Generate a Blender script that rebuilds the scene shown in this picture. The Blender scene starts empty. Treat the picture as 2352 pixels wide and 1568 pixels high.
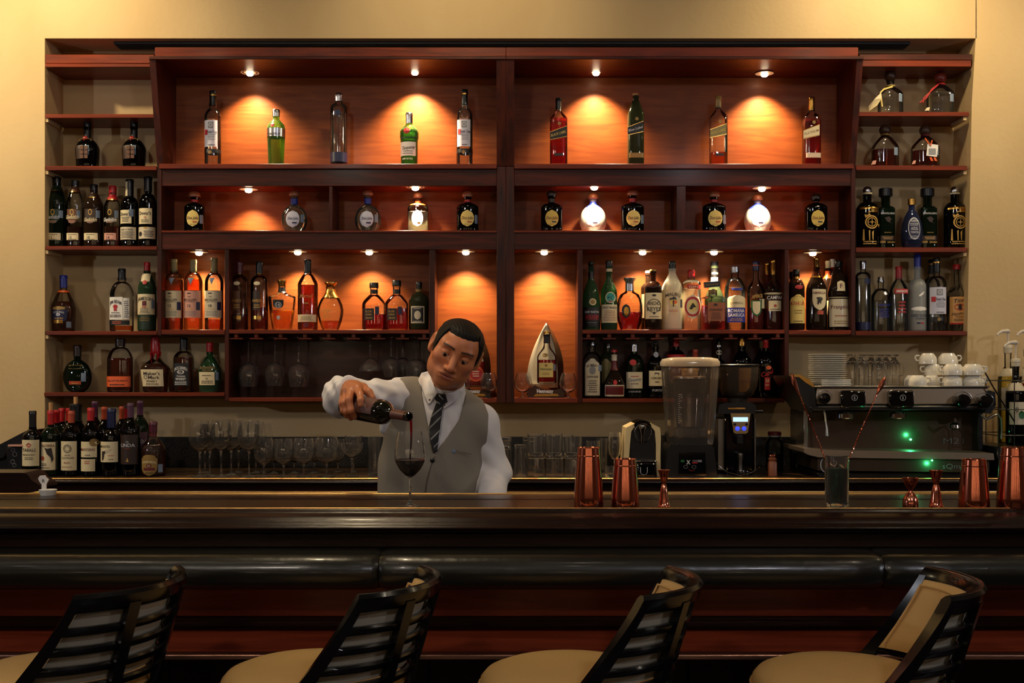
import bpy, math, random
import numpy as np
from mathutils import Vector, Matrix
random.seed(7)
SC = bpy.context.scene
COL = SC.collection
F = 2600.0; CX = 1176.0; HY = 860.0; HC = 1.5      # focal length, horizon row, camera height

# ---------------------------------------------------------------- camera
cam = bpy.data.objects.new('camera', bpy.data.cameras.new('camera'))
COL.objects.link(cam); SC.camera = cam
cam.location = (0, 0, HC); cam.rotation_euler = (math.pi/2, 0, 0)
cam.data.sensor_width = 36; cam.data.lens = 36*F/2352; cam.data.shift_y = 76/2352
cam.data.clip_start = 0.05
# ---------------------------------------------------------------- world, room lights, exposure
W = bpy.data.worlds.new('world'); SC.world = W; W.use_nodes = True
W.node_tree.nodes['Background'].inputs[0].default_value = (1.0, .86, .68, 1)
W.node_tree.nodes['Background'].inputs[1].default_value = 0.012
SC.view_settings.view_transform = 'Standard'; SC.view_settings.look = 'None'
SC.view_settings.exposure = 0.1; SC.view_settings.gamma = 1; SC.view_settings.use_curve_mapping = False
SC.cycles.transparent_max_bounces = 40
SC.cycles.max_bounces = 10; SC.cycles.transmission_bounces = 10; SC.cycles.glossy_bounces = 5; SC.cycles.diffuse_bounces = 3
SC.cycles.sample_clamp_indirect = 4; SC.cycles.caustics_reflective = False; SC.cycles.caustics_refractive = False
def lamp(name, kind, loc, energy, color, target=None, size=.1, angle=90, blend=.6):
    l = bpy.data.lights.new(name, kind); l.energy = energy; l.color = color
    if kind == 'AREA': l.shape = 'DISK'; l.size = size
    else: l.shadow_soft_size = size
    if kind == 'SPOT': l.spot_size = math.radians(angle); l.spot_blend = blend
    o = bpy.data.objects.new(name, l); COL.objects.link(o); o.location = loc
    if target is not None:
        o.rotation_euler = (Vector(target)-Vector(loc)).to_track_quat('-Z', 'Y').to_euler()
    return o
WARM = (1, .80, .48); HALO = (1, .80, .50); COOL = (.78, .86, 1.0)
lamp('wall_light', 'SPOT', (-3.2, 4.05, 3.4), 135, WARM, (-2.4, 4.95, 2.5), .05, 120, .9)
lamp('wall_light', 'SPOT', (3.1, 4.15, 3.4), 62, WARM, (2.2, 5.0, 2.5), .05, 120, .9)
lamp('wall_light', 'SPOT', (1.75, 4.35, 3.5), 50, WARM, (1.6, 5.0, 2.9), .05, 110, 1)
lamp('wall_light', 'SPOT', (-1.95, 4.35, 3.5), 34, WARM, (-1.9, 5.0, 2.9), .05, 110, 1)
lamp('wall_light', 'SPOT', (-.2, 4.1, 3.5), 26, WARM, (-.2, 5.0, 3.1), .05, 90, .9)
lamp('overhead_light', 'SPOT', (-1.9, 2.6, 3.5), 9, (1, .80, .55), (-1.3, 4.2, 1.2), .06, 110, .8)
lamp('overhead_light', 'SPOT', (1.9, 2.6, 3.5), 9, (1, .80, .55), (1.3, 4.2, 1.2), .06, 110, .8)
lamp('overhead_light', 'SPOT', (-.75, 3.5, 3.5), 75, (1, .78, .48), (-.40, 3.95, 1.2), .05, 62, .8)
lamp('flash_light', 'AREA', (-3.9, 2.3, 2.1), 10, (.90, .92, 1.0), (0, 4.9, 1.6), .07)
lamp('flash_light', 'AREA', (3.9, 2.3, 2.1), 10, (.90, .92, 1.0), (0, 4.9, 1.6), .07)
lamp('overhead_light', 'AREA', (-1.4, .2, 3.4), 15, (1, .86, .72), (-.2, 3.2, .8), .25)  # added fill aimed at the bar front and stools, no known fixture
lamp('overhead_light', 'AREA', (1.6, -.4, 3.4), 14, (.92, .9, 1), (.3, 3.2, .8), .25)  # second added fill for the bar front, from the other side

# ---------------------------------------------------------------- helpers
def pt(px, py, d): return Vector(((px-CX)*d/F, d, HC-(py-HY)*d/F))
def X(px, d): return (px-CX)*d/F
def Z(py, d): return HC-(py-HY)*d/F
def lin(c):
    return tuple(((v/255)/12.92 if v/255 <= .04045 else ((v/255+.055)/1.055)**2.4) for v in c)
PAL = dict(black=(14,14,16), blacko=(24,22,20), white=(232,228,222), cream=(222,205,165), paper=(205,192,165), kraft=(214,158,92),
    red=(176,28,30), darkred=(92,16,22), burg=(78,22,40), orange=(222,92,36), gold=(196,152,72), dgold=(140,110,52), silver=(190,190,195),
    blue=(34,48,150), navy=(20,26,66), green=(20,96,40), dgreen=(14,40,22), brown=(92,54,30), dbrown=(46,26,16), copper=(176,74,46),
    grey=(130,130,132), stamp=(108,124,146), yellow=(226,184,60), pink=(208,150,130), purple=(84,50,72), olive=(132,118,70), cork=(190,140,88),
    lavender=(196,196,214), teal=(40,150,140), wood=(150,84,50), ink=(40,30,28))
MATS = {}
def newmat(name):
    m = bpy.data.materials.new(name); m.use_nodes = True; nt = m.node_tree
    return m, nt, nt.nodes, nt.links
def mat(name, rgb, rough=.5, metal=0, spec=.5, coat=0, bump=0, bscale=60, emis=0, sheen=0, sss=0, trans=0):
    if name in MATS: return MATS[name]
    m, nt, N, L = newmat(name); p = N['Principled BSDF']
    p.inputs['Base Color'].default_value = (*rgb, 1); p.inputs['Roughness'].default_value = rough
    p.inputs['Metallic'].default_value = metal; p.inputs['Specular IOR Level'].default_value = spec
    p.inputs['Coat Weight'].default_value = coat; p.inputs['Coat Roughness'].default_value = .08
    if sss: p.inputs['Subsurface Weight'].default_value = sss; p.inputs['Subsurface Radius'].default_value = (.01, .004, .002)
    if sheen: p.inputs['Sheen Weight'].default_value = sheen
    if trans: p.inputs['Transmission Weight'].default_value = trans
    if emis: p.inputs['Emission Color'].default_value = (*rgb, 1); p.inputs['Emission Strength'].default_value = emis
    if bump:
        t = N.new('ShaderNodeTexCoord'); n = N.new('ShaderNodeTexNoise'); b = N.new('ShaderNodeBump')
        n.inputs['Scale'].default_value = bscale; n.inputs['Detail'].default_value = 3
        b.inputs['Strength'].default_value = bump; b.inputs['Distance'].default_value = .01
        L.new(t.outputs['Object'], n.inputs['Vector']); L.new(n.outputs['Fac'], b.inputs['Height']); L.new(b.outputs['Normal'], p.inputs['Normal'])
    MATS[name] = m; return m
def pm(c, rough=.45, **k):      # plain paint / paper / plastic from the palette
    rgb = PAL[c] if isinstance(c, str) else c
    return mat('plain_%s_%d' % (c if isinstance(c, str) else '%d_%d_%d' % c, rough*100), lin(rgb), rough, **k)
def woodmat(name, a, b, rough=.28, scale=(1.2, 14, 14), coat=.25, c2=None):
    m, nt, N, L = newmat(name); p = N['Principled BSDF']
    t = N.new('ShaderNodeTexCoord'); mp = N.new('ShaderNodeMapping'); mp.inputs['Scale'].default_value = scale
    n = N.new('ShaderNodeTexNoise'); n.inputs['Scale'].default_value = 2.2; n.inputs['Detail'].default_value = 6; n.inputs['Distortion'].default_value = 1.4
    r = N.new('ShaderNodeValToRGB'); r.color_ramp.elements[0].position = .3; r.color_ramp.elements[1].position = .72
    r.color_ramp.elements[0].color = (*a, 1); r.color_ramp.elements[1].color = (*b, 1)
    n2 = N.new('ShaderNodeTexNoise'); n2.inputs['Scale'].default_value = 90; n2.inputs['Detail'].default_value = 2
    bp = N.new('ShaderNodeBump'); bp.inputs['Strength'].default_value = .12; bp.inputs['Distance'].default_value = .004
    L.new(t.outputs['Object'], mp.inputs['Vector']); L.new(mp.outputs['Vector'], n.inputs['Vector']); L.new(mp.outputs['Vector'], n2.inputs['Vector'])
    L.new(n.outputs['Fac'], r.inputs['Fac']); L.new(r.outputs['Color'], p.inputs['Base Color'])
    L.new(n2.outputs['Fac'], bp.inputs['Height']); L.new(bp.outputs['Normal'], p.inputs['Normal'])
    p.inputs['Roughness'].default_value = rough; p.inputs['Coat Weight'].default_value = coat; p.inputs['Coat Roughness'].default_value = .15; p.inputs['Specular IOR Level'].default_value = .22
    return m
M_FRAME = woodmat('mahogany_frame', lin((38,14,8)), lin((84,31,15)), .42, coat=.04)
M_FRAMEV = woodmat('mahogany_upright', lin((38,14,8)), lin((78,29,14)), .42, (14, 14, 1.2), .04)
M_PANEL = woodmat('mahogany_panel', lin((112,54,22)), lin((136,72,30)), .40, (1.6, 10, 16), .03)
M_SHELF = woodmat('mahogany_shelf', lin((84,34,20)), lin((128,50,24)), .36, coat=.05)
M_SHADEPANEL = woodmat('rack_panel', lin((52,22,14)), lin((70,30,18)), .4)  # same wood as the lit panels, shade of the unlit rack in its colour
M_BAR = woodmat('bar_wood', lin((22,12,10)), lin((40,20,15)), .24, (.8, 12, 12), .12)
M_BARRED = woodmat('bar_red_wood', lin((104,40,24)), lin((140,58,32)), .35, (.8, 12, 12), .2)
def plaster():
    m, nt, N, L = newmat('cream_plaster'); p = N['Principled BSDF']
    t = N.new('ShaderNodeTexCoord'); n = N.new('ShaderNodeTexNoise'); n.inputs['Scale'].default_value = 1.6; n.inputs['Detail'].default_value = 5
    mp = N.new('ShaderNodeMapping'); mp.inputs['Scale'].default_value = (1.5, 1, .7)
    r = N.new('ShaderNodeValToRGB'); r.color_ramp.elements[0].position = .25; r.color_ramp.elements[1].position = .75
    r.color_ramp.elements[0].color = (*lin((190,160,112)), 1); r.color_ramp.elements[1].color = (*lin((208,180,134)), 1)
    n2 = N.new('ShaderNodeTexNoise'); n2.inputs['Scale'].default_value = 45; n2.inputs['Detail'].default_value = 4
    b = N.new('ShaderNodeBump'); b.inputs['Strength'].default_value = .18; b.inputs['Distance'].default_value = .006
    L.new(t.outputs['Object'], mp.inputs[0]); L.new(mp.outputs[0], n.inputs['Vector']); L.new(t.outputs['Object'], n2.inputs['Vector'])
    L.new(n.outputs['Fac'], r.inputs['Fac']); L.new(r.outputs['Color'], p.inputs['Base Color'])
    L.new(n2.outputs['Fac'], b.inputs['Height']); L.new(b.outputs['Normal'], p.inputs['Normal'])
    p.inputs['Roughness'].default_value = .75
    return m
M_WALL = plaster()
def granite():
    m, nt, N, L = newmat('speckled_granite'); p = N['Principled BSDF']
    t = N.new('ShaderNodeTexCoord'); v = N.new('ShaderNodeTexVoronoi'); v.inputs['Scale'].default_value = 520
    n = N.new('ShaderNodeTexNoise'); n.inputs['Scale'].default_value = 240; n.inputs['Detail'].default_value = 3
    r = N.new('ShaderNodeValToRGB'); r.color_ramp.elements[0].position = .66; r.color_ramp.elements[1].position = .86
    r.color_ramp.elements[0].color = (*lin((20,12,9)), 1); r.color_ramp.elements[1].color = (*lin((150,110,66)), 1)
    mx = N.new('ShaderNodeMath'); mx.operation = 'MULTIPLY_ADD'; mx.inputs[1].default_value = .35
    L.new(t.outputs['Object'], v.inputs['Vector']); L.new(t.outputs['Object'], n.inputs['Vector'])
    L.new(v.outputs['Color'], mx.inputs[0]); L.new(n.outputs['Fac'], mx.inputs[2]); mx.inputs[1].default_value = .25
    L.new(mx.outputs[0], r.inputs['Fac']); L.new(r.outputs['Color'], p.inputs['Base Color']); p.inputs['Roughness'].default_value = .3; p.inputs['Specular IOR Level'].default_value = .2
    return m
M_GRANITE = granite()
def thinglass(name, tint, edge=.35, rough=.03, milk=0):
    """thin tinted glass: tinted see-through sheet, more absorbing at grazing angles, with Fresnel reflection"""
    if name in MATS: return MATS[name]
    m, nt, N, L = newmat(name); N.remove(N['Principled BSDF']); out = N['Material Output']
    tr = N.new('ShaderNodeBsdfTransparent'); gl = N.new('ShaderNodeBsdfGlossy'); gl.inputs['Roughness'].default_value = rough
    lw = N.new('ShaderNodeLayerWeight'); lw.inputs['Blend'].default_value = .35
    pw = N.new('ShaderNodeMath'); pw.operation = 'POWER'; pw.inputs[1].default_value = 1.8
    mc = N.new('ShaderNodeMix'); mc.data_type = 'RGBA'
    mc.inputs[6].default_value = (*tint, 1); mc.inputs[7].default_value = (*[v*edge for v in tint], 1)
    fr = N.new('ShaderNodeFresnel'); fr.inputs['IOR'].default_value = 1.5
    mx = N.new('ShaderNodeMixShader')
    L.new(lw.outputs['Facing'], pw.inputs[0]); L.new(pw.outputs[0], mc.inputs[0]); L.new(mc.outputs[2], tr.inputs['Color'])
    L.new(fr.outputs[0], mx.inputs[0]); L.new(tr.outputs[0], mx.inputs[1]); L.new(gl.outputs[0], mx.inputs[2])
    last = mx
    if milk:
        df = N.new('ShaderNodeBsdfTranslucent'); d2 = N.new('ShaderNodeBsdfDiffuse'); a = N.new('ShaderNodeMixShader'); a.inputs[0].default_value = .5
        mk = tuple(min(1, v**.5) for v in tint)
        df.inputs['Color'].default_value = (*mk, 1); d2.inputs['Color'].default_value = (*mk, 1)
        L.new(df.outputs[0], a.inputs[1]); L.new(d2.outputs[0], a.inputs[2])
        b = N.new('ShaderNodeMixShader'); b.inputs[0].default_value = milk
        L.new(mx.outputs[0], b.inputs[1]); L.new(a.outputs[0], b.inputs[2]); last = b
    L.new(last.outputs[0], out.inputs['Surface']); MATS[name] = m; return m
GLASS = dict(clear=((.94,.955,.95), .6, 0), green=((.10,.42,.12), .25, .10), dgreen=((.02,.10,.03), .3, .04), bgreen=((.42,.80,.20), .4, .07), black=((.012,.012,.012), .5, .02),
    brown=((.16,.05,.02), .3, .06), amber=((.85,.42,.12), .35, .1), aqua=((.75,.93,.86), .4, .03), frost=((.75,.78,.74), .6, .45), blue=((.05,.09,.5), .3, .1),
    olive=((.06,.08,.02), .4, .16), red=((.55,.05,.03), .3, .1), milk=((.92,.86,.62), .7, .7))
LIQ = dict(amber=((.92,.36,.06), .5, .16), damber=((.52,.12,.03), .4, .12), red=((.62,.05,.03), .4, .14), dark=((.06,.015,.01), .5, .04), clear=((.93,.94,.92), .6, .03),
    gold=((.92,.82,.30), .6, .10), green=((.32,.82,.16), .5, .16), wine=((.10,.004,.008), .5, .05), cola=((.10,.03,.015), .4, .05), teal=((.10,.55,.42), .6, .12), pale=((.95,.9,.7), .7, .35))
def gm(k): t, e, mk = GLASS[k]; return thinglass('bottle_glass_'+k, t, e, .03 if k != 'frost' else .35, mk)
def lm(k): t, e, mk = LIQ[k]; return thinglass('liquid_'+k, t, e, .05, mk)
def realglass(name='crystal', col=(1, 1, 1), ior=1.55):
    if name in MATS: return MATS[name]
    m, nt, N, L = newmat(name); N.remove(N['Principled BSDF']); g = N.new('ShaderNodeBsdfGlass')
    g.inputs['Color'].default_value = (*col, 1); g.inputs['IOR'].default_value = ior; g.inputs['Roughness'].default_value = .0
    df = N.new('ShaderNodeBsdfDiffuse'); df.inputs['Color'].default_value = (.9,.9,.9,1); mx = N.new('ShaderNodeMixShader'); mx.inputs[0].default_value = .016; L.new(g.outputs[0], mx.inputs[1]); L.new(df.outputs[0], mx.inputs[2]); L.new(mx.outputs[0], N['Material Output'].inputs['Surface']); MATS[name] = m; return m
M_CRYSTAL = realglass()
M_STEEL = mat('brushed_steel', lin((150,146,140)), .28, 1)
M_CHROME = mat('chrome', lin((205,205,208)), .08, 1)
M_COPPER = mat('polished_copper', lin((216,128,102)), .16, 1)
M_BLACKP = mat('black_plastic', lin((16,16,18)), .3)
M_BLACKG = mat('black_gloss', lin((8,8,10)), .12, coat=.5)
M_CHINA = mat('white_china', lin((226,220,206)), .18, coat=.3)
M_LAC = mat('black_lacquer', lin((8,8,11)), .2, spec=.4, coat=.15)
M_TAN = mat('tan_leather', lin((216,176,112)), .42, bump=.12, bscale=180)
M_GREYV = mat('grey_vinyl', lin((182,174,156)), .5)
M_PADL = mat('black_armrest_leather', lin((26,26,22)), .30, bump=.25, bscale=14, coat=.15)
M_GOLDM = mat('gold_metal', lin((210,160,80)), .25, 1)
M_SILVM = mat('silver_metal', lin((200,200,205)), .25, 1)

class MB:
    def __init__(s): s.v = []; s.f = []
    def add(s, vs, fs):
        o = len(s.v); s.v += [tuple(v) for v in vs]; s.f += [tuple(i+o for i in f) for f in fs]; return s
    def box(s, x0, x1, y0, y1, z0, z1, b=0):
        if x0 > x1: x0, x1 = x1, x0
        if y0 > y1: y0, y1 = y1, y0
        if z0 > z1: z0, z1 = z1, z0
        b = min(b, .45*min(x1-x0, y1-y0, z1-z0))
        if b <= 0:
            vs = [(x, y, z) for x in (x0, x1) for y in (y0, y1) for z in (z0, z1)]
            return s.add(vs, [(0,1,3,2),(4,6,7,5),(0,4,5,1),(2,3,7,6),(0,2,6,4),(1,5,7,3)])
        vs = []; idx = {}
        for i, x in enumerate((x0, x1)):
            for j, y in enumerate((y0, y1)):
                for k, z in enumerate((z0, z1)):
                    sx, sy, sz = (b if i == 0 else -b), (b if j == 0 else -b), (b if k == 0 else -b)
                    idx[i,j,k,0] = len(vs); vs.append((x, y+sy, z+sz))
                    idx[i,j,k,1] = len(vs); vs.append((x+sx, y, z+sz))
                    idx[i,j,k,2] = len(vs); vs.append((x+sx, y+sy, z))
        fs = []
        for i in (0, 1): q = [idx[i,a,c,0] for a, c in ((0,0),(1,0),(1,1),(0,1))]; fs.append(q if i else q[::-1])
        for j in (0, 1): q = [idx[a,j,c,1] for a, c in ((0,0),(1,0),(1,1),(0,1))]; fs.append(q[::-1] if j else q)
        for k in (0, 1): q = [idx[a,c,k,2] for a, c in ((0,0),(1,0),(1,1),(0,1))]; fs.append(q if k else q[::-1])
        for i in (0, 1):
            for j in (0, 1): q = [idx[i,j,0,0], idx[i,j,0,1], idx[i,j,1,1], idx[i,j,1,0]]; fs.append(q)
            for k in (0, 1): q = [idx[i,0,k,0], idx[i,0,k,2], idx[i,1,k,2], idx[i,1,k,0]]; fs.append(q)
        for j in (0, 1):
            for k in (0, 1): q = [idx[0,j,k,1], idx[0,j,k,2], idx[1,j,k,2], idx[1,j,k,1]]; fs.append(q)
        for i in (0, 1):
            for j in (0, 1):
                for k in (0, 1): fs.append([idx[i,j,k,0], idx[i,j,k,1], idx[i,j,k,2]])
        s.add(vs, fs); s.fix = True; return s
    def pbox(s, x0, x1, y0, y1, d0, d1, b=0):   # front face at distance d0 covers the pixel rectangle
        return s.box(X(x0, d0), X(x1, d0), d0, d1, Z(y1, d0), Z(y0, d0), b)
    def lathe(s, prof, c=(0,0,0), n=24, dep=1, ex=2, close=True, twist=0):
        """prof: list of (r, z). super-elliptic section of exponent ex and depth ratio dep"""
        R = max(p[0] for p in prof); rings = []; vs = []
        for r, z in prof:
            k = 0 if R == 0 else min(1, max(0, (r/R-.5)/.35)); e = 2+(ex-2)*k; dp = 1+(dep-1)*k
            ring = []
            for i in range(n):
                a = 2*math.pi*(i+.5)/n+twist; ca, sa = math.cos(a), math.sin(a)
                ring.append(len(vs))
                vs.append((c[0]+r*math.copysign(abs(ca)**(2/e), ca), c[1]+r*dp*math.copysign(abs(sa)**(2/e), sa), c[2]+z))
            rings.append(ring)
        fs = []
        for a, b in zip(rings, rings[1:]):
            for i in range(n): j = (i+1) % n; fs.append((a[i], a[j], b[j], b[i]))
        if close:
            fs.append(rings[0][::-1]); fs.append(rings[-1])
        return s.add(vs, fs)
    def tube(s, pts, r, n=8, closed=False, caps=True):
        pts = [Vector(p) for p in pts]; m = len(pts); rs = r if isinstance(r, (list, tuple)) else [r]*m
        vs = []; up = None
        for i, p in enumerate(pts):
            if closed: t = pts[(i+1) % m]-pts[i-1]
            else: t = pts[min(i+1, m-1)]-pts[max(i-1, 0)]
            t.normalize()
            if up is None: up = t.orthogonal().normalized()
            up = (up-t*up.dot(t)); up = up.normalized() if up.length > 1e-6 else t.orthogonal().normalized()
            q = t.cross(up)
            for k in range(n):
                a = 2*math.pi*k/n; vs.append(p+(up*math.cos(a)+q*math.sin(a))*rs[i])
        fs = []
        for i in range(m if closed else m-1):
            a, b = i*n, ((i+1) % m)*n
            for k in range(n): j = (k+1) % n; fs.append((a+k, a+j, b+j, b+k))
        if caps and not closed: fs.append(tuple(range(n))[::-1]); fs.append(tuple(range((m-1)*n, m*n)))
        return s.add(vs, fs)
    def prism(s, poly, y0, y1):      # polygon in (x,z), extruded along y
        n = len(poly); vs = [(x, y0, z) for x, z in poly]+[(x, y1, z) for x, z in poly]
        fs = [tuple(range(n)), tuple(range(2*n-1, n-1, -1))]+[(i, i+n, (i+1) % n+n, (i+1) % n) for i in range(n)]
        return s.add(vs, fs)
    def extx(s, poly, x0, x1):       # polygon in (y,z), extruded along x
        n = len(poly); vs = [(x0, y, z) for y, z in poly]+[(x1, y, z) for y, z in poly]
        fs = [tuple(range(n)), tuple(range(2*n-1, n-1, -1))]+[(i, i+n, (i+1) % n+n, (i+1) % n) for i in range(n)]
        return s.add(vs, fs)
    def ball(s, c, r, n=14, m=9, sc=(1,1,1)):
        vs = []; fs = []
        for j in range(1, m):
            a = math.pi*j/m
            for i in range(n):
                b = 2*math.pi*i/n
                vs.append((c[0]+r*sc[0]*math.sin(a)*math.cos(b), c[1]+r*sc[1]*math.sin(a)*math.sin(b), c[2]+r*sc[2]*math.cos(a)))
        for j in range(m-2):
            for i in range(n): k = (i+1) % n; fs.append((j*n+i, (j+1)*n+i, (j+1)*n+k, j*n+k))
        t = len(vs); vs += [(c[0], c[1], c[2]+r*sc[2]), (c[0], c[1], c[2]-r*sc[2])]
        for i in range(n): k = (i+1) % n; fs.append((t, i, k)); fs.append((t+1, (m-2)*n+k, (m-2)*n+i))
        return s.add(vs, fs)
    def xform(s, M, start=0):
        for i in range(start, len(s.v)): s.v[i] = tuple(M @ Vector(s.v[i]))
        return s
    def mesh(s, name, m, smooth=True, ang=38, fixn=True):
        me = bpy.data.meshes.new(name); me.from_pydata(s.v, [], s.f)
        if fixn:
            import bmesh
            bm = bmesh.new(); bm.from_mesh(me); bmesh.ops.recalc_face_normals(bm, faces=bm.faces); bm.to_mesh(me); bm.free()
        if smooth: me.shade_smooth(); me.set_sharp_from_angle(angle=math.radians(ang))
        if m is not None: me.materials.append(m)
        return me
    def obj(s, name, m, parent=None, smooth=True, ang=38, fixn=True):
        o = bpy.data.objects.new(name, s.mesh(name, m, smooth, ang, fixn)); COL.objects.link(o)
        if parent is not None:
            o.parent = parent; o.matrix_parent_inverse = world(parent).inverted()
        return o
def world(o):
    M = Matrix.LocRotScale(o.location, o.rotation_euler, o.scale)
    if o.parent: return world(o.parent) @ o.matrix_parent_inverse @ M
    return M
def tag(o, label=None, cat=None, group=None, kind=None):
    if label: o['label'] = label
    if cat: o['category'] = cat
    if group: o['group'] = group
    if kind: o['kind'] = kind
    return o
def thing(name, label, cat, loc, group=None):
    o = bpy.data.objects.new(name, None); COL.objects.link(o); o.location = loc; o.empty_display_size = .02
    return tag(o, label, cat, group)
def struct(name, mb, m, parent=None, **k):
    o = mb.obj(name, m, parent, **k)
    if parent is None: o['kind'] = 'structure'
    return o
def copy_tree(o, parent=None):
    c = o.copy(); COL.objects.link(c)
    if parent is not None: c.parent = parent
    for ch in list(o.children): copy_tree(ch, c)
    return c
TXT = {}
def text_mesh(s, bold=0):
    """flat outline letters: list of verts normalised to cap height 1, starting at x=0, plus width"""
    k = (s, bold)
    if k in TXT: return TXT[k]
    c = bpy.data.curves.new('txt', 'FONT'); c.body = s; c.size = 1; c.resolution_u = 2; c.offset = bold; c.fill_mode = 'FRONT'
    o = bpy.data.objects.new('txt', c); COL.objects.link(o)
    bpy.context.view_layer.update()
    dg = bpy.context.evaluated_depsgraph_get(); me = bpy.data.meshes.new_from_object(o.evaluated_get(dg))
    vs = [(v.co.x, v.co.y) for v in me.vertices]; fs = [tuple(p.vertices) for p in me.polygons]
    bpy.data.objects.remove(o); bpy.data.curves.remove(c); bpy.data.meshes.remove(me)
    x0 = min(v[0] for v in vs); x1 = max(v[0] for v in vs); h = .72
    TXT[k] = ([((v[0]-x0)/h, v[1]/h) for v in vs], fs, (x1-x0)/h); return TXT[k]
def text_plane(s, px, py, hpx, d, wpx=None, bold=.01):
    """letters in a vertical plane at distance d, centred on pixel (px,py)"""
    vs, fs, w = text_mesh(s, bold); k = hpx*d/F; kx = k if wpx is None else wpx*d/F/w
    x0 = X(px, d)-w*kx/2; z0 = Z(py, d)-k/2
    return MB().add([(x0+v[0]*kx, d, z0+v[1]*k) for v in vs], fs)

# ================================================================ the room shell
DF, DB = 5.0, 5.205
XL, XR = X(103, DF), X(2222, DF); ZT = Z(88, DF)
w = MB(); w.box(-4.5, XL, DF, 5.5, 0, 3.6); w.box(XL, XR+.04, DF, 5.5, ZT, 3.6); w.box(XL, XR+.04, DB, 5.5, 0, ZT)
w.prism([(X(2222,DF), 0), (X(2222,DF), Z(760,DF)), (X(2232,DF), Z(240,DF)), (X(2241,DF), ZT), (X(2241,DF), 3.6), (4.5, 3.6), (4.5, 0)], DF, 5.5)
struct('wall_back', w, M_WALL, smooth=False)
struct('wall_left', MB().box(-4.6, -4.5, -3.5, 5.5, 0, 3.6), mat('brown_wall_side', lin((120,94,64)), .7), smooth=False)
struct('wall_right', MB().box(4.5, 4.6, -3.5, 5.5, 0, 3.6), MATS['brown_wall_side'], smooth=False)
struct('wall_rear', MB().box(-4.6, 4.6, -3.6, -3.5, 0, 3.6), mat('brown_wall', lin((104,78,54)), .7), smooth=False)
M_GLOW = mat('added_glow', (1, .78, .5), .5, emis=6)
for k, x in enumerate((-3.6, -2.2, -.9, .5, 1.9, 3.3)):  # unseen glowing cylinders, added for streaks on copper and sparkle in glass
    t = thing('glint_cylinder', 'tall glowing cylinder added on the rear wall for reflections', 'reflection source', (x, -3.42, 1.9), 'added glowing cylinders behind the camera')
    MB().lathe([(.07, -.35), (.07, .35)], (x, -3.40, 1.9), 16).obj('glow_tube', M_GLOW, t); MB().box(x-.03, x+.03, -3.4995, -3.45, 1.8, 2.0, .004).obj('bracket', M_GOLDM, t)
M_DISC = mat('glint_disc_glow', (1, .86, .66), .5, emis=140)
for k, (x, y) in enumerate([(x+.35*(y > 0), y) for y in (-2.2, -.6, 1.0, 2.3) for x in (-3.1, -1.55, 0, 1.55, 3.1)]):  # unseen emissive discs, added so glassware has bright points to reflect
    t = thing('glint_disc', 'small glowing disc added in the room ceiling for glints', 'ceiling lamp', (x, y, 3.6), 'added glowing discs overhead')
    MB().lathe([(.001, 0), (.026, 0), (.026, .006), (.001, .006)], (x, y, 3.588), 16).obj('lens', M_DISC, t); MB().lathe([(.028, 0), (.05, 0), (.053, .008), (.028, .008)], (x, y, 3.5915), 20, close=False).obj('rim', M_CHROME, t)
struct('ceiling', MB().box(-4.6, 4.6, -3.6, 5.5, 3.6, 3.7), mat('ceiling_paint', lin((120,106,84)), .8), smooth=False)
struct('floor', MB().box(-4.6, 4.6, -3.6, 5.5, -.1, 0), mat('floor_tile', lin((60,46,36)), .35), smooth=False)
# ceiling air slot in the recess
v = thing('air_vent', 'long black slotted air vent in the ceiling of the wall recess', 'vent', (0, 5.1, ZT))
vx0, vx1 = X(262, 5.05), X(2090, 5.05)
MB().box(vx0, vx1, 5.045, 5.05, ZT-.012, ZT).obj('frame', pm('blacko', .5), v)
MB().box(vx0, vx1, 5.13, 5.135, ZT-.012, ZT).obj('frame', pm('blacko', .5), v)
for k in range(3):
    MB().box(vx0, vx1, 5.062+.022*k, 5.068+.022*k, ZT-.014, ZT).obj('slat', pm('black', .4), v)

# ================================================================ back bar cabinets
DT = 4.89        # the top tier leans out to here
def shelfboard(mb, x0, x1, y0, y1, d0=DF-.006, d1=DB, b=.002): mb.pbox(x0, x1, y0, y1, d0, d1, b); return mb
def lamp_puck(c, px, py, d, n_w):
    zc = Z(py, d)
    t = thing('puck_light', c, 'spotlight', (X(px, d), d, zc), 'small round lights under the cabinet boards')
    zt = zc+.006
    MB().lathe([(.001, .006), (.018, .006), (.034, .003), (.041, -.001), (.041, -.0025), (.030, -.001), (.016, -.005), (.001, -.005)], (X(px,d), d, zt), 24).obj('rim', mat('warm_white_trim', lin((214,190,160)), .3), t)
    MB().lathe([(.001, 0), (.015, 0), (.0155, -.004), (.011, -.009), (.001, -.011)], (X(px,d), d, zt-.0065), 20).obj('lens', LENS, t)
    MB().lathe([(.012, 0), (.012, .02)], (X(px,d), d, zt+.005), 12).obj('stem', M_CHROME, t)
    l = bpy.data.lights.new('lamp', 'SPOT'); l.energy = n_w; l.color = (1, .74, .44); l.spot_size = math.radians(108); l.spot_blend = 1; l.shadow_soft_size = .012
    o = bpy.data.objects.new('bulb_light', l); COL.objects.link(o); o.location = (X(px,d), d, zt-.024)
    o.rotation_euler = (Vector((0, .10, -1))).to_track_quat('-Z', 'Y').to_euler()
    o.parent = t; o.matrix_parent_inverse = world(t).inverted()
LENS = mat('lamp_lens', (1, .82, .55), .4, emis=18)
def rackrail(parent, px):
    m = MB(); m.box(X(px-4,DF), X(px+4,DF), DF+.01, DB-.01, Z(775,DF), Z(766,DF)); m.box(X(px-15,DF), X(px+15,DF), DF+.01, DB-.01, Z(779,DF), Z(775.5,DF), .001)
    m.obj('glass_rail', M_SHELF, parent)
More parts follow.
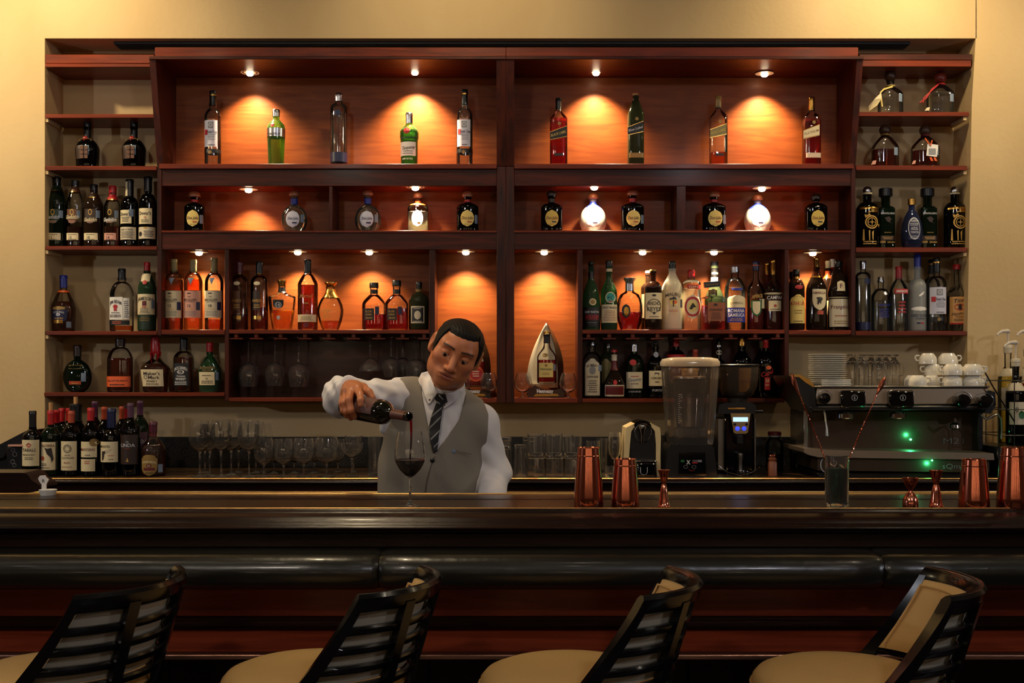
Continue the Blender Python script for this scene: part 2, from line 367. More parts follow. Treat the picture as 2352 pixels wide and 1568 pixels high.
def slanted(mb, xa, xb):         # upright of the leaning top tier
    y0, y1 = Z(381, DF), Z(134, DT)
    mb.add([(xa,DF,y0),(xb,DF,y0),(xb,DB,y0),(xa,DB,y0),(xa,DT,y1),(xb,DT,y1),(xb,DB,y1),(xa,DB,y1)],
           [(0,1,2,3),(4,7,6,5),(0,4,5,1),(1,5,6,2),(2,6,7,3),(3,7,4,0)])
    return mb
def cabinet(side):
    L = side == 'l'
    c = thing('display_cabinet', 'mahogany cabinet with lit niches, %s' % ('gin and vodka bottles on its top tier' if L else 'four slant-labelled whisky bottles on its top tier'), 'cabinet',
              (X(760 if L else 1560, DF), DB, Z(915, DF)))
    xo, xi, s0, s1 = (361, 371, 1141, 1162) if L else (1965, 1955, 1181, 1162)   # outer edge, its inner face, centre post, seam
    def bx(name, x0, x1, y0, y1, d0, d1, m, b=.0015): return MB().pbox(x0, x1, y0, y1, d0, d1, b).obj(name, m, c)
    # back panels (seen in the niches)
    lo = 1327 if not L else 1000
    MB().box(X(xo,DF), X(s1,DF), DB-.012, DB, Z(770,DF), Z(122,DT)).obj('back_panel', M_PANEL, c)
    if L: MB().box(X(990,DF), X(s1,DF), DB-.012, DB, Z(925,DF), Z(770,DF)).obj('back_panel', M_PANEL, c)
    else: MB().box(X(s1,DF), X(1332,DF), DB-.012, DB, Z(925,DF), Z(770,DF)).obj('back_panel', M_PANEL, c)
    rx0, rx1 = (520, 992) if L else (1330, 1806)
    MB().box(X(rx0,DF), X(rx1,DF), DB-.012, DB, Z(918,DF), Z(770.5,DF)).obj('rack_panel', M_SHADEPANEL, c)
    # crown, top board, uprights
    cx0, cx1 = (355, 1162) if L else (1972, 1162); ex = 343 if L else 1983
    MB().box(X(cx0,DT), X(cx1,DT), DT+.004, DT+.03, Z(129,DT), Z(108,DT), .002).obj('crown_board', M_SHELF, c)
    MB().box(X(ex,DT), X(cx1,DT), DT-.006, DB, Z(137,DT), Z(129.5,DT), .002).obj('top_board', M_FRAME, c)
    slanted(MB(), X(xo, DF), X(xi+(4 if L else -4), DF)).obj('side_panel', M_FRAMEV, c)
    slanted(MB(), X(s0, DF), X(s1, DF)+(-.0005 if L else .0005)).obj('side_panel', M_FRAMEV, c)
    bx('side_panel', xo, xi, 382, 770, DF, DB-.012, M_FRAMEV)
    bx('side_panel', s0, s1-.2 if L else s1+.2, 382, 925, DF, DB-.012, M_FRAMEV)
    a, b = (xi, s0) if L else (s0, xi)
    # shelves and fascias
    bx('shelf', a-(6 if L else 0), b+(0 if L else 6), 376, 387, DF-.012, DB-.012, M_SHELF)
    bx('fascia_board', a, b, 388, 427, DF+.004, DF+.022, M_FRAME)
    MB().pbox(a, b, 421, 427, DF+.022, DB-.012).obj('soffit', M_SHELF, c)
    bx('shelf', a, b, 529, 534, DF-.002, DB-.012, M_SHELF)
    bx('fascia_board', a, b, 534.5, 573, DF+.004, DF+.022, M_FRAME)
    MB().pbox(a, b, 567, 573, DF+.022, DB-.012).obj('soffit', M_SHELF, c)
    for d0, d1 in (((756, 764),) if L else ((1554, 1575),)): bx('divider', d0, d1, 427.5, 529, DF+.002, DB-.012, M_FRAMEV)
    dv = ((516, 526, 573.5, 920), (986, 999, 573.5, 925)) if L else ((1327, 1338, 573.5, 925), (1802, 1812, 573.5, 920))
    for x0, x1, y0, y1 in dv: bx('divider', x0, x1, y0, y1, DF+.001, DB-.012, M_FRAMEV)
    if L:
        bx('shelf', 371, 516, 757, 768, DF-.003, DB-.012, M_SHELF); bx('shelf', 526, 986, 757, 766, DF-.003, DB-.012, M_SHELF)
        bx('bottom_board', 526, 986, 913, 922, DF-.002, DB-.012, M_SHELF); bx('bottom_board', 999, 1141, 914, 925, DF-.002, DB-.012, M_SHELF)
        for px in (541, 587, 643, 699, 754, 811, 869, 924, 974): rackrail(c, px)
    else:
        bx('shelf', 1812, 1955, 758, 768, DF-.003, DB-.012, M_SHELF); bx('shelf', 1338, 1802, 757, 766, DF-.003, DB-.012, M_SHELF)
        bx('bottom_board', 1338, 1802, 915, 924, DF-.002, DB-.012, M_SHELF); bx('bottom_board', 1181, 1327, 914, 925, DF-.002, DB-.012, M_SHELF)
        for px in (1352, 1400, 1454, 1511, 1564, 1624, 1680, 1736, 1788): rackrail(c, px)
cabinet('l'); cabinet('r')
PUCKS = [(574,169,5.10,9), (953,167,5.10,15), (1369,168,5.10,11), (1756,171,5.10,11), (571,437,5.10,4.0), (954,432,5.055,6.5), (1365,431,5.055,7.0), (1750,434,5.055,7.0),
         (457,581,5.10,5.5), (684,580,5.10,4.6), (848,580,5.10,4.6), (1070,580,5.10,6.5), (1250,580,5.10,6.5), (1476,580,5.10,5.0), (1640,580,5.07,6.0), (1867,582,5.10,4.6)]
PLAB = ['round lit lamp above the left ribbed green gin bottle in the top tier', 'round lit lamp above the green gin bottle with red seal, top tier', 'round lit lamp between first and second slant-label whisky bottles',
    'round lit lamp between third and fourth slant-label whisky bottles', 'round lit lamp in the second tier beside the first clear tequila flask', 'round lit lamp right above the glowing amber tequila bottle',
    'round lit lamp over the glowing white flask in second tier, centre cabinet half', 'round lit lamp over the glowing white flask at the second tier far end',
    'round lit lamp above the three pale-labelled malt whiskies', 'round lit lamp above the tall black-capped cognac bottle', 'round lit lamp over the gap beside the gold-necked decanter',
    'round lit lamp at the top of the niche behind the barman', 'round lit lamp at the top of the niche with the sail-shaped stand', 'round lit lamp above the faceted crystal cognac decanter',
    'round lit lamp above the bright green liqueur bottle', 'round lit lamp in the small niche with the monk-shaped brown bottle']
for (a_, b_, d_, e_), l_ in zip(PUCKS, PLAB): lamp_puck(l_, a_, b_, d_, e_*5.6)

# ================================================================ open side shelves
def side_shelf(lab, x0, x1, y0, y1, m=M_SHELF, cleat=None, d0=DF-.004):
    t = thing('wall_shelf', lab, 'shelf', (X((x0+x1)/2, DF), DF+.1, Z(y1, DF)), 'dark wooden shelf boards across the wall recess')
    MB().pbox(x0, x1, y0, y1, d0, DB, .002).obj('board', m, t)
    if cleat:
        xa = XL if cleat == 'l' else XR-.002
        s = .014 if cleat == 'l' else -.014
        MB().box(xa+.0002, xa+s, DF+.004, DB-.05, Z(y1+9, DF), Z(y1+.3, DF), .001).obj('cleat', M_WALL, t)
side_shelf('upper scratched reddish valance board over the shelves beside the two black flagons', 104, 354, 125, 145.5, M_SHELF, None, DF-.001)
side_shelf('thin projecting board under the scratched valance, over the empty shelf', 103, 349, 146, 154, M_SHELF, None, DF-.016)
side_shelf('empty wooden shelf above the two black flagon bottles', 104, 357, 262, 271, M_SHELF, 'l')
side_shelf('wooden shelf carrying the two black flagon bottles', 105, 360, 381, 391, M_SHELF, 'l')
side_shelf('wooden shelf carrying the row of six single malt bottles', 105, 360.5, 565, 574, M_SHELF, 'l')
side_shelf('wooden shelf carrying blue-capped, bourbon and green Irish whiskey bottles', 105, 360.5, 760, 769, M_SHELF, 'l')
side_shelf('lowest wooden shelf, carrying five bourbon and whisky bottles above the wines', 101, 515.5, 901, 910, M_SHELF, None)
side_shelf('dark upper valance board over the two ribboned tequila flasks', 1974, 2234, 124, 138, M_FRAME, None, DF-.001)
side_shelf('thin lit board under the dark valance, over the ribboned flasks', 1977, 2231, 138.5, 153, M_SHELF, None, DF-.006)
side_shelf('wooden shelf carrying the yellow- and red-ribboned tequila flasks', 1966, 2226, 257, 267, M_SHELF, 'r')
side_shelf('wooden shelf carrying the brown tequila flask and the one with white tag', 1966, 2222, 380, 391, M_SHELF, 'r')
side_shelf('wooden shelf carrying dark bottles with gold filigree', 1966, 2221, 568, 579, M_SHELF, 'r')
side_shelf('wooden shelf carrying six vodka bottles above the coffee machine', 1966, 2220, 760, 770, M_SHELF, None)
for (x0, y0, x1, y1) in ((2226, 181, 2234, 172),): pass

# ================================================================ back counter
ZC = 1.076
cx0, cx1 = -2.9, 2.6
c = thing('back_counter', 'long back counter with speckled granite top under the shelves', 'counter', (0, 4.9, 0))
MB().box(cx0, cx1, 4.63, 4.998, ZC-.03, ZC, .001).box(XL+.002, XR-.004, 4.9981, DB-.001, ZC-.03, ZC, 0).obj('worktop', M_GRANITE, c)
M_EDGE = mat('gold_edge_highlight', lin((214,168,104)), .34, 1)
for y_, z_, r_t in ((4.599, ZC+.0005, .0035), (4.590, ZC-.054, .0045)): MB().tube([(cx0, y_, z_), (cx1, y_, z_)], r_t, 10).obj('edge_highlight', M_EDGE, c)  # gold tubes stand in for light caught on the polished counter edge
# the wall pieces left of the recess reach the floor behind it
prof = [(4.63, ZC+.001), (4.605, ZC), (4.594, ZC-.006), (4.592, ZC-.014), (4.600, ZC-.02), (4.612, ZC-.024), (4.615, ZC-.038), (4.60, ZC-.045), (4.588, ZC-.052), (4.588, ZC-.060), (4.60, ZC-.068), (4.64, ZC-.070), (4.64, ZC-.03)]
MB().extx(prof, cx0, cx1).obj('edge_moulding', M_BAR, c, ang=60)
MB().box(cx0, cx1, 4.66, 4.996, .1, ZC-.0705, 0).obj('cabinet_body', M_BAR, c)
MB().box(cx0, cx1, 4.72, 4.996, 0, .0995, 0).obj('plinth', M_BLACKP, c)
bs = MB().box(X(104, 5.19), XR-.003, 5.185, 5.2045, ZC+.0005, Z(1003, 5.19), .001)
bs = bs.obj('backsplash', mat('black_backsplash', lin((15,14,13)), .45), c)
r_ = random.Random(3); rg = MB(); placed = []
for k in range(900):
    px = r_.uniform(368, 868) if k % 2 else r_.uniform(1130, 1840); py = r_.uniform(1010, 1064); rr = r_.uniform(3.6, 6.5)
    if any((px-a)**2+(py-b)**2 < (rr+q+1)**2 for a, b, q in placed): continue
    placed.append((px, py, rr)); n = 12; o = len(rg.v)
    for i in range(n):
        a = 2*math.pi*i/n
        for q in (rr, rr-1.1): p = pt(px+q*math.cos(a), py+q*math.sin(a), 5.184); rg.v.append(tuple(p))
    for i in range(n): j = (i+1) % n; rg.f.append((o+2*i, o+2*j, o+2*j+1, o+2*i+1))
tag(rg.obj('ring_pattern', mat('backsplash_rings', lin((70,58,44)), .5), c, smooth=False), kind='stuff')

# ================================================================ the bar
ZB = 1.112
b = thing('bar_counter', 'long dark polished wooden bar with granite top and padded armrest', 'bar', (0, 3.4, 0))
bx0, bx1 = -3.4, 3.4
MB().box(bx0, bx1, 3.275, 3.52, ZB-.03, ZB, .001).obj('granite_top', M_GRANITE, b)
MB().extx([(3.521, ZB-.03), (3.521, ZB+.0015), (3.57, ZB+.003), (3.64, ZB+.003), (3.655, ZB+.001), (3.662, ZB-.006), (3.662, ZB-.018), (3.65, ZB-.03)], bx0, bx1).obj('rear_rail', M_BAR, b, ang=60)
MB().extx([(3.274, ZB+.0005), (3.262, ZB+.004), (3.250, ZB+.004), (3.243, ZB), (3.241, ZB-.005), (3.233, ZB-.009), (3.222, ZB-.012), (3.206, ZB-.020), (3.196, ZB-.030), (3.190, ZB-.036), (3.182, ZB-.038), (3.178, ZB-.043), (3.181, ZB-.050), (3.21, ZB-.056), (3.274, ZB-.056)], bx0, bx1).obj('front_moulding', M_BAR, b, ang=60)
MB().box(bx0, bx1, 3.24, 3.64, .1, ZB-.0565).obj('bar_body', M_BAR, b)
MB().box(bx0, bx1, 3.222, 3.2395, ZB-.105, ZB-.062, .004).obj('frieze_strip', M_BAR, b)
for y_, z_, r_t in ((3.656, ZB+.0025, .0032), (3.253, ZB+.0035, .0028)): MB().tube([(bx0, y_, z_), (bx1, y_, z_)], r_t, 10).obj('edge_highlight', M_EDGE, b)  # highlights along the rear and front beads, modelled as gold strips
# padded armrest in lengths that meet in stitched seams
for x0, x1 in ((-3.4, X(869,3.1)), (X(870.5,3.1), X(2028,3.1)), (X(2029.5,3.1), 3.4)):
    m = MB(); pf = []
    for k in range(19):
        a = math.pi*.5+math.pi*k/18*1.0
        pf.append((3.13+.058*math.cos(a), .957+.050*math.sin(a)))
    pf += [(3.2395, .905), (3.2395, 1.007)]
    n = 14; L_ = x1-x0; secs = [0, .006, .02]+[L_*k/n for k in range(1, n)]+[L_-.02, L_-.006, L_]
    o = 0; vs = []; 
    for s_ in secs:
        e = min(s_, L_-s_); sc = .93+.07*min(1, e/.02)
        vs += [(x0+s_, 3.2395+(y-3.2395)*sc, .957+(z-.957)*sc) for y, z in pf]
    k = len(pf); fs = [(i*k+j, (i+1)*k+j, (i+1)*k+(j+1) % k, i*k+(j+1) % k) for i in range(len(secs)-1) for j in range(k)]
    fs += [tuple(range(k)), tuple(range((len(secs)-1)*k, len(secs)*k))]
    m.add(vs, fs).obj('armrest_pad', M_PADL, b, ang=60)
MB().box(bx0, bx1, 3.215, 3.2395, .812, .9045, .004).obj('red_panel', M_BARRED, b)
MB().extx([(3.2395, .811), (3.205, .811), (3.195, .804), (3.20, .79), (3.2395, .785)], bx0, bx1).obj('lower_moulding', M_BAR, b, ang=60)
MB().extx([(3.2395, .775), (3.225, .770), (3.17, .744), (3.12, .737), (3.2395, .737)], bx0, bx1).obj('ledge_slope', M_BARRED, b, ang=60)
MB().box(bx0, bx1, 3.085, 3.2395, .722, .7365, .003).obj('metal_ledge', mat('rose_metal_trim', lin((196,150,132)), .32, 1), b)
for k in range(9):
    x = -3.2+k*.74
    MB().box(x, x+.66, 3.225, 3.2395, .2, .70, .006).obj('raised_panel', M_BAR, b)
MB().box(bx0, bx1, 3.26, 3.62, 0, .0995).obj('plinth', M_BLACKP, b)
# end of the raised return counter at the far side
r = thing('return_counter', 'rounded end of a raised dark wooden counter beside the wine bottles', 'counter', (X(-40,3.8), 3.8, 0))
pf = [(X(-300,3.78), Z(1130,3.78)), (X(-300,3.78), Z(1083,3.78)), (X(60,3.78), Z(1083,3.78)), (X(72,3.78), Z(1085,3.78)), (X(78,3.78), Z(1091,3.78)), (X(84,3.78), Z(1100,3.78)), (X(96,3.78), Z(1107,3.78)), (X(104,3.78), Z(1113,3.78)), (X(105,3.78), Z(1119,3.78)), (X(96,3.78), Z(1126,3.78)), (X(60,3.78), Z(1130,3.78))]
MB().prism(pf, 3.74, 3.88).obj('top_moulding', M_BAR, r, ang=60)
MB().box(X(-300,3.78), X(40,3.78), 3.78, 3.86, 0, Z(1130.3,3.78)).obj('base', M_BAR, r)

# ================================================================ bottles
def profile(R, H, ysh, ynk, nr, style, bw=1.0, n=9):
    """rings (r,z): body to ysh, shoulder to ynk, straight neck to H"""
    b = R*bw
    p = [(b*.86, 0), (b*.97, .003), (b, .010)]
    for k in range(1, 5): p.append((b+(R-b)*k/4, .010+(ysh-.010)*k/4))
    for k in range(1, n+1):
        t = k/n
        c = math.sqrt(max(0, 1-t*t)); s = .5+.5*math.cos(math.pi*t)
        q = {'c': c*.8+s*.2, 's': s, 'l': 1-t, 'm': .5*c+.5*s, 'h': max(0, 1-t)**.7}[style]
        p.append((nr+(R-nr)*q, ysh+(ynk-ysh)*t))
    p += [(nr, ynk+(H-ynk)*.5), (nr, H-.012), (nr*1.15, H-.011), (nr*1.15, H)]
    return p
def flask(R, H, ynk, nr, bw=.5, n=12):
    p = []; a0 = math.asin(min(1, bw))-math.pi/2 if bw < 1 else 0
    for k in range(n+1):
        a = a0+(math.pi/2-a0)*k/n; p.append((R*math.cos(a), math.sin(a)))
    s0 = math.sin(a0); q = []
    for r, s in p:
        z = (s-s0)/(1-s0)*ynk
        if r > nr or z < ynk*.5: q.append((r, z))
    z1 = q[-1][1]
    return [(q[0][0]*.92, 0)]+[(r, max(z, .002)) for r, z in q]+[(nr, z1+(ynk-z1)*.8+.002), (nr, (z1+H)/2+.004), (nr*1.1, H-.008), (nr*1.1, H)]
def radat(p, z):
    if z <= p[0][1]: return p[0][0]
    for (r0, z0), (r1, z1) in zip(p, p[1:]):
        if z <= z1: return r0+(r1-r0)*((z-z0)/(z1-z0) if z1 > z0 else 1)
    return p[-1][0]
class Surf:
    def __init__(s, p, c, dep, ex): s.p, s.c, s.dep, s.ex = p, c, dep, ex; s.R = max(q[0] for q in p)
    def at(s, x, z, off=0):
        """point of the front surface at local x and height z"""
        r = radat(s.p, z)+off; k = min(1, max(0, (r/s.R-.5)/.35)); e = 2+(s.ex-2)*k; dp = 1+(s.dep-1)*k
        u = max(-.995, min(.995, x/r)); y = -r*dp*(1-abs(u)**e)**(1/e)-off*.3
        return (s.c[0]+u*r, s.c[1]+y, s.c[2]+z)
def B(lab, cx, top, w, base, ysh, ynk, nw, g='clear', liq=None, cap=None, L=(), st='m', d=5.085, zb=None, dep=1, ex=2, bw=1, group=None, fl=None, cust=None, name='liquor_bottle', n=24, rot=0):
    d = d; R = w/2*d/F; z0 = (HC-(base-HY)*DF/F)+.0006 if zb is None else zb
    zb_px = HY+(HC-z0)*F/d; df = d-R*dep*.9
    zz = lambda y: max(.001, HC-(y-HY)*df/F-z0)
    zt = lambda y: HC-(y-HY)*d/F-z0
    H = zt(top); nr = nw/2*d/F; c = (X(cx, d), d, z0)
    t = thing(name, lab, 'bottle', c, group)
    capy = cap[0] if cap else top
    Hg = zt(capy)+(.008 if cap else 0)
    if cust: p = [(a*R, zt(b)) for a, b in cust]; p[0] = (p[0][0], 0)
    elif fl is not None: p = flask(R, Hg, zt(ynk), nr, fl)
    else: p = profile(R, Hg, zt(ysh), zt(ynk), nr, st, bw)
    S = Surf(p, c, dep, ex)
    MB().lathe(p, c, n, dep, ex).obj('glass_body', gm(g) if isinstance(g, str) else g, t, ang=50)
    if liq:
        k, ly = liq; zl = zt(ly); th = .0022
        q = [(max(.001, radat(p, .006)-th), .006)]+[(max(.001, r-th), z) for r, z in p if .008 < z < zl-.003]+[(max(.001, radat(p, zl)-th), zl)]
        MB().lathe(q, c, n, dep, ex).obj('liquid', lm(k), t, ang=50)
    if cap:
        yb, cc, cw = cap[0], cap[1], cap[2]; kind = cap[3] if len(cap) > 3 else 'cap'; cr = cw/2*d/F; z1 = zt(yb); z2 = H
        cm = {'gold': M_GOLDM, 'silver': M_SILVM, 'glass': M_CRYSTAL}.get(cc) or pm(cc, .3)
        if kind == 'ball':
            h = z2-z1; q = [(cr*.55, z1), (cr*.6, z1+h*.16), (cr*.95, z1+h*.2), (cr, z1+h*.45), (cr*.92, z1+h*.68), (cr*.62, z1+h*.9), (.001, z2)]
        elif kind == 'flat': q = [(nr*.9, z1), (cr, z1+.002), (cr, z2-.003), (cr*.9, z2)]
        elif kind == 'flare': q = [(nr*.95, z1), (nr, z1+(z2-z1)*.3), (cr, z1+(z2-z1)*.75), (cr, z2-.001), (cr*.7, z2)]
        else: q = [(cr, z1), (cr, z2-.016), (cr*1.06, z2-.015), (cr*1.06, z2-.004), (cr*.9, z2)] if z2-z1 > .03 else [(cr, z1), (cr, z2-.002), (cr*.9, z2)]
        MB().lathe(q, c, 18).obj('stopper' if kind in ('ball', 'flare') else 'cap', cm, t)
    last = None; lets = {}
    def flush():
        for (col, par), m in lets.items(): m.obj('lettering', pm(col, .5), par, smooth=False, fixn=False)
        lets.clear()
    for it in L:
        k = it[0]
        if k in 'roasv':     # rectangle, oval, arch-topped, shield, triangle
            _, u0, u1, y0, y1, col = it[:6]; nx, nz = 12, 8; vs = []; fs = []
            za, zb_ = zz(y1), zz(y0); off = .0007 if not last or len(it) < 7 else it[6]*.0004+.0007
            for j in range(nz+1):
                tt = j/nz; z = za+(zb_-za)*tt
                for i in range(nx+1):
                    q = i/nx*2-1
                    if k == 'o': q *= math.sqrt(max(0, 1-(2*tt-1)**2*.999))
                    elif k == 'a' and tt > .75: q *= math.sqrt(max(0, 1-((tt-.75)/.25)**2*.95))
                    elif k == 's' and tt < .5: q *= math.sqrt(max(0, 1-(1-tt/.5)**2*.98))
                    elif k == 'v': q *= tt
                    u = (u0+u1)/2+q*(u1-u0)/2
                    vs.append(S.at(u*R*.995, z, off))
            for j in range(nz):
                for i in range(nx): a = j*(nx+1)+i; fs.append((a, a+1, a+nx+2, a+nx+1))
            cm = {'gold': M_GOLDM, 'silver': M_SILVM}.get(col) or pm(col, .5)
            last = MB().add(vs, fs).obj('label', cm, t, fixn=False)
            last_n = 1
        elif k == 'f':       # band round the whole bottle
            _, y0, y1, col = it[:4]; za, zb_ = zt(y1), zt(y0); q = [(radat(p, za+(zb_-za)*i/6)+.0008, za+(zb_-za)*i/6) for i in range(7)]
            cm = {'gold': M_GOLDM, 'silver': M_SILVM}.get(col) or pm(col, .4)
            m = MB(); m.lathe(q, c, 20 if q[-1][0] < R*.5 else n, dep, ex, close=False)
            if max(a for a, b_ in q) < R*.7 and dep != 1 or ex != 2:
                m = MB(); Rm = S.R; q2 = []
                m.lathe([(Rm, za)]+q, c, n, dep, ex, close=False); m.f = [tuple(i-n for i in f_) for f_ in m.f[n:]]; m.v = m.v[n:]
            last = m.obj('neck_band', cm, t, fixn=False)
        elif k == 't':       # printed words
            _, s, u, y, h, col = it[:6]; wpx = it[6] if len(it) > 6 else None; arch = it[7] if len(it) > 7 else 0; sl = it[8] if len(it) > 8 else 0; ital = it[9] if len(it) > 9 else 0
            vs, fs, tw = text_mesh(s, .012 if h < 12 else .02); sc = h*df/F; kx = sc if wpx is None else wpx*df/F/tw
            m = lets.setdefault((col, last or t), MB()); zc = zz(y)-sc/2; o = []
            for vx, vy in vs:
                x = u*R-tw*kx/2+vx*kx; q = (x-u*R)/(tw*kx/2)
                if q == q: z = zc+vy*sc-arch*sc*q*q+sl*(x-u*R)
                o.append(S.at(x+ital*vy*sc, z, .0016))
            m.add(o, fs)
        elif k == 'b':       # rows of fine print
            _, u0, u1, y0, y1, nrow, col = it[:7]; m = lets.setdefault((col, last or t), MB()); rr = random.Random(int(cx*7+y0))
            for j in range(nrow):
                z = zz(y0+(y1-y0)*(j+.5)/nrow); h = (zz(y0)-zz(y1))/nrow*.22; sh = rr.uniform(.72, 1); uc = (u0+u1)/2; hw = (u1-u0)/2*sh; x = uc-hw
                while x < uc+hw-.02:
                    e = min(uc+hw, x+rr.uniform(.06, .16)); vs = [S.at(a*R, b_, .0016) for a, b_ in ((x, z-h), (e, z-h), (e, z+h), (x, z+h))]; m.add(vs, [(0,1,2,3)]); x = e+.035
        elif k == 'e':       # printed filled emblem: ellipse
            _, u, y, wpx, hpx, col = it[:6]; m = lets.setdefault((col, last or t), MB()); vs = [S.at(u*R, zz(y), .0014)]
            for i in range(14): a = 2*math.pi*i/14; vs.append(S.at(u*R+wpx/2*df/F*math.cos(a), zz(y)+hpx/2*df/F*math.sin(a), .0014))
            m.add(vs, [(0, i+1, (i+1) % 14+1) for i in range(14)])
        elif k == 'q':       # printed ring
            _, u, y, wpx, hpx, th, col = it[:7]; m = lets.setdefault((col, last or t), MB()); vs = []
            for i in range(18):
                a = 2*math.pi*i/18
                for g_ in (1, 1-th): vs.append(S.at(u*R+g_*wpx/2*df/F*math.cos(a), zz(y)+g_*hpx/2*df/F*math.sin(a), .0018))
            m.add(vs, [(2*i, 2*((i+1) % 18), 2*((i+1) % 18)+1, 2*i+1) for i in range(18)])
        elif k == 'g':       # printed polygon given in pixels around (u,y)
            _, u, y, poly, col = it[:5]; m = lets.setdefault((col, last or t), MB())
            vs = [S.at(u*R+a*df/F, zz(y+b_), .0018) for a, b_ in poly]; m.add(vs, [tuple(range(len(vs)))])
    flush()
    t['r'] = R
    return t
MALT = 'single malt bottles on the upper side shelf'

# --- the two black flagons
for cx, lab, tp in ((201, 'black round flagon with red wax seal, nearer the wall edge', 275), (308, 'black round flagon with red wax seal, nearer the cabinet', 272)):
    t = B(lab, cx, tp, 54, 381, 345, 320, 15, 'black', None, (296, 'black', 17), [('f', 300, 318, 'black'), ('r', -.72, .02, 333, 364, 'dbrown'), ('r', .08, .45, 333, 355, 'stamp')], st='c', name='flagon_bottle', bw=.92)
    S = pt(cx-8, 319, 5.05); m = MB().ball(pt(cx-5, 317, 5.064), .011, sc=(1.1, .4, .8)); m.ball(pt(cx-8, 324, 5.054), .007, sc=(1, .4, 1)); m.obj('wax_seal', pm('red', .3), t)
    m = MB().tube([pt(cx-10+14*math.cos(a)+5, 322+5*math.sin(a), 5.060) for a in (2.6, 3.2, 4, 4.7, 5.4, 6.1, 6.7)], .0012, 6); m.obj('cord', pm('dgold', .4), t)
    m = MB()
    for k in range(3):
        for q in range(2): m.pbox(cx-18+q*10, cx-10+q*10, 335+k*10, 343+k*10, 5.026, 5.029)
    m.obj('printed_squares', pm('brown', .5), t)
# --- six malts
def malt(lab, cx, top, w, cc, capb, g, liq, lc, tc, num, lowc, ysh=470):
    L = [('f', capb, capb+13, lc if lc != 'clear' else 'red'), ('f', capb+13, capb+15, 'gold')]
    if lc != 'clear': L.append(('s', -.72, .6, 480, 514, lc, 1))
    L += [('q', -.05, 487, 9, 14, .3, 'gold'), ('t', 'Glenfiddich', -.08, 498 if cx < 200 else 504, 9, tc, 30, 0, 0, .15), ('b', -.5, .4, 506, 512, 2, 'pink'),
          ('r', -.82, .72, 535, 551, lowc, 1), ('b', -.6, .5, 537, 540, 1, 'ink'), ('t', num, -.25, 545, 6, 'ink'), ('b', -.6, .5, 548, 551, 1, 'ink'), ('r', .55, .9, 483, 500, 'stamp', 2)]
    B(lab, cx, top, w, 565, ysh, capb+4, 15, g, liq, (capb, cc, 17), L, st='m', name='malt_whisky_bottle', ex=2.6)
malt('dark green malt bottle with black cap, first of the six beside the wall', 131, 406, 44, 'black', 425, 'dgreen', ('dark', 470), 'dgreen', 'silver', '12', 'cream')
malt('clear malt bottle with brown shield label marked 15', 173, 415, 36, 'black', 428, 'clear', ('damber', 522), 'brown', 'cream', '15', 'cream', 474)
malt('dark brown malt bottle marked 18 with black cap', 216, 424, 42, 'black', 441, 'brown', ('damber', 500), 'dbrown', 'cream', '18', 'cream', 476)
malt('clear malt bottle with red neck foil and pink low label', 259, 427, 36, 'red', 446, 'clear', ('damber', 521), 'clear', 'white', '14', 'pink', 476)
B('black-glass whisky bottle with paper strip over its cap', 298, 412, 40, 565, 470, 452, 16, 'black', None, (455, 'black', 18), [('r', -.95, .5, 482, 513, 'cream'), ('t', "Dewar's", -.2, 491, 8, 'ink', 24), ('b', -.7, .3, 497, 510, 4, 'ink'),
  ('r', -.95, .9, 521, 550, 'paper', 1), ('t', 'AGED 12 YEARS', -.05, 527, 3.5, 'ink', 28), ('b', -.8, .8, 531, 547, 5, 'ink'), ('r', .25, .7, 480, 497, 'stamp', 2), ('r', -.5, -.1, 415, 448, 'cream')], st='c', name='whisky_bottle')
B('black-glass whisky bottle with portrait on its lower cream label', 340, 406, 40, 565, 467, 445, 15, 'black', None, (440, 'black', 18), [('r', -.85, .7, 478, 514, 'cream'), ('t', "Dewar's", -.05, 489, 8, 'ink', 27), ('t', '12', 0, 499, 5, 'red'), ('b', -.5, .4, 503, 511, 3, 'ink'),
  ('r', -.97, .97, 521, 548, 'paper', 1), ('e', -.6, 537, 9, 11, 'ink'), ('b', -.2, .9, 529, 544, 4, 'ink'), ('e', 0, 523, 8, 4, 'gold')], st='c', name='whisky_bottle')
# --- bourbon shelf
B('rounded amber whisky decanter bottle with blue cap and orange collar', 146, 632, 54, 760, 712, 664, 14, 'clear', ('damber', 693), (661, 'blue', 17), [('f', 667, 672, 'orange'), ('o', -.62, .5, 703, 712, 'dgold'), ('s', -.75, .62, 710, 742, 'navy'), ('t', 'CHIVAS REGAL', -.05, 716, 4.5, 'silver', 26, .4),
  ('e', -.08, 722, 10, 7, 'lavender'), ('t', '18', -.08, 722, 4, 'navy'), ('b', -.5, .4, 728, 733, 1, 'gold'), ('r', -.5, .3, 734, 742, 'gold', 2), ('r', .55, .85, 738, 752, 'stamp', 2)], st='m', bw=.92)
B('clear bourbon bottle with white label and red rosette', 280, 617, 49, 760, 678, 646, 17, 'clear', ('amber', 748), (642, 'black', 17), [('r', -.96, .38, 682, 734, 'white'), ('t', 'JIM BEAM', -.3, 692, 8, 'ink', 28, .6), ('e', -.3, 704, 11, 10, 'red'), ('g', -.3, 711, [(-4,-2),(4,-2),(3,4),(0,2),(-3,4)], 'red'),
  ('b', -.8, .2, 716, 720, 1, 'ink'), ('t', 'BOURBON', -.3, 725, 7, 'ink', 25), ('r', .42, .93, 684, 733, 'white', 1), ('b', .5, .9, 690, 730, 9, 'ink'), ('r', -.96, .95, 735.5, 746, 'black', 1), ('b', -.6, .3, 737, 744, 2, 'orange')], st='c', ex=3.6, dep=.9, n=32)
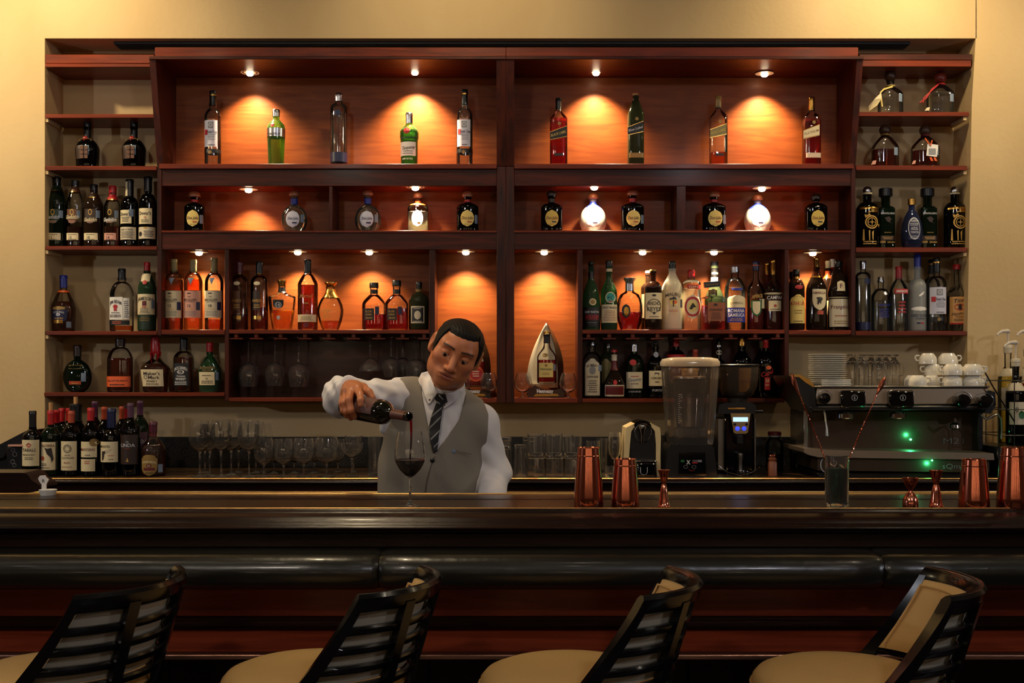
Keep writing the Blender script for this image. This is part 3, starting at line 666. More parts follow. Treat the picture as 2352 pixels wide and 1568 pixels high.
B('green Irish whiskey bottle with red cap and cream label', 338, 602, 41, 760, 665, 626, 14, 'green', ('damber', 640), (626, 'red', 14), [('r', -.5, .5, 627, 646, 'cream'), ('e', 0, 648, 11, 10, 'red'), ('r', -.97, .97, 675, 722, 'cream'), ('t', 'JAMESON', 0, 685, 8, 'ink', 34, .35),
  ('r', -.24, .24, 691, 702, 'darkred', 2), ('e', 0, 705, 14, 3, 'copper'), ('b', -.6, .6, 707, 720, 4, 'ink'), ('r', .72, .95, 688, 708, 'stamp', 3), ('r', -.96, .96, 722.5, 757, 'dgreen', 1), ('b', -.6, .6, 726, 738, 3, 'dgold')], st='m')
# --- lowest left shelf
t = B('round dark green flask bottle with brown cap', 178, 792, 66, 901, 0, 826, 16, 'dgreen', ('dark', 850), (818, 'dbrown', 18), [('b', -.5, .5, 836, 848, 2, 'dgold'), ('r', -.42, .40, 875, 886, 'copper'), ('b', -.3, .3, 878, 883, 1, 'gold'), ('r', .42, .72, 856, 876, 'stamp', 1)], fl=.45, dep=.5, name='flask_bottle', n=30)
B('tall rounded bourbon bottle with orange slanted label', 276, 777, 56, 901, 828, 797, 19, 'clear', ('damber', 822), (795, 'dbrown', 23), [('r', -.97, .97, 864, 888, 'orange'), ('t', 'BULLEIT BOURBON', 0, 874, 4, 'ink', 44), ('b', -.7, .7, 880, 886, 1, 'ink')], st='c', ex=3, dep=.7, n=30)
t = B('square bourbon bottle with dripping red wax neck', 357, 812, 62, 901, 848, 816, 15, 'clear', ('damber', 835), None, [('r', -.9, .78, 848, 887, 'cream'), ('t', "Maker's", -.05, 857, 8, 'ink', 38), ('t', 'Mark', .12, 866, 8, 'ink', 26), ('q', -.5, 866, 9, 8, .25, 'ink'), ('t', 'WHISKY', -.05, 875, 5, 'ink', 26), ('b', -.5, .5, 879, 885, 2, 'ink')], st='s', ex=3.5, dep=.8, n=32, bw=.84)
zc = Z(772, 5.085); x = X(357, 5.085)
MB().lathe([(.0215, Z(812,5.085)), (.0225, Z(808,5.085)), (.0215, Z(795,5.085)), (.018, Z(777,5.085)), (.0165, zc-.002), (.012, zc)], (x, 5.085, 0), 18).obj('wax_seal', pm('red', .25), t)
m = MB()
for k in range(6):
    a = 2*math.pi*k/6+.4; l_ = (9, 20, 12, 24, 8, 16)[k]
    m.tube([(x+.0215*math.cos(a), 5.085+.0215*math.sin(a), Z(808,5.085)), (x+.018*math.cos(a), 5.085+.018*math.sin(a), Z(814+l_*.5,5.085)), (x+.016*math.cos(a), 5.085+.016*math.sin(a), Z(810+l_,5.085))], [.005, .004, .003], 8)
m.obj('wax_drip', pm('red', .25), t)
B('square whiskey bottle with black label of white print', 422, 775, 42, 901, 825, 806, 16, 'clear', ('damber', 820), (802, 'black', 17), [('r', -.93, .80, 834, 886, 'black'), ('t', 'JACK DANIELS', -.05, 844, 7, 'white', 30, .6), ('q', -.05, 854, 16, 10, .22, 'white'), ('t', 'No.7', -.05, 854, 4, 'white'), ('t', 'Tennessee', -.05, 863, 4, 'white', 20, 0, 0, .2), ('t', 'WHISKEY', -.05, 870, 6, 'white', 24), ('b', -.7, .6, 875, 884, 2, 'white')], st='c', ex=4, dep=.95, n=32)
B('green oval whisky bottle with red cap, gold print above cream label', 482, 786, 54, 901, 858, 818, 14, 'green', ('damber', 840), (812, 'red', 15), [('t', "BUCHANAN'S", -.1, 844, 6, 'dgold', 36), ('t', 'DELUXE', -.1, 850, 4, 'dgold', 20), ('r', -.8, .55, 854, 884, 'cream'), ('b', -.6, .35, 860, 864, 1, 'ink'), ('t', '12', -.12, 869, 4.5, 'ink'), ('b', -.6, .4, 873, 881, 2, 'ink'), ('r', .62, .85, 854, 873, 'stamp', 1)], st='m', dep=.6, ex=2.6, n=30, bw=.85)
# --- three pale-labelled malts
for cx, tp, num, lab, lc in ((400, 595, '12', 'first amber malt bottle of the three in the small lit niche', 'cream'), (444, 596, '15', 'middle amber malt bottle of the three, pinkish label', 'pink'), (492, 592, '18', 'last amber malt bottle of the three, nearly empty', 'paper')):
    B(lab, cx, tp, 42, 757, 649, 626, 15, 'clear', ('amber', 640 if num != '18' else 734), (625, 'olive', 15), [('v', -.35, .3, 638, 654, 'stamp'), ('r', -.97, .93, 667, 729.5, lc, 1), ('b', -.9, .85, 666, 668, 1, 'ink'), ('g', -.2, 674, [(-5,1),(-3,-2),(3,-2),(5,1)], 'ink'), ('t', 'THE', -.2, 681, 3, 'ink'), ('t', 'MACALLAN', -.15, 688, 6, 'ink', 30),
      ('b', -.7, .5, 692, 694, 1, 'ink'), ('t', num, -.2, 702, 7, 'ink'), ('b', -.6, .3, 708, 711, 1, 'gold'), ('b', -.75, .6, 713, 726, 4, 'grey'), ('r', .56, .9, 693, 712, 'navy', 2)], st='c', name='malt_whisky_bottle')
# --- brown spirits row
for cx, cc, lab, w in ((550, 'burg', 'slim clear rum bottle with burgundy cap and round medal', 40), (596, 'black', 'slim clear rum bottle with black cap and round medal', 40)):
    B(lab, cx, 601, w, 757, 648, 632, 13, 'clear', ('damber', 722 if cx == 550 else 706), (628, cc, 16), [('f', 626, 629, 'gold'), ('o', -.45, .30, 646, 655, 'cream', 2), ('r', -.62, .3, 668, 712, 'brown' if cx == 550 else 'dbrown'), ('t', 'BACARDI' if 0 else 'ANEJO', -.15, 690, 6, 'gold', 22), ('b', -.5, .3, 698, 708, 2, 'gold'), ('r', -.55, .4, 725, 733, 'gold', 1)], st='c')
B('wide-shouldered decanter of amber whisky with gold stopper', 648, 643, 62, 757, 688, 679, 17, 'clear', ('amber', 713), (658, 'gold', 22, 'flare'), [('f', 660, 672, 'black'), ('s', -.55, .25, 688, 708, 'black'), ('q', -.15, 700, 15, 14, .2, 'silver'), ('t', '18', -.15, 700, 7, 'silver'), ('e', -.15, 729, 9, 9, 'silver')], cust=[(.66,757),(.74,750),(.78,742),(.9,715),(.99,690),(1,684),(.97,681),(.45,675),(.28,670),(.25,662),(.27,655)], dep=.7, ex=3, n=30, name='decanter')
B('tall dark cognac bottle with black cap and cream low label', 707, 596, 46, 757, 655, 628, 15, 'clear', ('damber', 655), (627, 'black', 15), [('t', 'Martell', -.05, 679, 9, 'dgold', 28, 0, 0, .3), ('b', -.3, .3, 692, 700, 1, 'dgold'), ('r', -.93, .93, 722, 739, 'cream'), ('b', -.7, .7, 726, 736, 3, 'dgold'), ('o', -.3, .3, 741, 752, 'darkred')], st='m')
B('pear-shaped cognac decanter with flared gold neck and stopper', 759, 648, 60, 757, 0, 0, 20, 'clear', ('amber', 737), (660, 'gold', 30, 'flare'), [('f', 664, 684, 'gold'), ('t', 'Hennessy', -.25, 712, 6, 'gold', 24, 0, 0, .2), ('t', 'XO', -.25, 720, 5, 'gold'), ('b', -.5, .1, 724, 730, 1, 'gold')], cust=[(.6,757),(.72,750),(.86,738),(.97,724),(1,712),(.92,700),(.74,688),(.5,678),(.38,670),(.34,664),(.36,658)], dep=.6, n=30, name='decanter')
for cx, tp, w, lab in ((859, 649, 53, 'squat clear rum bottle with black stopper, upper glass empty'), (911, 644, 53, 'squat clear rum bottle, overlapping its twin, beside the dark green one')):
    B(lab, cx, tp, w, 757, 700, 676, 17, 'clear', ('red', 722 if cx == 859 else 709), (661 if cx == 859 else 657, 'black', 21, 'flat'), [('f', 665, 674, 'black'), ('r', -.72, .12, 708, 735, 'dbrown'), ('t', 'FLOR', -.35, 715, 4.5, 'gold', 14), ('t', 'CANA', -.35, 722, 4.5, 'gold', 14), ('b', -.6, 0, 727, 733, 1, 'gold'), ('r', .2, .55, 704, 722, 'navy', 1)], st='m', ex=3.4, dep=.9, n=30)
B('dark olive frosted rum bottle with engraved portrait label', 962, 647, 46, 757, 692, 672, 13, 'olive', ('dark', 700), (664, 'black', 15), [('f', 664, 670, 'dgold'), ('r', -.72, .62, 703, 742, 'paper'), ('r', -.62, .52, 706, 739, 'black', 2), ('o', -.38, .28, 713, 734, 'paper', 4), ('e', -.05, 722, 8, 9, 'dbrown'), ('g', -.05, 730, [(-6,3),(-3,-3),(3,-3),(6,3)], 'dbrown'), ('b', -.5, .4, 707, 710, 1, 'paper'), ('b', -.5, .4, 736, 739, 1, 'paper')], st='c')
# --- second tier tequilas
def juliod(lab, cx, top, w, base, red='red', sq=False, num='copper'):     # dark bottles with oval yellow labels
    B(lab, cx, top+15, w, base, base-52 if not sq else base-50, base-62, 15, 'black', None, (top+16, 'wood', 27, 'ball') if not sq else (top+16, 'dbrown', 24, 'ball'),
      [('f', top+19, min(top+32, base-64), red), ('o' if not sq else 'o', -.62, .62, base-47, base-9, 'yellow' if not sq else 'gold2'), ('t', 'Don Julio', 0, base-29, 7, 'darkred', 26, 0, 0, .2), ('r', .0, .42, base-21, base-18, num, 2), ('b', -.3, .3, base-15, base-13, 1, 'ink')] + ([('r', .68, .95, base-36, base-16, 'stamp', 1)] if not sq else []),
      st='c', name='tequila_bottle', ex=2.4 if not sq else 4, dep=.75, n=30, cust=None)
PAL['yellow'] = (222, 196, 110); PAL['gold2'] = (200, 170, 78)
_B = B
def B(lab, cx, top, w, base, ysh, ynk, nw, g='clear', liq=None, cap=None, L=(), **k):
    if cap and len(cap) > 3 and cap[3] == 'ball' and k.get('name') == 'tequila_bottle': top = cap[0]-17
    return _B(lab, cx, top, w, base, ysh, ynk, nw, g, liq, cap, L, **k)
def julioc(lab, cx, top, w, base, g='aqua', liq=('clear', 500), stamp=True, dd=5.085):
    B(lab, cx, top+16, w, base, 0, base-60, 15, g, liq, (top+17, 'wood', 25, 'ball'), [('f', top+20, top+33, 'blue'), ('o', -.55, .5, base-47, base-8, 'lavender'), ('t', 'Don Julio', 0, base-29, 6, 'navy', 24, 0, 0, .2), ('r', -.05, .3, base-20, base-17, 'navy', 2)]+([('r', .58, .82, base-38, base-20, 'stamp', 1)] if stamp else []), fl=.55, dep=.62, name='tequila_bottle', n=30, d=dd)
juliod('dark tequila bottle with oval yellow label, first of the second tier', 447, 440, 46, 529)
julioc('clear round tequila flask beside the second tier divider, left cabinet', 676, 437, 60, 530)
julioc('clear round tequila flask with grey stamp, between divider and lit amber bottle', 845, 436, 60, 530)
B('glowing amber tequila bottle right under a lamp', 960, 459, 47, 529, 478, 467, 14, 'clear', ('pale', 486), (459, 'wood', 24, 'ball'), [('f', 462, 472, 'orange'), ('o', -.55, .55, 482, 520, 'white'), ('t', 'Don Julio', 0, 501, 6, 'copper', 24, 0, 0, .2), ('r', .0, .3, 510, 513, 'gold', 2)], st='c', name='tequila_bottle', dep=.75, ex=2.4, d=5.125)
juliod('dark tequila bottle with oval label, last before the central post', 1074, 440, 50, 529)
juliod('square-shouldered black tequila bottle just past the central post', 1267, 438, 49, 529, 'dbrown', True, 'navy')
julioc('glowing white round tequila flask with blue neck, under the first lamp past the post', 1362, 444, 62, 530, 'frost', ('pale', 490), False, 5.128)  # clear flask; lamp glare put into frosted glass and pale liquid
juliod('dark tequila bottle with yellow label beside the glowing flask', 1453, 437, 52, 529)
juliod('dark tequila bottle with yellow label, just after the thick divider', 1640, 440, 53, 529)
julioc('glowing pale round tequila flask under the last second-tier lamp', 1740, 447, 62, 530, 'frost', ('pale', 490), False, 5.128)  # clear flask too, its lamp brightness set by milky glass and liquid
juliod('square-shouldered black tequila bottle at the far end of the second tier', 1874, 445, 49, 529, 'copper', True, 'navy')
B = _B
# --- top tier
def ketel(lab, cx, top, w, base, d=5.085, lx=.0):
    h = base-top; y = lambda f: top+h*f
    B(lab, cx, top, w, base, y(.36), y(.245), 15, 'clear', ('clear', y(.40)), (y(.20), 'black', 15), [('f', y(.055), y(.075), 'gold'), ('r', -.9+lx, .75+lx, y(.40), y(.765), 'lavender'), ('r', -.35+lx, .3+lx, y(.425), y(.51), 'grey', 2), ('q', -.02+lx, y(.467), 9, 9, .3, 'lavender'),
      ('r', -.8+lx, -.42+lx, y(.53), y(.60), 'red', 2), ('t', 'Ketel One', .12+lx, y(.56), 7, 'navy', 22), ('b', -.4+lx, .6+lx, y(.59), y(.68), 4, 'grey'), ('b', -.4+lx, .5+lx, y(.73), y(.755), 1, 'ink'), ('f', y(.815), y(.865), 'black'), ('e', lx-.1, y(.84), 8, 8, 'dgold')], st='c', name='vodka_bottle', d=d)
ketel('clear vodka bottle with black cap at the start of the top tier', 489, 209, 37, 376)
B('ribbed pale green gin bottle with silver cap and silver band', 634, 252, 42, 376, 312, 280, 15, 'bgreen', ('gold', 300), (268, 'silver', 17), [('e', -.2, 286, 10, 11, 'red'), ('f', 297, 316, 'silver'), ('t', 'TANQUERAY', -.1, 307, 5, 'ink', 32)], cust=[(.82,376),(.86,370),(.92,340),(.98,316),(1,297),(.9,287),(.6,280),(.38,275),(.36,262)], n=16, name='gin_bottle')
B('tall slim clear vodka bottle with silver cap and blue base, top tier', 778, 214, 38, 376, 247, 238, 15, 'clear', ('clear', 260), (233, 'silver', 18), [('o', -.45, .4, 251, 266, 'navy', 1), ('f', 352, 374, 'navy')], st='c', name='vodka_bottle')
B('bright green gin bottle with red seal and cream label, top tier', 940, 259, 43, 376, 300, 286, 15, 'bgreen', ('green', 300), (284, 'silver', 16), [('e', -.2, 300, 15, 15, 'red'), ('f', 318, 321, 'dgreen'), ('r', -.92, .75, 325, 357, 'white'), ('t', 'Tanqueray', -.05, 338, 8, 'ink', 30, 0, .1, .25), ('b', -.6, .5, 344, 354, 2, 'grey'), ('t', 'IMPORTED', -.1, 364, 4, 'white', 24)], cust=[(.86,376),(.9,372),(.92,330),(.95,318),(1,316),(1,304),(.86,296),(.5,290),(.37,286),(.36,275)], n=24, name='gin_bottle')
ketel('clear vodka bottle with black cap near the central post, top tier', 1067, 206, 37, 376)
def walker(lab, cx, top, w, g, liq, cc, band, tc, word, base=375, low=None, capb=None):
    capb = capb or top+26
    L = [('e', .05, top+58, 8, 8, 'dgold')]
    B0 = dict(st='l', ex=5, dep=.95, n=36, name='whisky_bottle')
    t = B(lab, cx, top, w, base, top+48, capb+3, 13, g, liq, (capb, cc, 14), L+([('r', -.9, .9, 351, 362, low, 1)] if low else [('r', -.5, .45, 352, 358, 'ink', 1)]), **B0)
    S = 5.085-w/2*5.085/F*.95-.0006; y0 = top+66; k = w/2*.97
    m = MB().add([pt(cx-k, y0+30, S), pt(cx+k, y0+22, S), pt(cx+k, y0-4, S), pt(cx-k, y0+10, S)], [(0,1,2,3)]); lb = m.obj('slanted_label', pm(band, .5), t, smooth=False)
    e = MB().add([pt(cx-k, y0+10, S-.0004), pt(cx+k, y0-4, S-.0004), pt(cx+k, y0-2.6, S-.0004), pt(cx-k, y0+11.4, S-.0004)], [(0,1,2,3)])
    e.add([pt(cx-k, y0+28, S-.0004), pt(cx+k, y0+20, S-.0004), pt(cx+k, y0+21.4, S-.0004), pt(cx-k, y0+29.4, S-.0004)], [(0,1,2,3)]); e.obj('label_border', M_GOLDM, lb, smooth=False)
    q = text_plane(word, cx, y0+14, 6, S-.0006, w*.86); c0 = X(cx, S)
    q.v = [(x, y, z+(x-c0)*.28) for x, y, z in q.v]; q.obj('lettering', pm(tc, .4), lb, smooth=False)
walker('square whisky bottle with black slanted label, first past the post', 1283, 226, 40, 'clear', ('red', 274), 'black', 'black', 'gold2', 'BLACK LABEL')
walker('square whisky bottle with gold-brown glass and cork top', 1460, 215, 37, 'olive', ('gold', 322), 'cork', 'black', 'silver', 'Blue Label', low='dgold', capb=224)
walker('nearly empty square whisky bottle with faded slanted label', 1650, 221, 39, 'clear', ('amber', 352), 'dgold', 'olive', 'gold2', 'GOLD LABEL', capb=248)
walker('square whisky bottle with tall gold cap, last of the top tier', 1864, 223, 38, 'clear', ('red', 275), 'gold', 'cream', 'dgold', 'PLATINUM', low='paper', capb=254)
# --- liqueur row
B('frosted green cognac bottle with round gold seal and red letters', 1358, 601, 44, 757, 668, 648, 13, 'green', ('dark', 706), (620, 'black', 13), [('f', 624, 640, 'black'), ('e', .1, 693, 16, 16, 'cream'), ('e', .1, 693, 12, 12, 'dgold'), ('r', -.9, .9, 706, 750, 'black'), ('t', 'REMY MARTIN', 0, 716, 5, 'silver', 32), ('r', -.7, .75, 722, 735, 'darkred', 2), ('t', 'V.S.O.P', 0, 728, 8, 'red', 30), ('b', -.6, .6, 739, 742, 1, 'grey')], cust=[(.92,757),(.95,752),(1,725),(.99,706),(.92,690),(.78,672),(.55,655),(.36,645),(.3,636),(.3,612)], name='cognac_bottle')
B('green bitter bottle with eagle disc and cream printed label', 1399, 598, 38, 757, 672, 637, 14, 'green', ('dark', 697), (616, 'black', 15), [('f', 617, 624, 'cream'), ('e', .1, 683, 24, 26, 'cream'), ('e', .1, 683, 20, 22, 'teal'), ('g', .1, 681, [(-8,2),(0,-5),(8,-8),(2,2),(4,8)], 'ink'), ('e', .1, 692, 12, 6, 'copper'), ('r', -.95, .95, 699, 741, 'cream', 1), ('t', 'FERNET BRANCA', 0, 706, 5.5, 'navy', 32), ('b', -.8, .8, 712, 738, 7, 'wood')], st='s')
B('faceted crystal cognac decanter with glass stopper and gold oval', 1446, 638, 60, 757, 0, 665, 20, 'clear', ('red', 717), (651, 'silver', 28, 'flare'), [('f', 652, 668, 'silver'), ('o', -.65, 0, 698, 730, 'black'), ('o', -.5, -.1, 704, 726, 'gold', 3)], cust=[(.7,757),(.78,750),(.92,738),(1,720),(.98,700),(.88,686),(.7,676),(.42,671),(.32,668),(.31,651)], dep=.6, n=16, name='decanter')
B('dark liqueur bottle half hidden behind the ornate-lettered one', 1489, 622, 34, 757, 662, 650, 13, 'brown', None, (631, 'cream', 14), [('r', -.95, 0, 675, 730, 'cream')], d=5.15, st='c')
B('dark liqueur bottle with ornate black lettering on cream', 1500, 619, 40, 757, 662, 646, 14, 'brown', ('dark', 660), (627, 'dgold', 16), [('r', -.93, .95, 672, 732, 'cream'), ('e', 0, 678, 10, 5, 'ink'), ('t', 'ANCHO', 0, 696, 9, 'ink', 28), ('t', 'REYES', 0, 709, 9, 'ink', 32), ('e', 0, 719, 6, 6, 'ink'), ('b', -.6, .6, 725, 729, 1, 'ink'), ('q', 0, 702, 34, 32, .08, 'ink')], st='c', d=5.07)
B('white coconut rum bottle with palm and sunset print', 1544, 600, 47, 757, 664, 622, 15, 'milk', ('pale', 640), (621, 'black', 16), [('t', 'MALIBU', -.05, 675, 8, 'ink', 34, .5), ('e', 0, 693, 18, 18, 'yellow'), ('e', .1, 694, 12, 8, 'orange'), ('g', -.05, 690, [(-1,14),(0,-6),(2,-6),(2,14)], 'ink'), ('g', -.05, 686, [(-9,3),(-7,-2),(-2,-2),(0,-5),(6,-3),(9,4),(4,1),(1,1),(-4,2)], 'ink'), ('b', -.5, .5, 711, 716, 2, 'copper'), ('b', -.2, .2, 720, 721, 1, 'red'), ('r', .7, .93, 687, 706, 'navy', 1)], st='s')
B('pale yellow gin bottle with red cap and round red label', 1588, 620, 41, 757, 651, 642, 15, 'clear', ('pale', 662), (638, 'red', 16), [('r', -.6, .95, 654, 663, 'red'), ('t', 'GIN', .1, 658.5, 5, 'cream', 22), ('o', -.9, .98, 676, 733, 'cream', 1), ('q', 0, 704, 36, 46, .2, 'red'), ('e', 0, 703, 22, 26, 'yellow'), ('t', 'LONDON', 0, 686, 5, 'red', 24, .4), ('g', 0, 703, [(-8,6),(-4,-2),(0,-8),(4,-4),(8,2),(2,3),(-2,8)], 'ink'), ('t', 'PLYMOUTH' if 0 else 'DRY GIN', 0, 723, 5, 'red', 26)], st='c', ex=4, dep=.9, n=32, name='gin_bottle')
B('bright green melon liqueur bottle with black and white neck', 1641, 601, 46, 757, 690, 645, 16, 'bgreen', ('green', 665), (615, 'black', 18), [('f', 616, 637, 'black'), ('f', 637, 650, 'white'), ('t', 'MELON', 0, 626, 5, 'cream', 14)], st='s', d=5.135)
t = B('square amaretto bottle with tan label and tilted black collar tag', 1637, 664, 54, 757, 684, 678, 18, 'clear', ('red', 702), (676, 'dgold', 20), [('r', -.56, .88, 694, 737, 'wood'), ('g', .1, 700, [(-5,2),(-3,-3),(3,-3),(5,2)], 'ink'), ('t', 'DISARONNO', .15, 711, 5.5, 'ink', 30), ('b', -.3, .6, 717, 734, 5, 'ink')], st='l', ex=6, dep=.8, n=36, d=5.06)
MB().pbox(1618, 1654, 646, 659, 5.02, 5.045, .001).xform(Matrix.Translation(pt(1636,652,5.03)) @ Matrix.Rotation(-.08, 4, 'Y') @ Matrix.Translation(-pt(1636,652,5.03))).obj('collar_tag', M_BLACKP, t)
text_plane('Disaronno Sour', 1636, 652, 5, 5.0185, 30).xform(Matrix.Translation(pt(1636,652,5.0185)) @ Matrix.Rotation(-.08, 4, 'Y') @ Matrix.Translation(-pt(1636,652,5.0185))).obj('lettering', pm('dgold'), t, smooth=False)
B('clear anise liqueur bottle with white and deep blue label', 1688, 612, 47, 757, 668, 637, 17, 'clear', ('clear', 660), (626, 'silver', 18), [('s', -.5, .6, 661, 667, 'blue'), ('a', -.85, .9, 678, 706, 'cream', 1), ('t', 'SAMBUCA', 0, 695, 5, 'olive', 30, .3), ('r', -.85, .9, 706.5, 740, 'blue', 1), ('t', 'ROMANA', 0, 713, 8, 'white', 38), ('t', 'SAMBUCA', 0, 723, 8, 'white', 38), ('b', -.7, .7, 730, 737, 2, 'gold')], st='c')
B('orange-red aperitif bottle with dark blue cap and slanted label', 1736, 600, 40, 757, 668, 636, 13, 'clear', ('red', 706), (621, 'navy', 15), [('f', 608, 611, 'copper'), ('t', 'APEROL', 0, 680, 8, 'gold', 26, 0, .15), ('s', -.7, .45, 690, 726, 'green'), ('s', -.55, .3, 692, 722, 'cream', 2), ('r', .5, .97, 686, 708, 'cream', 1)], st='s')
B('red bitter bottle behind, only its gold cap showing', 1763, 603, 36, 757, 668, 636, 12, 'red', ('red', 650), (634, 'gold', 12), [], st='s', d=5.15)
B('red bitter bottle with gold cap and white lettering band', 1777, 597, 40, 757, 668, 632, 12, 'clear', ('red', 680), (631, 'gold', 13), [('f', 673, 676, 'cream'), ('t', 'CAMPARI', 0, 683, 8, 'white', 36), ('r', -.75, .7, 690, 714, 'cream'), ('e', -.05, 702, 7, 7, 'copper'), ('b', -.6, .6, 708, 712, 1, 'ink')], st='s', d=5.07)
B('coffee liqueur bottle hidden behind its twin, black cap at the niche edge', 1821, 624, 26, 757, 666, 644, 14, 'brown', ('dark', 660), (640, 'black', 15), [], st='m', d=5.15)
B('coffee liqueur bottle with yellow arch label and red shoulder', 1829, 619, 38, 757, 662, 640, 14, 'brown', ('dark', 650), (634, 'black', 15), [('f', 635, 641, 'gold'), ('o', -.4, .6, 654, 664, 'red'), ('a', -.9, .9, 676, 742, 'yellow', 1), ('q', 0, 690, 26, 22, .12, 'gold'), ('t', 'KAHLUA', 0, 696, 9, 'red', 32), ('b', -.6, .6, 710, 722, 2, 'dgold'), ('b', -.7, .7, 735, 740, 1, 'ink')], st='c', d=5.07)
B('brown cream liqueur bottle with elephant label and tall gold cap', 1875, 591, 47, 757, 668, 616, 14, 'brown', ('cola', 640), (617, 'gold', 13), [('f', 634, 638, 'gold'), ('s', -.6, .75, 664, 712, 'cream', 1), ('t', 'AMARULA', .05, 672, 6, 'darkred', 30), ('g', .05, 690, [(-6,8),(-5,-2),(-8,-7),(-2,-8),(4,-8),(8,-4),(4,2),(3,9),(0,4),(-3,10)], 'ink'), ('r', -.15, .45, 713, 722, 'copper', 1)], st='s', name='cream_liqueur_bottle')
B('liqueur bottle with orange neck label behind the monk bottle, shorter cap', 1902, 599, 28, 757, 650, 632, 12, 'brown', ('dark', 660), (620, 'cream', 12), [('f', 622, 640, 'orange'), ('r', -.9, .9, 690, 722, 'cream')], st='m', d=5.155)
B('liqueur bottle with white cap behind the monk bottle, taller cap', 1913, 595, 28, 757, 650, 630, 12, 'red', ('red', 640), (618, 'white', 12), [('b', -.6, .6, 630, 640, 2, 'white')], st='m', d=5.155)
B('monk-shaped hazelnut liqueur bottle, black cap, cream label with rope', 1926, 599, 50, 757, 675, 618, 15, 'brown', ('cola', 640), (616, 'black', 18), [('a', -.35, .35, 644, 668, 'cream', 2), ('t', 'F', 0, 656, 11, 'darkred'), ('r', -.95, .95, 686, 750, 'paper', 1), ('t', 'Frangelico', 0, 704, 9, 'darkred', 42), ('b', -.7, .7, 722, 728, 1, 'wood'), ('b', -.8, .8, 735, 745, 2, 'dgold'), ('g', .05, 700, [(-1,-14),(1,-14),(1.5,24),(-.5,24)], 'white'), ('f', 683, 685, 'cream')], cust=[(.95,757),(1,750),(.97,715),(.88,688),(.97,680),(1,674),(.86,655),(.6,632),(.38,618),(.34,608)], d=5.075, name='hazelnut_liqueur_bottle')
# --- right side shelves
B('tall clear vodka bottle with silver cap and blue disc, lower side shelf', 1982, 599, 34, 760, 634, 624, 12, 'clear', ('clear', 640), (618, 'silver', 14), [('o', -.1, .9, 637, 653, 'navy', 1), ('f', 740, 758, 'navy')], st='c', name='vodka_bottle')
B('short-necked clear vodka bottle with silver cap and round medal', 2023, 636, 43, 760, 684, 662, 13, 'clear', ('clear', 690), (648, 'silver', 14), [('o', 0, .5, 668, 678, 'silver', 1), ('t', 'ABSOLUT', .1, 700, 5, 'blue', 28), ('b', -.5, .6, 708, 730, 5, 'blue')], st='c', name='vodka_bottle')
B('clear vodka bottle with red cap and red label band', 2064, 612, 41, 760, 668, 642, 13, 'clear', ('clear', 672), (641, 'red', 14), [('r', -.7, .9, 663, 674, 'red'), ('t', 'SMIRNOFF', .1, 668.5, 6, 'white', 28), ('b', -.4, .5, 690, 720, 4, 'red')], st='m', name='vodka_bottle')
B('frosted vodka bottle with blue cap and geese in flight', 2107, 585, 40, 760, 660, 640, 14, 'frost', ('clear', 665), (617, 'blue', 15), [('g', 0, 676, [(-10,-6),(-4,2),(2,-3),(10,-8),(6,0),(-2,5)], 'white'), ('o', -.9, .9, 704, 714, 'white'), ('t', 'GREY GOOSE', 0, 724, 6, 'navy', 36), ('t', 'VODKA', 0, 731, 4, 'navy', 22), ('r', -.4, 0, 740, 743, 'navy', 1), ('r', .05, .4, 740, 743, 'red', 1)], st='c', name='vodka_bottle')
ketel('clear vodka bottle with black cap, half behind its twin', 2140, 596, 36, 760, 5.15, .1)
ketel('clear vodka bottle with cream label and black cap, side shelf front', 2151, 592, 44, 760, 5.07, 0)
B('clear vodka bottle with kraft-paper label and small red cap', 2197, 607, 42, 760, 674, 650, 11, 'clear', ('clear', 680), (619, 'red', 16), [('r', -.93, .93, 681, 743, 'kraft'), ('t', "Tito's", .0, 689, 10, 'ink', 30, 0, .15, .25), ('e', 0, 705, 25, 16, 'copper'), ('e', 0, 705, 9, 14, 'ink'), ('t', 'Handmade', 0, 719, 7, 'ink', 34, 0, .12, .25), ('t', 'VODKA', 0, 727, 4, 'ink', 20), ('b', -.7, .7, 731, 738, 2, 'ink'), ('r', -.93, .93, 741, 744.5, 'red', 2)], st='s', name='vodka_bottle')
for cx, lab in ((1992, 'dark blue bottle with gold filigree and ball stopper beside the cabinet'), (2193, 'dark blue bottle with gold filigree and ball stopper beside the wall')):
    B(lab, cx, 428, 50, 568, 482, 464, 19, 'black', None, (446, 'silver', 21, 'ball'), [('f', 443, 447, 'cream'), ('r', -.85, .93, 475, 480, 'gold'), ('r', .0, .95, 481, 487, 'gold', 1), ('q', .12, 510, 31, 31, .18, 'gold'), ('q', .12, 510, 21, 21, .15, 'gold'), ('g', .12, 510, [(-10,0),(0,-1),(10,0),(0,1)], 'gold'), ('g', .12, 510, [(0,-10),(1,0),(0,10),(-1,0)], 'gold'),
      ('g', -.3, 496, [(-6,-4),(-4,4),(2,0),(8,-2),(4,-6),(0,-2)], 'gold'), ('g', -.1, 487, [(-3,2),(-2,-3),(4,-1)], 'gold'), ('g', -.55, 540, [(-2,-14),(0,-14),(1,12),(-3,12)], 'gold'), ('g', -.1, 540, [(-2,-10),(1,-12),(1,12),(-1,12)], 'gold'), ('g', .2, 541, [(-2,-8),(2,-12),(1,12),(-1,8)], 'gold'), ('b', -.7, .7, 552, 562, 2, 'gold'), ('g', .85, 518, [(-3,-3),(3,-6),(2,3)], 'gold')], st='c', name='filigree_bottle')
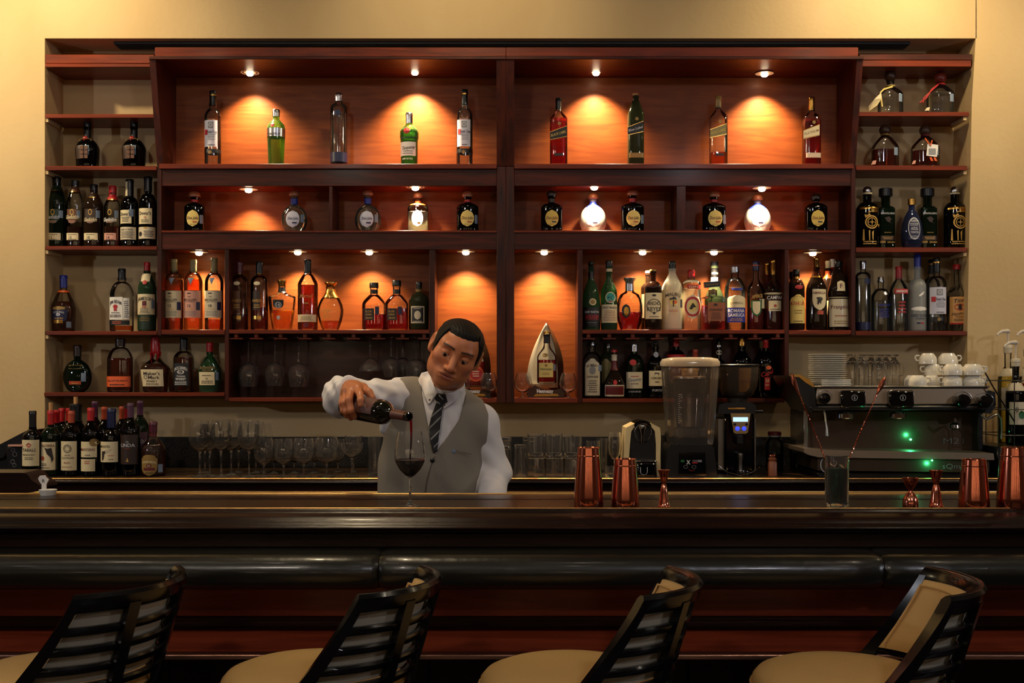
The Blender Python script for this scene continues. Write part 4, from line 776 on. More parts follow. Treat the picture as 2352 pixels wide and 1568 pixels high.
for cx, lab in ((2034, 'dark green mezcal bottle with wide square stopper beside the filigree one'), (2130, 'dark green mezcal bottle with wide square stopper behind the blue bottle')):
    B(lab, cx, 433, 38, 568, 482, 474, 20, 'dgreen', ('dark', 490), (452, 'black', 31, 'flat'), [('t', 'MONTELOBOS', 0, 490, 4, 'silver', 31), ('g', 0, 505, [(-8,-5),(2,-8),(8,-2),(4,4),(9,8),(-2,4)], 'dbrown'), ('b', -.5, .5, 532, 536, 1, 'dgold'), ('r', -.85, .85, 541, 552, 'dbrown'), ('b', -.7, .7, 543, 550, 2, 'gold'), ('r', -.9, -.3, 553, 558, 'dgold', 1), ('t', 'ESPADIN', .4, 556, 4, 'gold', 18)], st='c', ex=4.5, dep=.9, n=36, d=5.12, name='mezcal_bottle')
B('slim-necked cobalt blue bottle leaning forward, arched silver label', 2094, 457, 38, 568, 510, 490, 13, 'blue', ('dark', 500), (471, 'gold', 18), [('a', -.75, .6, 499, 551, 'navy'), ('q', -.08, 525, 27, 52, .1, 'silver'), ('t', 'GIN', -.08, 507, 5, 'silver', 14), ('t', 'AZUL', -.08, 525, 7, 'silver', 16), ('t', 'TINTO', -.08, 534, 5, 'silver', 18), ('b', -.6, .4, 512, 519, 2, 'silver'), ('b', -.6, .4, 541, 549, 2, 'silver')], cust=[(1,568),(1.2,560),(1.3,540),(1.15,515),(.9,500),(.6,488),(.36,482),(.34,470)], d=5.065, name='blue_glass_bottle')
def patron(lab, cx, top, w, base, ynk, ballc, liq, rib, tagpoly=None, extra=None):
    t = B(lab, cx, top+28, w, base, base-38, ynk, 15, 'clear', liq, (top+28, ballc, 27, 'ball0'), [('r', .45, .78, base-42, base-24, 'stamp', 1)], st='m', ex=2.6, dep=.75, n=28, name='tequila_flask')
    for ch in t.children:
        if ch.name.startswith('cap'): bpy.data.objects.remove(ch)
    zc = Z(top+14, 5.085); MB().ball((X(cx,5.085), 5.085, zc), .0265, 16, 12).obj('stopper', mat('matt_brown_stopper' if ballc != 'red' else 'red_clear_stopper', lin((70,46,34) if ballc != 'red' else (120,40,30)), .35), t)
    MB().lathe([(.010, Z(ynk+2,5.085)), (.011, Z(top+22,5.085))], (X(cx,5.085), 5.085, 0), 12).obj('stopper_neck', pm('dbrown'), t)
    MB().tube([(X(cx,5.085)+.017*math.cos(a), 5.085+.017*math.sin(a), Z(ynk-2,5.085)) for a in [2*math.pi*k/14 for k in range(14)]], .004, 6, closed=True).obj('ribbon', pm(rib, .5), t)
    return t
t = patron('squat tequila flask with yellow ribbon and hanging cream booklet', 2045, 161, 56, 257, 200, 'brown', ('clear', 220), 'yellow')
MB().tube([pt(2050,199,5.05), pt(2030,205,5.04), pt(2022,213,5.03), pt(2026,245,5.03)], .004, 6).obj('ribbon_tail', pm('yellow', .5), t)
MB().add([pt(1995,244,5.02), pt(2008,228,5.0), pt(2024,212,5.01), pt(2025,226,5.01), pt(2015,242,5.0), pt(1996,255,5.02)], [(0,1,2,3,4,5)]).obj('booklet', pm('cream', .6), t, smooth=False)
t = patron('clear tequila flask with red ribbon hanging to one side', 2160, 165, 61, 257, 196, 'red', ('clear', 215), 'red')
for k in range(2): MB().tube([pt(2155,194,5.06), pt(2140,205+3*k,5.05), pt(2128-6*k,225,5.04), pt(2112+8*k,236,5.04)], .0028, 6).obj('ribbon_tail', pm('red', .5), t)
MB().add([pt(2124,254,5.03), pt(2129,247,5.03), pt(2136,246,5.03), pt(2134,254,5.03)], [(0,1,2,3)]).obj('price_tag', pm('cream'), t, smooth=False)
t = patron('squat tequila flask with brown stopper and amber contents', 2033, 285, 60, 380, 312, 'brown', ('damber', 345), 'dgold')
MB().add([pt(2001,378,5.03), pt(2005,369,5.03), pt(2013,368,5.03), pt(2011,377,5.03)], [(0,1,2,3)]).obj('price_tag', pm('pink'), t, smooth=False)
t = patron('tequila flask with orange ribbon and hanging white tag', 2125, 286, 62, 380, 314, 'brown', ('damber', 348), 'darkred')
m = MB(); m.pbox(2129, 2154, 331, 359, 5.02, 5.022, .0008); tg = m.xform(Matrix.Translation(pt(2141,345,5.02)) @ Matrix.Rotation(.12, 4, 'Y') @ Matrix.Translation(-pt(2141,345,5.02))).obj('hang_tag', pm('white', .6), t)
q = MB()
for k in range(6): q.pbox(2133, 2150, 341+k*2.5, 342+k*2.5, 5.0185, 5.019)
q.obj('fine_print', pm('grey'), tg, smooth=False)
MB().tube([pt(2125,318,5.04), pt(2132,328,5.02), pt(2138,334,5.016), pt(2141,322,5.02)], .0028, 6).obj('ribbon_tail', pm('orange', .5), t)
for k in (0, 9): MB().add([pt(2135+k,361,5.02), pt(2140+k,361,5.02), pt(2144+k,370,5.02), pt(2138+k,369,5.02)], [(0,1,2,3)]).obj('ribbon_tail', pm('orange', .5), t, smooth=False)
MB().add([pt(2094,377,5.03), pt(2098,369,5.03), pt(2104,368,5.03), pt(2102,376,5.03)], [(0,1,2,3)]).obj('price_tag', pm('pink'), t, smooth=False)
# --- dark lower rack niche, behind blender and grinder
RB = 915
B('pale blue gin bottle with arched cream label in the dark rack', 1360, 784, 44, RB, 833, 808, 15, 'clear', ('clear', 850), (793, 'silver', 13), [('a', -.8, .75, 823, 908, 'paper'), ('t', 'BOMBAY', -.02, 838, 6, 'ink', 24, .5), ('e', -.02, 850, 15, 20, 'grey'), ('t', 'SAPPHIRE', -.02, 865, 5, 'ink', 26), ('b', -.5, .5, 872, 902, 6, 'ink'), ('r', .6, .95, 838, 852, 'stamp', 1)], st='c', ex=3.5, dep=.85, n=30, name='gin_bottle')
B('dark bottle with silver cap standing behind the squat red-banded one', 1396, 787, 42, RB, 830, 808, 14, 'olive', ('dark', 850), (802, 'silver', 13), [('a', -.9, .3, 824, 880, 'olive')], st='c', d=5.15)
B('squat orange liqueur bottle with red ribbon and red-brown label', 1411, 803, 50, RB, 890, 835, 12, 'brown', ('cola', 870), (813, 'red', 13), [('f', 814, 828, 'paper'), ('f', 828, 850, 'darkred'), ('e', 0, 878, 9, 12, 'red'), ('r', -.9, .85, 884, 910, 'paper', 1), ('r', -.85, .8, 886, 906, 'darkred', 3), ('t', 'Grand Marnier', 0, 896, 6, 'cream', 34)], st='s', d=5.06, bw=.9)
B('dark green gin bottle with red seal and pale label', 1457, 788, 42, RB, 835, 813, 14, 'dgreen', ('dark', 840), (811, 'silver', 16), [('e', -.25, 832, 15, 14, 'red'), ('r', -.92, .82, 854, 892, 'paper'), ('t', 'Tanqueray', -.05, 871, 8, 'stamp', 30, 0, .1, .25), ('b', -.6, .5, 862, 866, 1, 'red'), ('b', -.5, .4, 879, 883, 1, 'ink'), ('t', 'LONDON DRY GIN', -.05, 899, 4, 'silver', 28)], st='c', name='gin_bottle')
B('black port bottle with white round seal and cream bull label', 1506, 784, 40, RB, 838, 815, 13, 'black', None, (800, 'black', 12), [('e', 0, 814, 12, 13, 'silver'), ('r', -.85, .95, 851, 886, 'cream'), ('g', 0, 858, [(-5,3),(-4,-3),(4,-2),(6,-4),(5,3),(3,0),(-3,0)], 'ink'), ('t', 'OSBORNE', .05, 868, 5, 'ink', 28), ('b', -.2, .3, 874, 880, 1, 'ink'), ('t', 'PORTO', .05, 896, 5, 'silver', 22)], st='m', name='port_bottle')
B('bottle with tall red cap, mostly hidden by the blender', 1553, 782, 44, RB, 822, 803, 14, 'black', None, (800, 'red', 14), [('f', 814, 820, 'red'), ('r', -.8, .8, 822, 880, 'darkred')], st='c', d=5.12)
B('bottle with copper foil top peeking above the blender lid', 1597, 802, 34, RB, 850, 824, 12, 'black', None, (824, 'copper', 12), [], st='m', d=5.1)
B('slim dark bottle with white neck seal above the grinder hopper', 1651, 778, 36, RB, 840, 824, 11, 'black', None, (790, 'black', 11), [('f', 792, 797, 'silver'), ('e', 0, 809, 13, 12, 'paper')], st='m', d=5.12, ex=2)
B('dark bottle with gold cap behind the grinder hopper', 1704, 773, 44, RB, 832, 800, 16, 'black', None, (798, 'gold', 16), [('r', -.5, .9, 845, 900, 'cream'), ('t', 'TESORO', .2, 876, 5, 'copper', 26)], st='s', d=5.08)
B('small dark bottle behind the bright red lettered pisco bottle', 1750, 782, 36, RB, 832, 806, 12, 'black', None, (804, 'paper', 12), [], st='m', d=5.15)
B('dark pisco bottle with red cap and orange-red script', 1759, 780, 42, RB, 830, 806, 13, 'black', None, (803, 'red', 13), [('e', .1, 844, 13, 9, 'orange'), ('t', 'Capel', -.05, 856, 11, 'red', 27, 0, .35), ('r', -.35, .25, 866, 895, 'red'), ('t', '35', -.05, 874, 7, 'cream'), ('t', 'PISCO', -.05, 884, 4, 'cream', 9)], st='m', d=5.07)
# --- wines on the back counter
def wine(lab, cx, top, w, d, cc, capb, nw=14, ysh=None, L=(), g='black', ecork=None, cw=None):
    t = B(lab, cx, top, w, 0, ysh or top+62, capb, nw, g, None, (capb, cc, cw or nw+1), L, st='m', d=d, zb=ZC+.0005, name='wine_bottle')
    if ecork: MB().lathe([(.0085, Z(top+1,d)), (.009, Z(ecork,d))], (X(cx,d), d, 0), 14).obj('cork', pm('cork', .7), t)
    return t
wine('black-capped red wine bottle with diamond on cream label, end of row', 75, 943, 44, 4.72, 'black', 985, 15, 1002, [('r', -.95, .9, 1010, 1070, 'cream'), ('g', 0, 1022, [(-7,0),(0,-6),(7,0),(0,6)], 'copper'), ('t', 'TABALI', -.05, 1033, 7, 'ink', 30), ('t', 'PEDREGOSO', -.05, 1044, 4, 'ink', 28), ('b', -.5, .5, 1049, 1056, 2, 'ink')])
wine('wine bottle with black branch drawing on cream label', 117, 942, 44, 4.74, 'red', 979, 14, 1000, [('r', -.92, .75, 1015, 1079, 'cream'), ('t', 'CALITERRA', -.05, 1023, 6, 'darkred', 34), ('g', .35, 1040, [(-14,-12),(-6,-10),(2,-12),(4,0),(6,14),(3,22),(0,10),(-8,2)], 'ink'), ('e', -.5, 1052, 10, 10, 'copper'), ('b', -.85, 0, 1063, 1070, 2, 'ink'), ('b', -.8, .3, 1072, 1076, 1, 'ink')], g='dgreen', ecork=924)
wine('wine bottle with round maze emblem on cream label', 164, 943, 44, 4.74, 'copper', 975, 14, 1000, [('r', -.97, .8, 1013, 1080, 'cream'), ('q', -.05, 1030, 19, 19, .15, 'ink'), ('q', -.05, 1030, 12, 12, .15, 'ink'), ('t', 'CASAS DEL', -.05, 1045, 3, 'ink', 14), ('t', 'COYOPIL' if 0 else 'CLOCALAN', -.05, 1051, 4.5, 'ink', 28), ('t', 'MALBEC', -.05, 1062, 4, 'wood', 16), ('b', -.8, .6, 1070, 1074, 2, 'wood')])
wine('red-capped wine bottle with gold medal over twin cream labels', 209, 936, 43, 4.74, 'red', 970, 15, 998, [('r', -.85, .85, 1014, 1050, 'cream'), ('t', 'MONTGRAS', -.05, 1032, 6, 'darkred', 33), ('b', -.3, .3, 1043, 1047, 1, 'ink'), ('r', -.85, .72, 1054, 1082, 'cream', 1), ('b', -.4, .3, 1057, 1066, 2, 'copper'), ('e', .6, 1016, 18, 18, 'dgold')])
wine('blue-capped wine bottle with winged figure on cream label', 256, 938, 46, 4.74, 'navy', 986, 18, 1003, [('r', -.9, .85, 1014, 1061, 'cream'), ('t', 'MONTES', -.35, 1025, 5.5, 'ink', 26), ('g', -.3, 1040, [(-8,10),(-8,-4),(-2,-4),(4,-6),(15,-8),(6,-2),(-2,2),(-2,4),(-4,14),(-8,18)], 'ink'), ('b', 0, .6, 1044, 1048, 1, 'copper'), ('b', 0, .6, 1053, 1057, 1, 'ink')], cw=20)
wine('purple-capped wine bottle with dark label and gold triangle', 300, 925, 44, 4.74, 'purple', 963, 14, 990, [('r', -.97, .93, 998, 1066, 'dbrown'), ('t', 'LA', -.0, 1014, 4, 'silver'), ('t', 'LINDA', 0, 1022, 8, 'silver', 32), ('b', -.4, .4, 1029, 1031, 1, 'copper'), ('g', 0, 1057, [(-3,3),(0,-6),(3,3)], 'gold')])
wine('purple-capped wine bottle, dark label, behind the one with gold triangle', 322, 920, 42, 4.86, 'purple', 957, 13, 985, [('r', -.97, .93, 992, 1050, 'purple'), ('t', 'LINDA', .3, 1013, 8, 'silver', 30)], g='dgreen')
wine('glossy red-capped wine bottle behind the branch label, lower cap', 130, 941, 40, 4.86, 'red', 975, 13, 1000, [], g='dgreen')
wine('glossy red-capped wine bottle behind the branch label, taller cap', 142, 937, 40, 4.98, 'red', 972, 13, 998, [])
wine('tall wide-necked magnum bottle with cork, behind the maze label', 174, 927, 56, 4.92, 'black', 970, 26, 1002, [], ecork=911)
wine('red-capped bottle showing its cap just behind the copper one', 158, 937, 40, 4.97, 'red', 970, 12, 1000, [])
wine('purple-topped bottle behind the scarlet-capped wine', 218, 921, 40, 4.88, 'purple', 962, 13, 990, [])
wine('copper-capped wine bottle between scarlet and blue capped ones', 240, 934, 42, 4.87, 'copper', 967, 13, 996, [])
wine('copper-capped wine bottle between blue and purple capped ones', 280, 933, 40, 4.87, 'copper', 966, 11, 996, [('r', -.9, .9, 1012, 1058, 'cream')])
wine('black-topped bottle with scarlet foil, tucked behind the purple cap', 289, 931, 38, 4.96, 'red', 964, 11, 992, [('f', 931, 938, 'black')])
B('amber whisky bottle with burgundy cap and crest label beside the wineglasses', 352, 968, 56, 0, 1035, 1002, 15, 'clear', ('damber', 1022), (992, 'burg', 18), [('f', 993, 1001, 'darkred'), ('o', -.6, .5, 1044, 1056, 'dgold'), ('s', -.7, .6, 1052, 1092, 'dgold'), ('t', 'CHIVAS REGAL', -.05, 1060, 5, 'cream', 34, .4), ('e', -.05, 1069, 13, 9, 'darkred'), ('t', '12', -.05, 1069, 5, 'cream'), ('r', -.5, .45, 1074, 1080, 'darkred', 2), ('b', -.4, .4, 1083, 1088, 1, 'ink'), ('r', .65, .92, 1066, 1085, 'stamp', 1)], st='m', d=4.75, zb=ZC+.0005)

# ================================================================ glassware
def crystal(lab, name, cx, top, w, d, zb, kind, group=None, flip=False, m=None, cat='glass'):
    m = m or M_CRYSTAL; s = d/F; R = w/2*s; x = X(cx, d)
    H = abs(Z(top, d)-zb)-.0005
    th = .0014
    if kind in ('wine', 'goblet', 'snifter', 'coupe', 'flute'):
        fr, stem = {'wine': (.80, .44), 'goblet': (.78, .30), 'snifter': (.72, .20), 'coupe': (.62, .55), 'flute': (.8, .35)}[kind]
        fr *= R; zs = H*stem
        if kind == 'coupe': bowl = [(.10, 0), (.35, .12), (.75, .38), (.96, .68), (1, 1)]
        elif kind == 'snifter': bowl = [(.12, 0), (.55, .08), (.88, .25), (1, .45), (.9, .72), (.70, 1)]
        else: bowl = [(.10, 0), (.42, .07), (.78, .2), (.97, .38), (1, .5), (.93, .75), (.80, 1)]
        bh = H-zs
        out = [(fr, 0), (fr, .0012), (fr*.55, .0030), (.006, .008), (.0038, .016), (.0034, zs*.6), (.0045, zs*.92)]+[(a*R+.0005, zs+b*bh) for a, b in bowl]
        inn = [((a*R-th if a > .2 else .0012), zs+b*bh+(.003 if b < .1 else 0)) for a, b in bowl][::-1]
        p = [(.0005, 0)]+out+inn+[(.0005, zs+.003)]
    elif kind == 'tumbler': p = [(.0005, 0), (R*.93, 0), (R*.95, .004), (R, H), (R-.002, H), (R*.95-.003, .012), (.0005, .010)]
    elif kind == 'highball': p = [(.0005, 0), (R*.78, 0), (R*.8, .004), (R*.86, H*.5), (R, H*.98), (R, H), (R-.002, H), (R*.86-.0025, H*.5), (R*.8-.003, .014), (.0005, .012)]
    elif kind == 'mug': p = [(.0005, 0), (R*.8, 0), (R*.85, .003), (R*.35, .010), (R*.4, .018), (R*.9, .035), (R, H*.55), (R*.96, H), (R*.96-.002, H), (R-.002, H*.55), (R*.85, .040), (.0005, .030)]
    t = thing(name, lab, cat, (x, d, zb), group)
    if flip: p = [(r, H-z) for r, z in p][::-1]
    MB().lathe(p, (x, d, zb+.0003), 28, close=False).obj('bowl', m, t, ang=60)
    return t
G1 = 'tall stemmed wineglasses on the back counter'; G2 = 'short stemmed goblets on the back counter'
rows = [('wineglass', 'wine', 1, G1, [(459,967,50,4.70),(482,966,50,4.74),(508,963,48,4.70),(531,966,50,4.78),(572,965,54,4.70),(471,972,44,4.90),(548,968,44,4.90),(588,968,44,4.88),(606,972,40,4.98)]),
        ('goblet', 'goblet', 1, G2, [(606,1006,46,4.70),(651,1008,44,4.70),(698,1006,50,4.70),(751,1004,56,4.72),(630,1008,42,4.86),(676,1006,42,4.86),(722,1006,44,4.88),(776,1008,36,4.92)])]
for nm, kd, _, gp, l in rows:
    for i, (cx, tp, w, d) in enumerate(l):
        front = d < 4.8
        o_ = ('first','second','third','fourth','fifth','sixth')[sum(1 for c_ in l if (c_[3] < 4.8) == front and c_[0] < cx)]
        if nm == 'wineglass': lb = '%s tall wineglass of the front row, counted from the whisky bottle' % o_ if front else '%s tall wineglass of the rear row, counted from the whisky bottle' % o_
        else: lb = '%s short goblet of the front row, counted from the tall wineglasses' % o_ if front else '%s short goblet of the rear row, counted from the tall wineglasses' % o_
        crystal(lb, nm, cx, tp, w, d, ZC, kd, gp+(', front row' if front else ', rear row'))
crystal('wide shallow coupe glass at the end of the goblets', 'coupe_glass', 808, 1017, 54, 4.72, ZC, 'coupe')
crystal('tall straight tumbler just beside the barman, partly behind his vest', 'tumbler', 860, 1003, 30, 4.76, ZC, 'tumbler')
crystal('tall coupe glass behind the wide coupe', 'coupe_glass', 812, 1000, 40, 4.92, ZC, 'coupe')
# right of the barman
GR = 'fluted tumblers stacked upside down behind the copper shakers'
for cx, tp, w, d, lb in ((1158, 1024, 38, 4.72, 'fluted highball upside down nearest the barman sleeve'), (1195, 1021, 33, 4.70, 'slim fluted highball upside down, second from the sleeve'), (1160, 1004, 36, 4.88, 'fluted highball upside down behind the one at the sleeve'),
    (1215, 1004, 36, 5.0, 'fluted highball behind the stacked rocks glasses')):
    t = crystal(lb, 'highball_glass', cx, tp, w, d, ZC, 'highball', None, True)
for k, (cx, w) in enumerate(((1232, 42), (1274, 44), (1318, 46))):
    wh = ('first', 'second', 'third')[k]
    d = 4.72; y1 = 1046
    crystal('%s lower rocks glass upside down, counted from the sleeve' % wh, 'rocks_glass', cx, y1, w, d, ZC, 'tumbler', None, True)
    crystal('%s upper rocks glass standing on another, counted from the sleeve' % wh, 'rocks_glass', cx-2, 995 if k < 2 else 1003, w-4, d, Z(y1, d)+.001, 'tumbler')
for cx, tp, w, d, kd, lb in ((1246, 1000, 40, 4.92, 'tumbler', 'tall plain tumbler behind the stacked rocks glasses, nearer the sleeve'), (1296, 998, 40, 4.92, 'tumbler', 'tall plain tumbler behind the second and third rocks stacks'), (1362, 1012, 34, 4.78, 'tumbler', 'tall tumbler rising behind the big copper shaker'),
    (1386, 1006, 34, 4.92, 'highball', 'dim tall glass between the copper shakers, at the rear'), (1412, 992, 32, 4.76, 'flute', 'slim stemmed glass beside the white pod machine'), (1402, 1070, 26, 4.70, 'tumbler', 'tiny shot glass between the two copper shakers'),
    (1517, 992, 24, 4.95, 'highball', 'slim glass between pod machine and blender')):
    crystal(lb, 'glass_tumbler' if kd == 'tumbler' else 'stemmed_glass' if kd == 'flute' else 'highball_glass', cx, tp, w, d, ZC, kd)
# fluting ribs on the upside-down highballs come from a 16-sided wall
# hanging stemware
for cx, w, kd, lb, hb in ((571, 48, 'wine', 'wineglass hanging upside down, first in the dark rack', 888), (632, 46, 'wine', 'wineglass hanging upside down, second in the dark rack', 886), (686, 48, 'wine', 'wineglass hanging upside down, third in the dark rack', 888),
    (850, 50, 'coupe', 'coupe hanging upside down, alone past the rack gap', 852), (898, 42, 'goblet', 'stemmed glass hanging upside down beside the barman ear', 866), (955, 46, 'goblet', 'stemmed glass hanging upside down just above his shoulder', 872), (925, 42, 'goblet', 'stemmed glass hanging behind the two nearest the barman', 868)):
    d = 5.06 if '925' != str(cx) else 5.14; zt_ = Z(774, DF)-.0005; zb = Z(hb, d); s = d/F
    t = thing('hanging_glass', lb, 'glass', (X(cx,d), d, zt_)); R = w/2*s; H = zt_-zb
    fr, stem = {'wine': (.8, .5), 'goblet': (.8, .48), 'coupe': (.62, .58)}[kd]; zs = H*stem; fr *= R; bh = H-zs
    bowl = [(.10, 0), (.42, .07), (.78, .2), (.97, .4), (1, .52), (.93, .78), (.80, 1)] if kd != 'coupe' else [(.10, 0), (.35, .12), (.75, .5), (.96, .8), (1, 1)]
    p = [(.0005, 0), (fr, 0), (fr, .0012), (fr*.55, .003), (.006, .008), (.0036, .016), (.0034, zs*.7), (.0045, zs*.94)]+[(a*R+.0005, zs+b*bh) for a, b in bowl]+[((a*R-.0014 if a > .2 else .0012), zs+b*bh+(.003 if b < .1 else 0)) for a, b in bowl][::-1]+[(.0005, zs+.003)]
    MB().lathe([(r, H-z) for r, z in p][::-1], (X(cx,d), d, zb), 28, close=False).obj('bowl', M_CRYSTAL, t, ang=60)

# ================================================================ sail-shaped cognac display stands
def display(cx, lab, words):
    d = 5.11; z0 = Z(913, DF)+.0005
    t = thing('cognac_display', lab, 'display stand', (X(cx,d), d, z0))
    P = lambda a, b, q=d: (X(a, q), Z(b, q))
    base = [(cx-42,912),(cx-46,904),(cx-38,893),(cx-26,884),(cx-10,892),(cx+10,896),(cx+26,894),(cx+36,890),(cx+42,902),(cx+40,911)]
    MB().prism([P(a,b) for a, b in base], 5.05, 5.16).obj('base', mat('display_base', lin((58,30,16)), .25, coat=.4), t, ang=60)
    MB().prism([P(a,b,5.0495) for a, b in ((cx-28,910),(cx-24,904.5),(cx+26,904),(cx+30,909))], 5.045, 5.0495).obj('gold_scroll', M_GOLDM, t)
    q = text_plane(words, cx-2, 897.5, 9, 5.0465, 38, .03); q.obj('lettering', pm('white', .4), t, smooth=False)
    # sail: curved white face with dark reverse edge
    n = 16; vs = []; fs = []
    for i in range(n+1):
        u = i/n; y = 890-u*148
        lx = cx-44+44*u**1.6+ (14*math.sin(math.pi*u)*-.35)+ (0 if u > .08 else (0.08-u)*200)
        rx = cx+28-26*u**2.6 if 1 else 0
        for k in range(7):
            v = k/6; vs.append((X(lx+(rx-lx)*v, 5.13), 5.135-.03*math.sin(math.pi*v)*0+.03*(1-v)*.2-.03*(v-.5)**2, Z(y, 5.13)))
    for i in range(n):
        for k in range(6): a = i*7+k; fs.append((a, a+1, a+8, a+7))
    o = MB().add(vs, fs).obj('sail', mat('sail_white', lin((235,222,190)), .35, coat=.3), t, fixn=False)
    md = o.modifiers.new('t', 'SOLIDIFY'); md.thickness = .004; md.offset = 1
    vs = []; fs = []
    for i in range(n+1):
        u = i/n; y = 892-u*151; rx = cx+28-26*u**2.6; ex = 13*math.sin(math.pi*min(1, u*.8+.2))+1.5
        vs += [(X(rx, 5.12), 5.118, Z(y, 5.12)), (X(rx+ex, 5.12), 5.15, Z(y, 5.12)), (X(rx+ex*.8, 5.12), 5.165, Z(y, 5.12)), (X(rx, 5.12), 5.15, Z(y, 5.12))]
    for i in range(n):
        for k in range(4): a = i*4; fs.append((a+k, a+(k+1) % 4, a+4+(k+1) % 4, a+4+k))
    fs += [(0,1,2,3), tuple(range(n*4, n*4+4))]
    MB().add(vs, fs).obj('sail_edge', mat('sail_dark', lin((60,44,30)), .3, coat=.3), t)
    return t
display(1254, 'sail-shaped white cognac stand on dark base in the lit niche', 'Hennessy')
display(1086, 'sail-shaped white cognac stand mostly hidden behind the barman head', 'Hennessy')
B('short cognac decanter bottle with gold label on the sail stand', 1256, 761, 45, 0, 822, 790, 14, 'clear', ('red', 826), (767, 'gold', 15), [('f', 768, 788, 'black'), ('o', -.5, .1, 811, 820, 'dgold'), ('r', -.82, .62, 833, 866, 'yellow'), ('t', 'Hennessy', -.1, 847, 5, 'ink', 26), ('e', -.1, 839, 6, 5, 'wood'), ('b', -.5, .3, 855, 861, 2, 'wood'), ('r', .62, .9, 836, 851, 'grey', 2)], st='s', zb=Z(880, 5.075), dep=.6, ex=3, n=30, d=5.075, name='cognac_bottle')
t = B('cognac bottle with round red-orange label, behind the barman jaw', 1090, 768, 48, 0, 828, 794, 14, 'clear', ('red', 830), (774, 'gold', 15), [('e', .15, 858, 36, 36, 'orange'), ('e', .15, 858, 28, 28, 'red'), ('b', -.2, .5, 850, 866, 3, 'cream')], st='s', zb=Z(888, 5.075), dep=.6, ex=3, n=30, d=5.075, name='cognac_bottle')
for cx, lb in ((1201, 'brandy snifter beside the sail stand, post side'), (1305, 'brandy snifter beside the sail stand, bottle side'), (1122, 'brandy snifter in the niche behind the barman collar'), (1062, 'brandy snifter hidden behind the barman head')):
    crystal(lb, 'brandy_snifter', cx, 856, 40, 5.045, Z(914, DF), 'snifter')

# ================================================================ machines on the back counter
def pb(t, name, x0, x1, y0, y1, d0, d1, m, b=.003, **k): return MB().pbox(x0, x1, y0, y1, d0, d1, b).obj(name, m, t, **k)
def trap(t, name, pts, d0, d1, m, parent=None):     # pixel polygon extruded in depth
    return MB().prism([(X(a, d0), Z(b, d0)) for a, b in pts], d0, d1).obj(name, m, parent or t, ang=50)
# pod coffee machine with cream arched shell
t = thing('pod_coffee_machine', 'small pod coffee machine with arched cream shell and black face', 'coffee machine', (X(1477,4.75), 4.75, ZC))
d = 4.70
arch = [(1433,1103),(1434,1050),(1436,1005),(1438,982),(1458,972),(1461,976),(1450,990),(1447,1020),(1444,1060),(1442,1103)]
trap(t, 'shell_arm', arch, d, d+.16, mat('cream_shell', lin((214,190,140)), .3))
trap(t, 'shell_arm', [(1477*2-a+1-(3 if b > 1040 else 0)+ (-1), b) for a, b in arch], d, d+.16, MATS['cream_shell'])
n = 10; o_ = [(1476+20*math.cos(math.pi*k/n), 978-13*math.sin(math.pi*k/n)) for k in range(n+1)]; i_ = [(1476+16*math.cos(math.pi*k/n), 980-8*math.sin(math.pi*k/n)) for k in range(n, -1, -1)]
trap(t, 'arch_band', o_+i_, d-.002, d+.15, M_BLACKG)
trap(t, 'black_face', [(1444,1103),(1447,1020),(1452,988),(1463,976),(1476,970),(1490,976),(1501,988),(1507,1020),(1510,1103)], d+.012, d+.15, M_BLACKP)
MB().tube([tuple(pt(1477+19*math.cos(a)*(1 if math.sin(a) < .5 else .95), 992-19*math.sin(a)-(0 if math.sin(a) > 0 else -6*abs(math.sin(a))**2), d-.004)) for a in [2*math.pi*k/20 for k in range(20)]], .0018, 6, closed=True).obj('lever_ring', M_CHROME, t)
MB().lathe([(.004, Z(1017,4.68)), (.007, Z(1010,4.68)), (.006, Z(1000,4.68)), (.010, Z(990,4.68)), (.016, Z(979,4.68)), (.014, Z(976,4.68))], (X(1476,4.68), 4.685, 0), 16).obj('spout', M_CHROME, t)
pb(t, 'drip_cup', 1462, 1508, 1061, 1102, d-.04, d+.05, M_BLACKG, .008)
pb(t, 'drip_tray', 1461, 1509, 1058, 1060.5, d-.04, d+.05, M_CHROME, .001)
text_plane('U', 1479, 1081, 20, d-.0405, 17, -.03).obj('emblem', pm('silver'), t, smooth=False)
# blender
t = thing('blender', 'large clear-lidded bar blender on a black base', 'blender', (X(1582,4.74), 4.78, ZC)); d = 4.68
trap(t, 'motor_base', [(1526,1110),(1530,1070),(1535,1030),(1540,1021),(1634,1021),(1640,1030),(1645,1070),(1648,1110)], d, d+.2, M_BLACKP)
trap(t, 'control_panel', [(1560,1038),(1620,1038),(1622,1105),(1558,1105)], d-.004, d, M_BLACKG)
text_plane('X', 1581, 1061, 10, d-.0052, 9).obj('lettering', pm('white'), t, smooth=False)
text_plane('PREP', 1597, 1058, 4, d-.0052, 12).obj('lettering', pm('grey'), t, smooth=False)
pb(t, 'red_mark', 1590, 1602, 1061, 1064, d-.0055, d-.004, pm('red'), 0)
for k in (1575, 1594): MB().tube([tuple(pt(k+5*math.cos(a), 1072+3.4*math.sin(a), d-.005)) for a in [2*math.pi*q/12 for q in range(12)]], .0007, 5, closed=True).obj('button_ring', pm('grey'), t)
MB().tube([tuple(pt(1589+6*math.cos(a), 1077+4*math.sin(a), d-.005)) for a in [math.pi*q/8 for q in range(9)]], .0008, 5).obj('red_arc', pm('red'), t)
pb(t, 'green_mark', 1564, 1572, 1056, 1061, d-.0055, d-.004, pm('green'), 0); pb(t, 'grey_mark', 1603, 1612, 1056, 1061, d-.0055, d-.004, pm('grey'), 0)
pb(t, 'jar_seat', 1553, 1626, 1002, 1020.5, d+.03, d+.16, M_BLACKG, .006)
M_POLY = thinglass('clear_polycarbonate', (.84,.76,.68), .6, .06, .06)
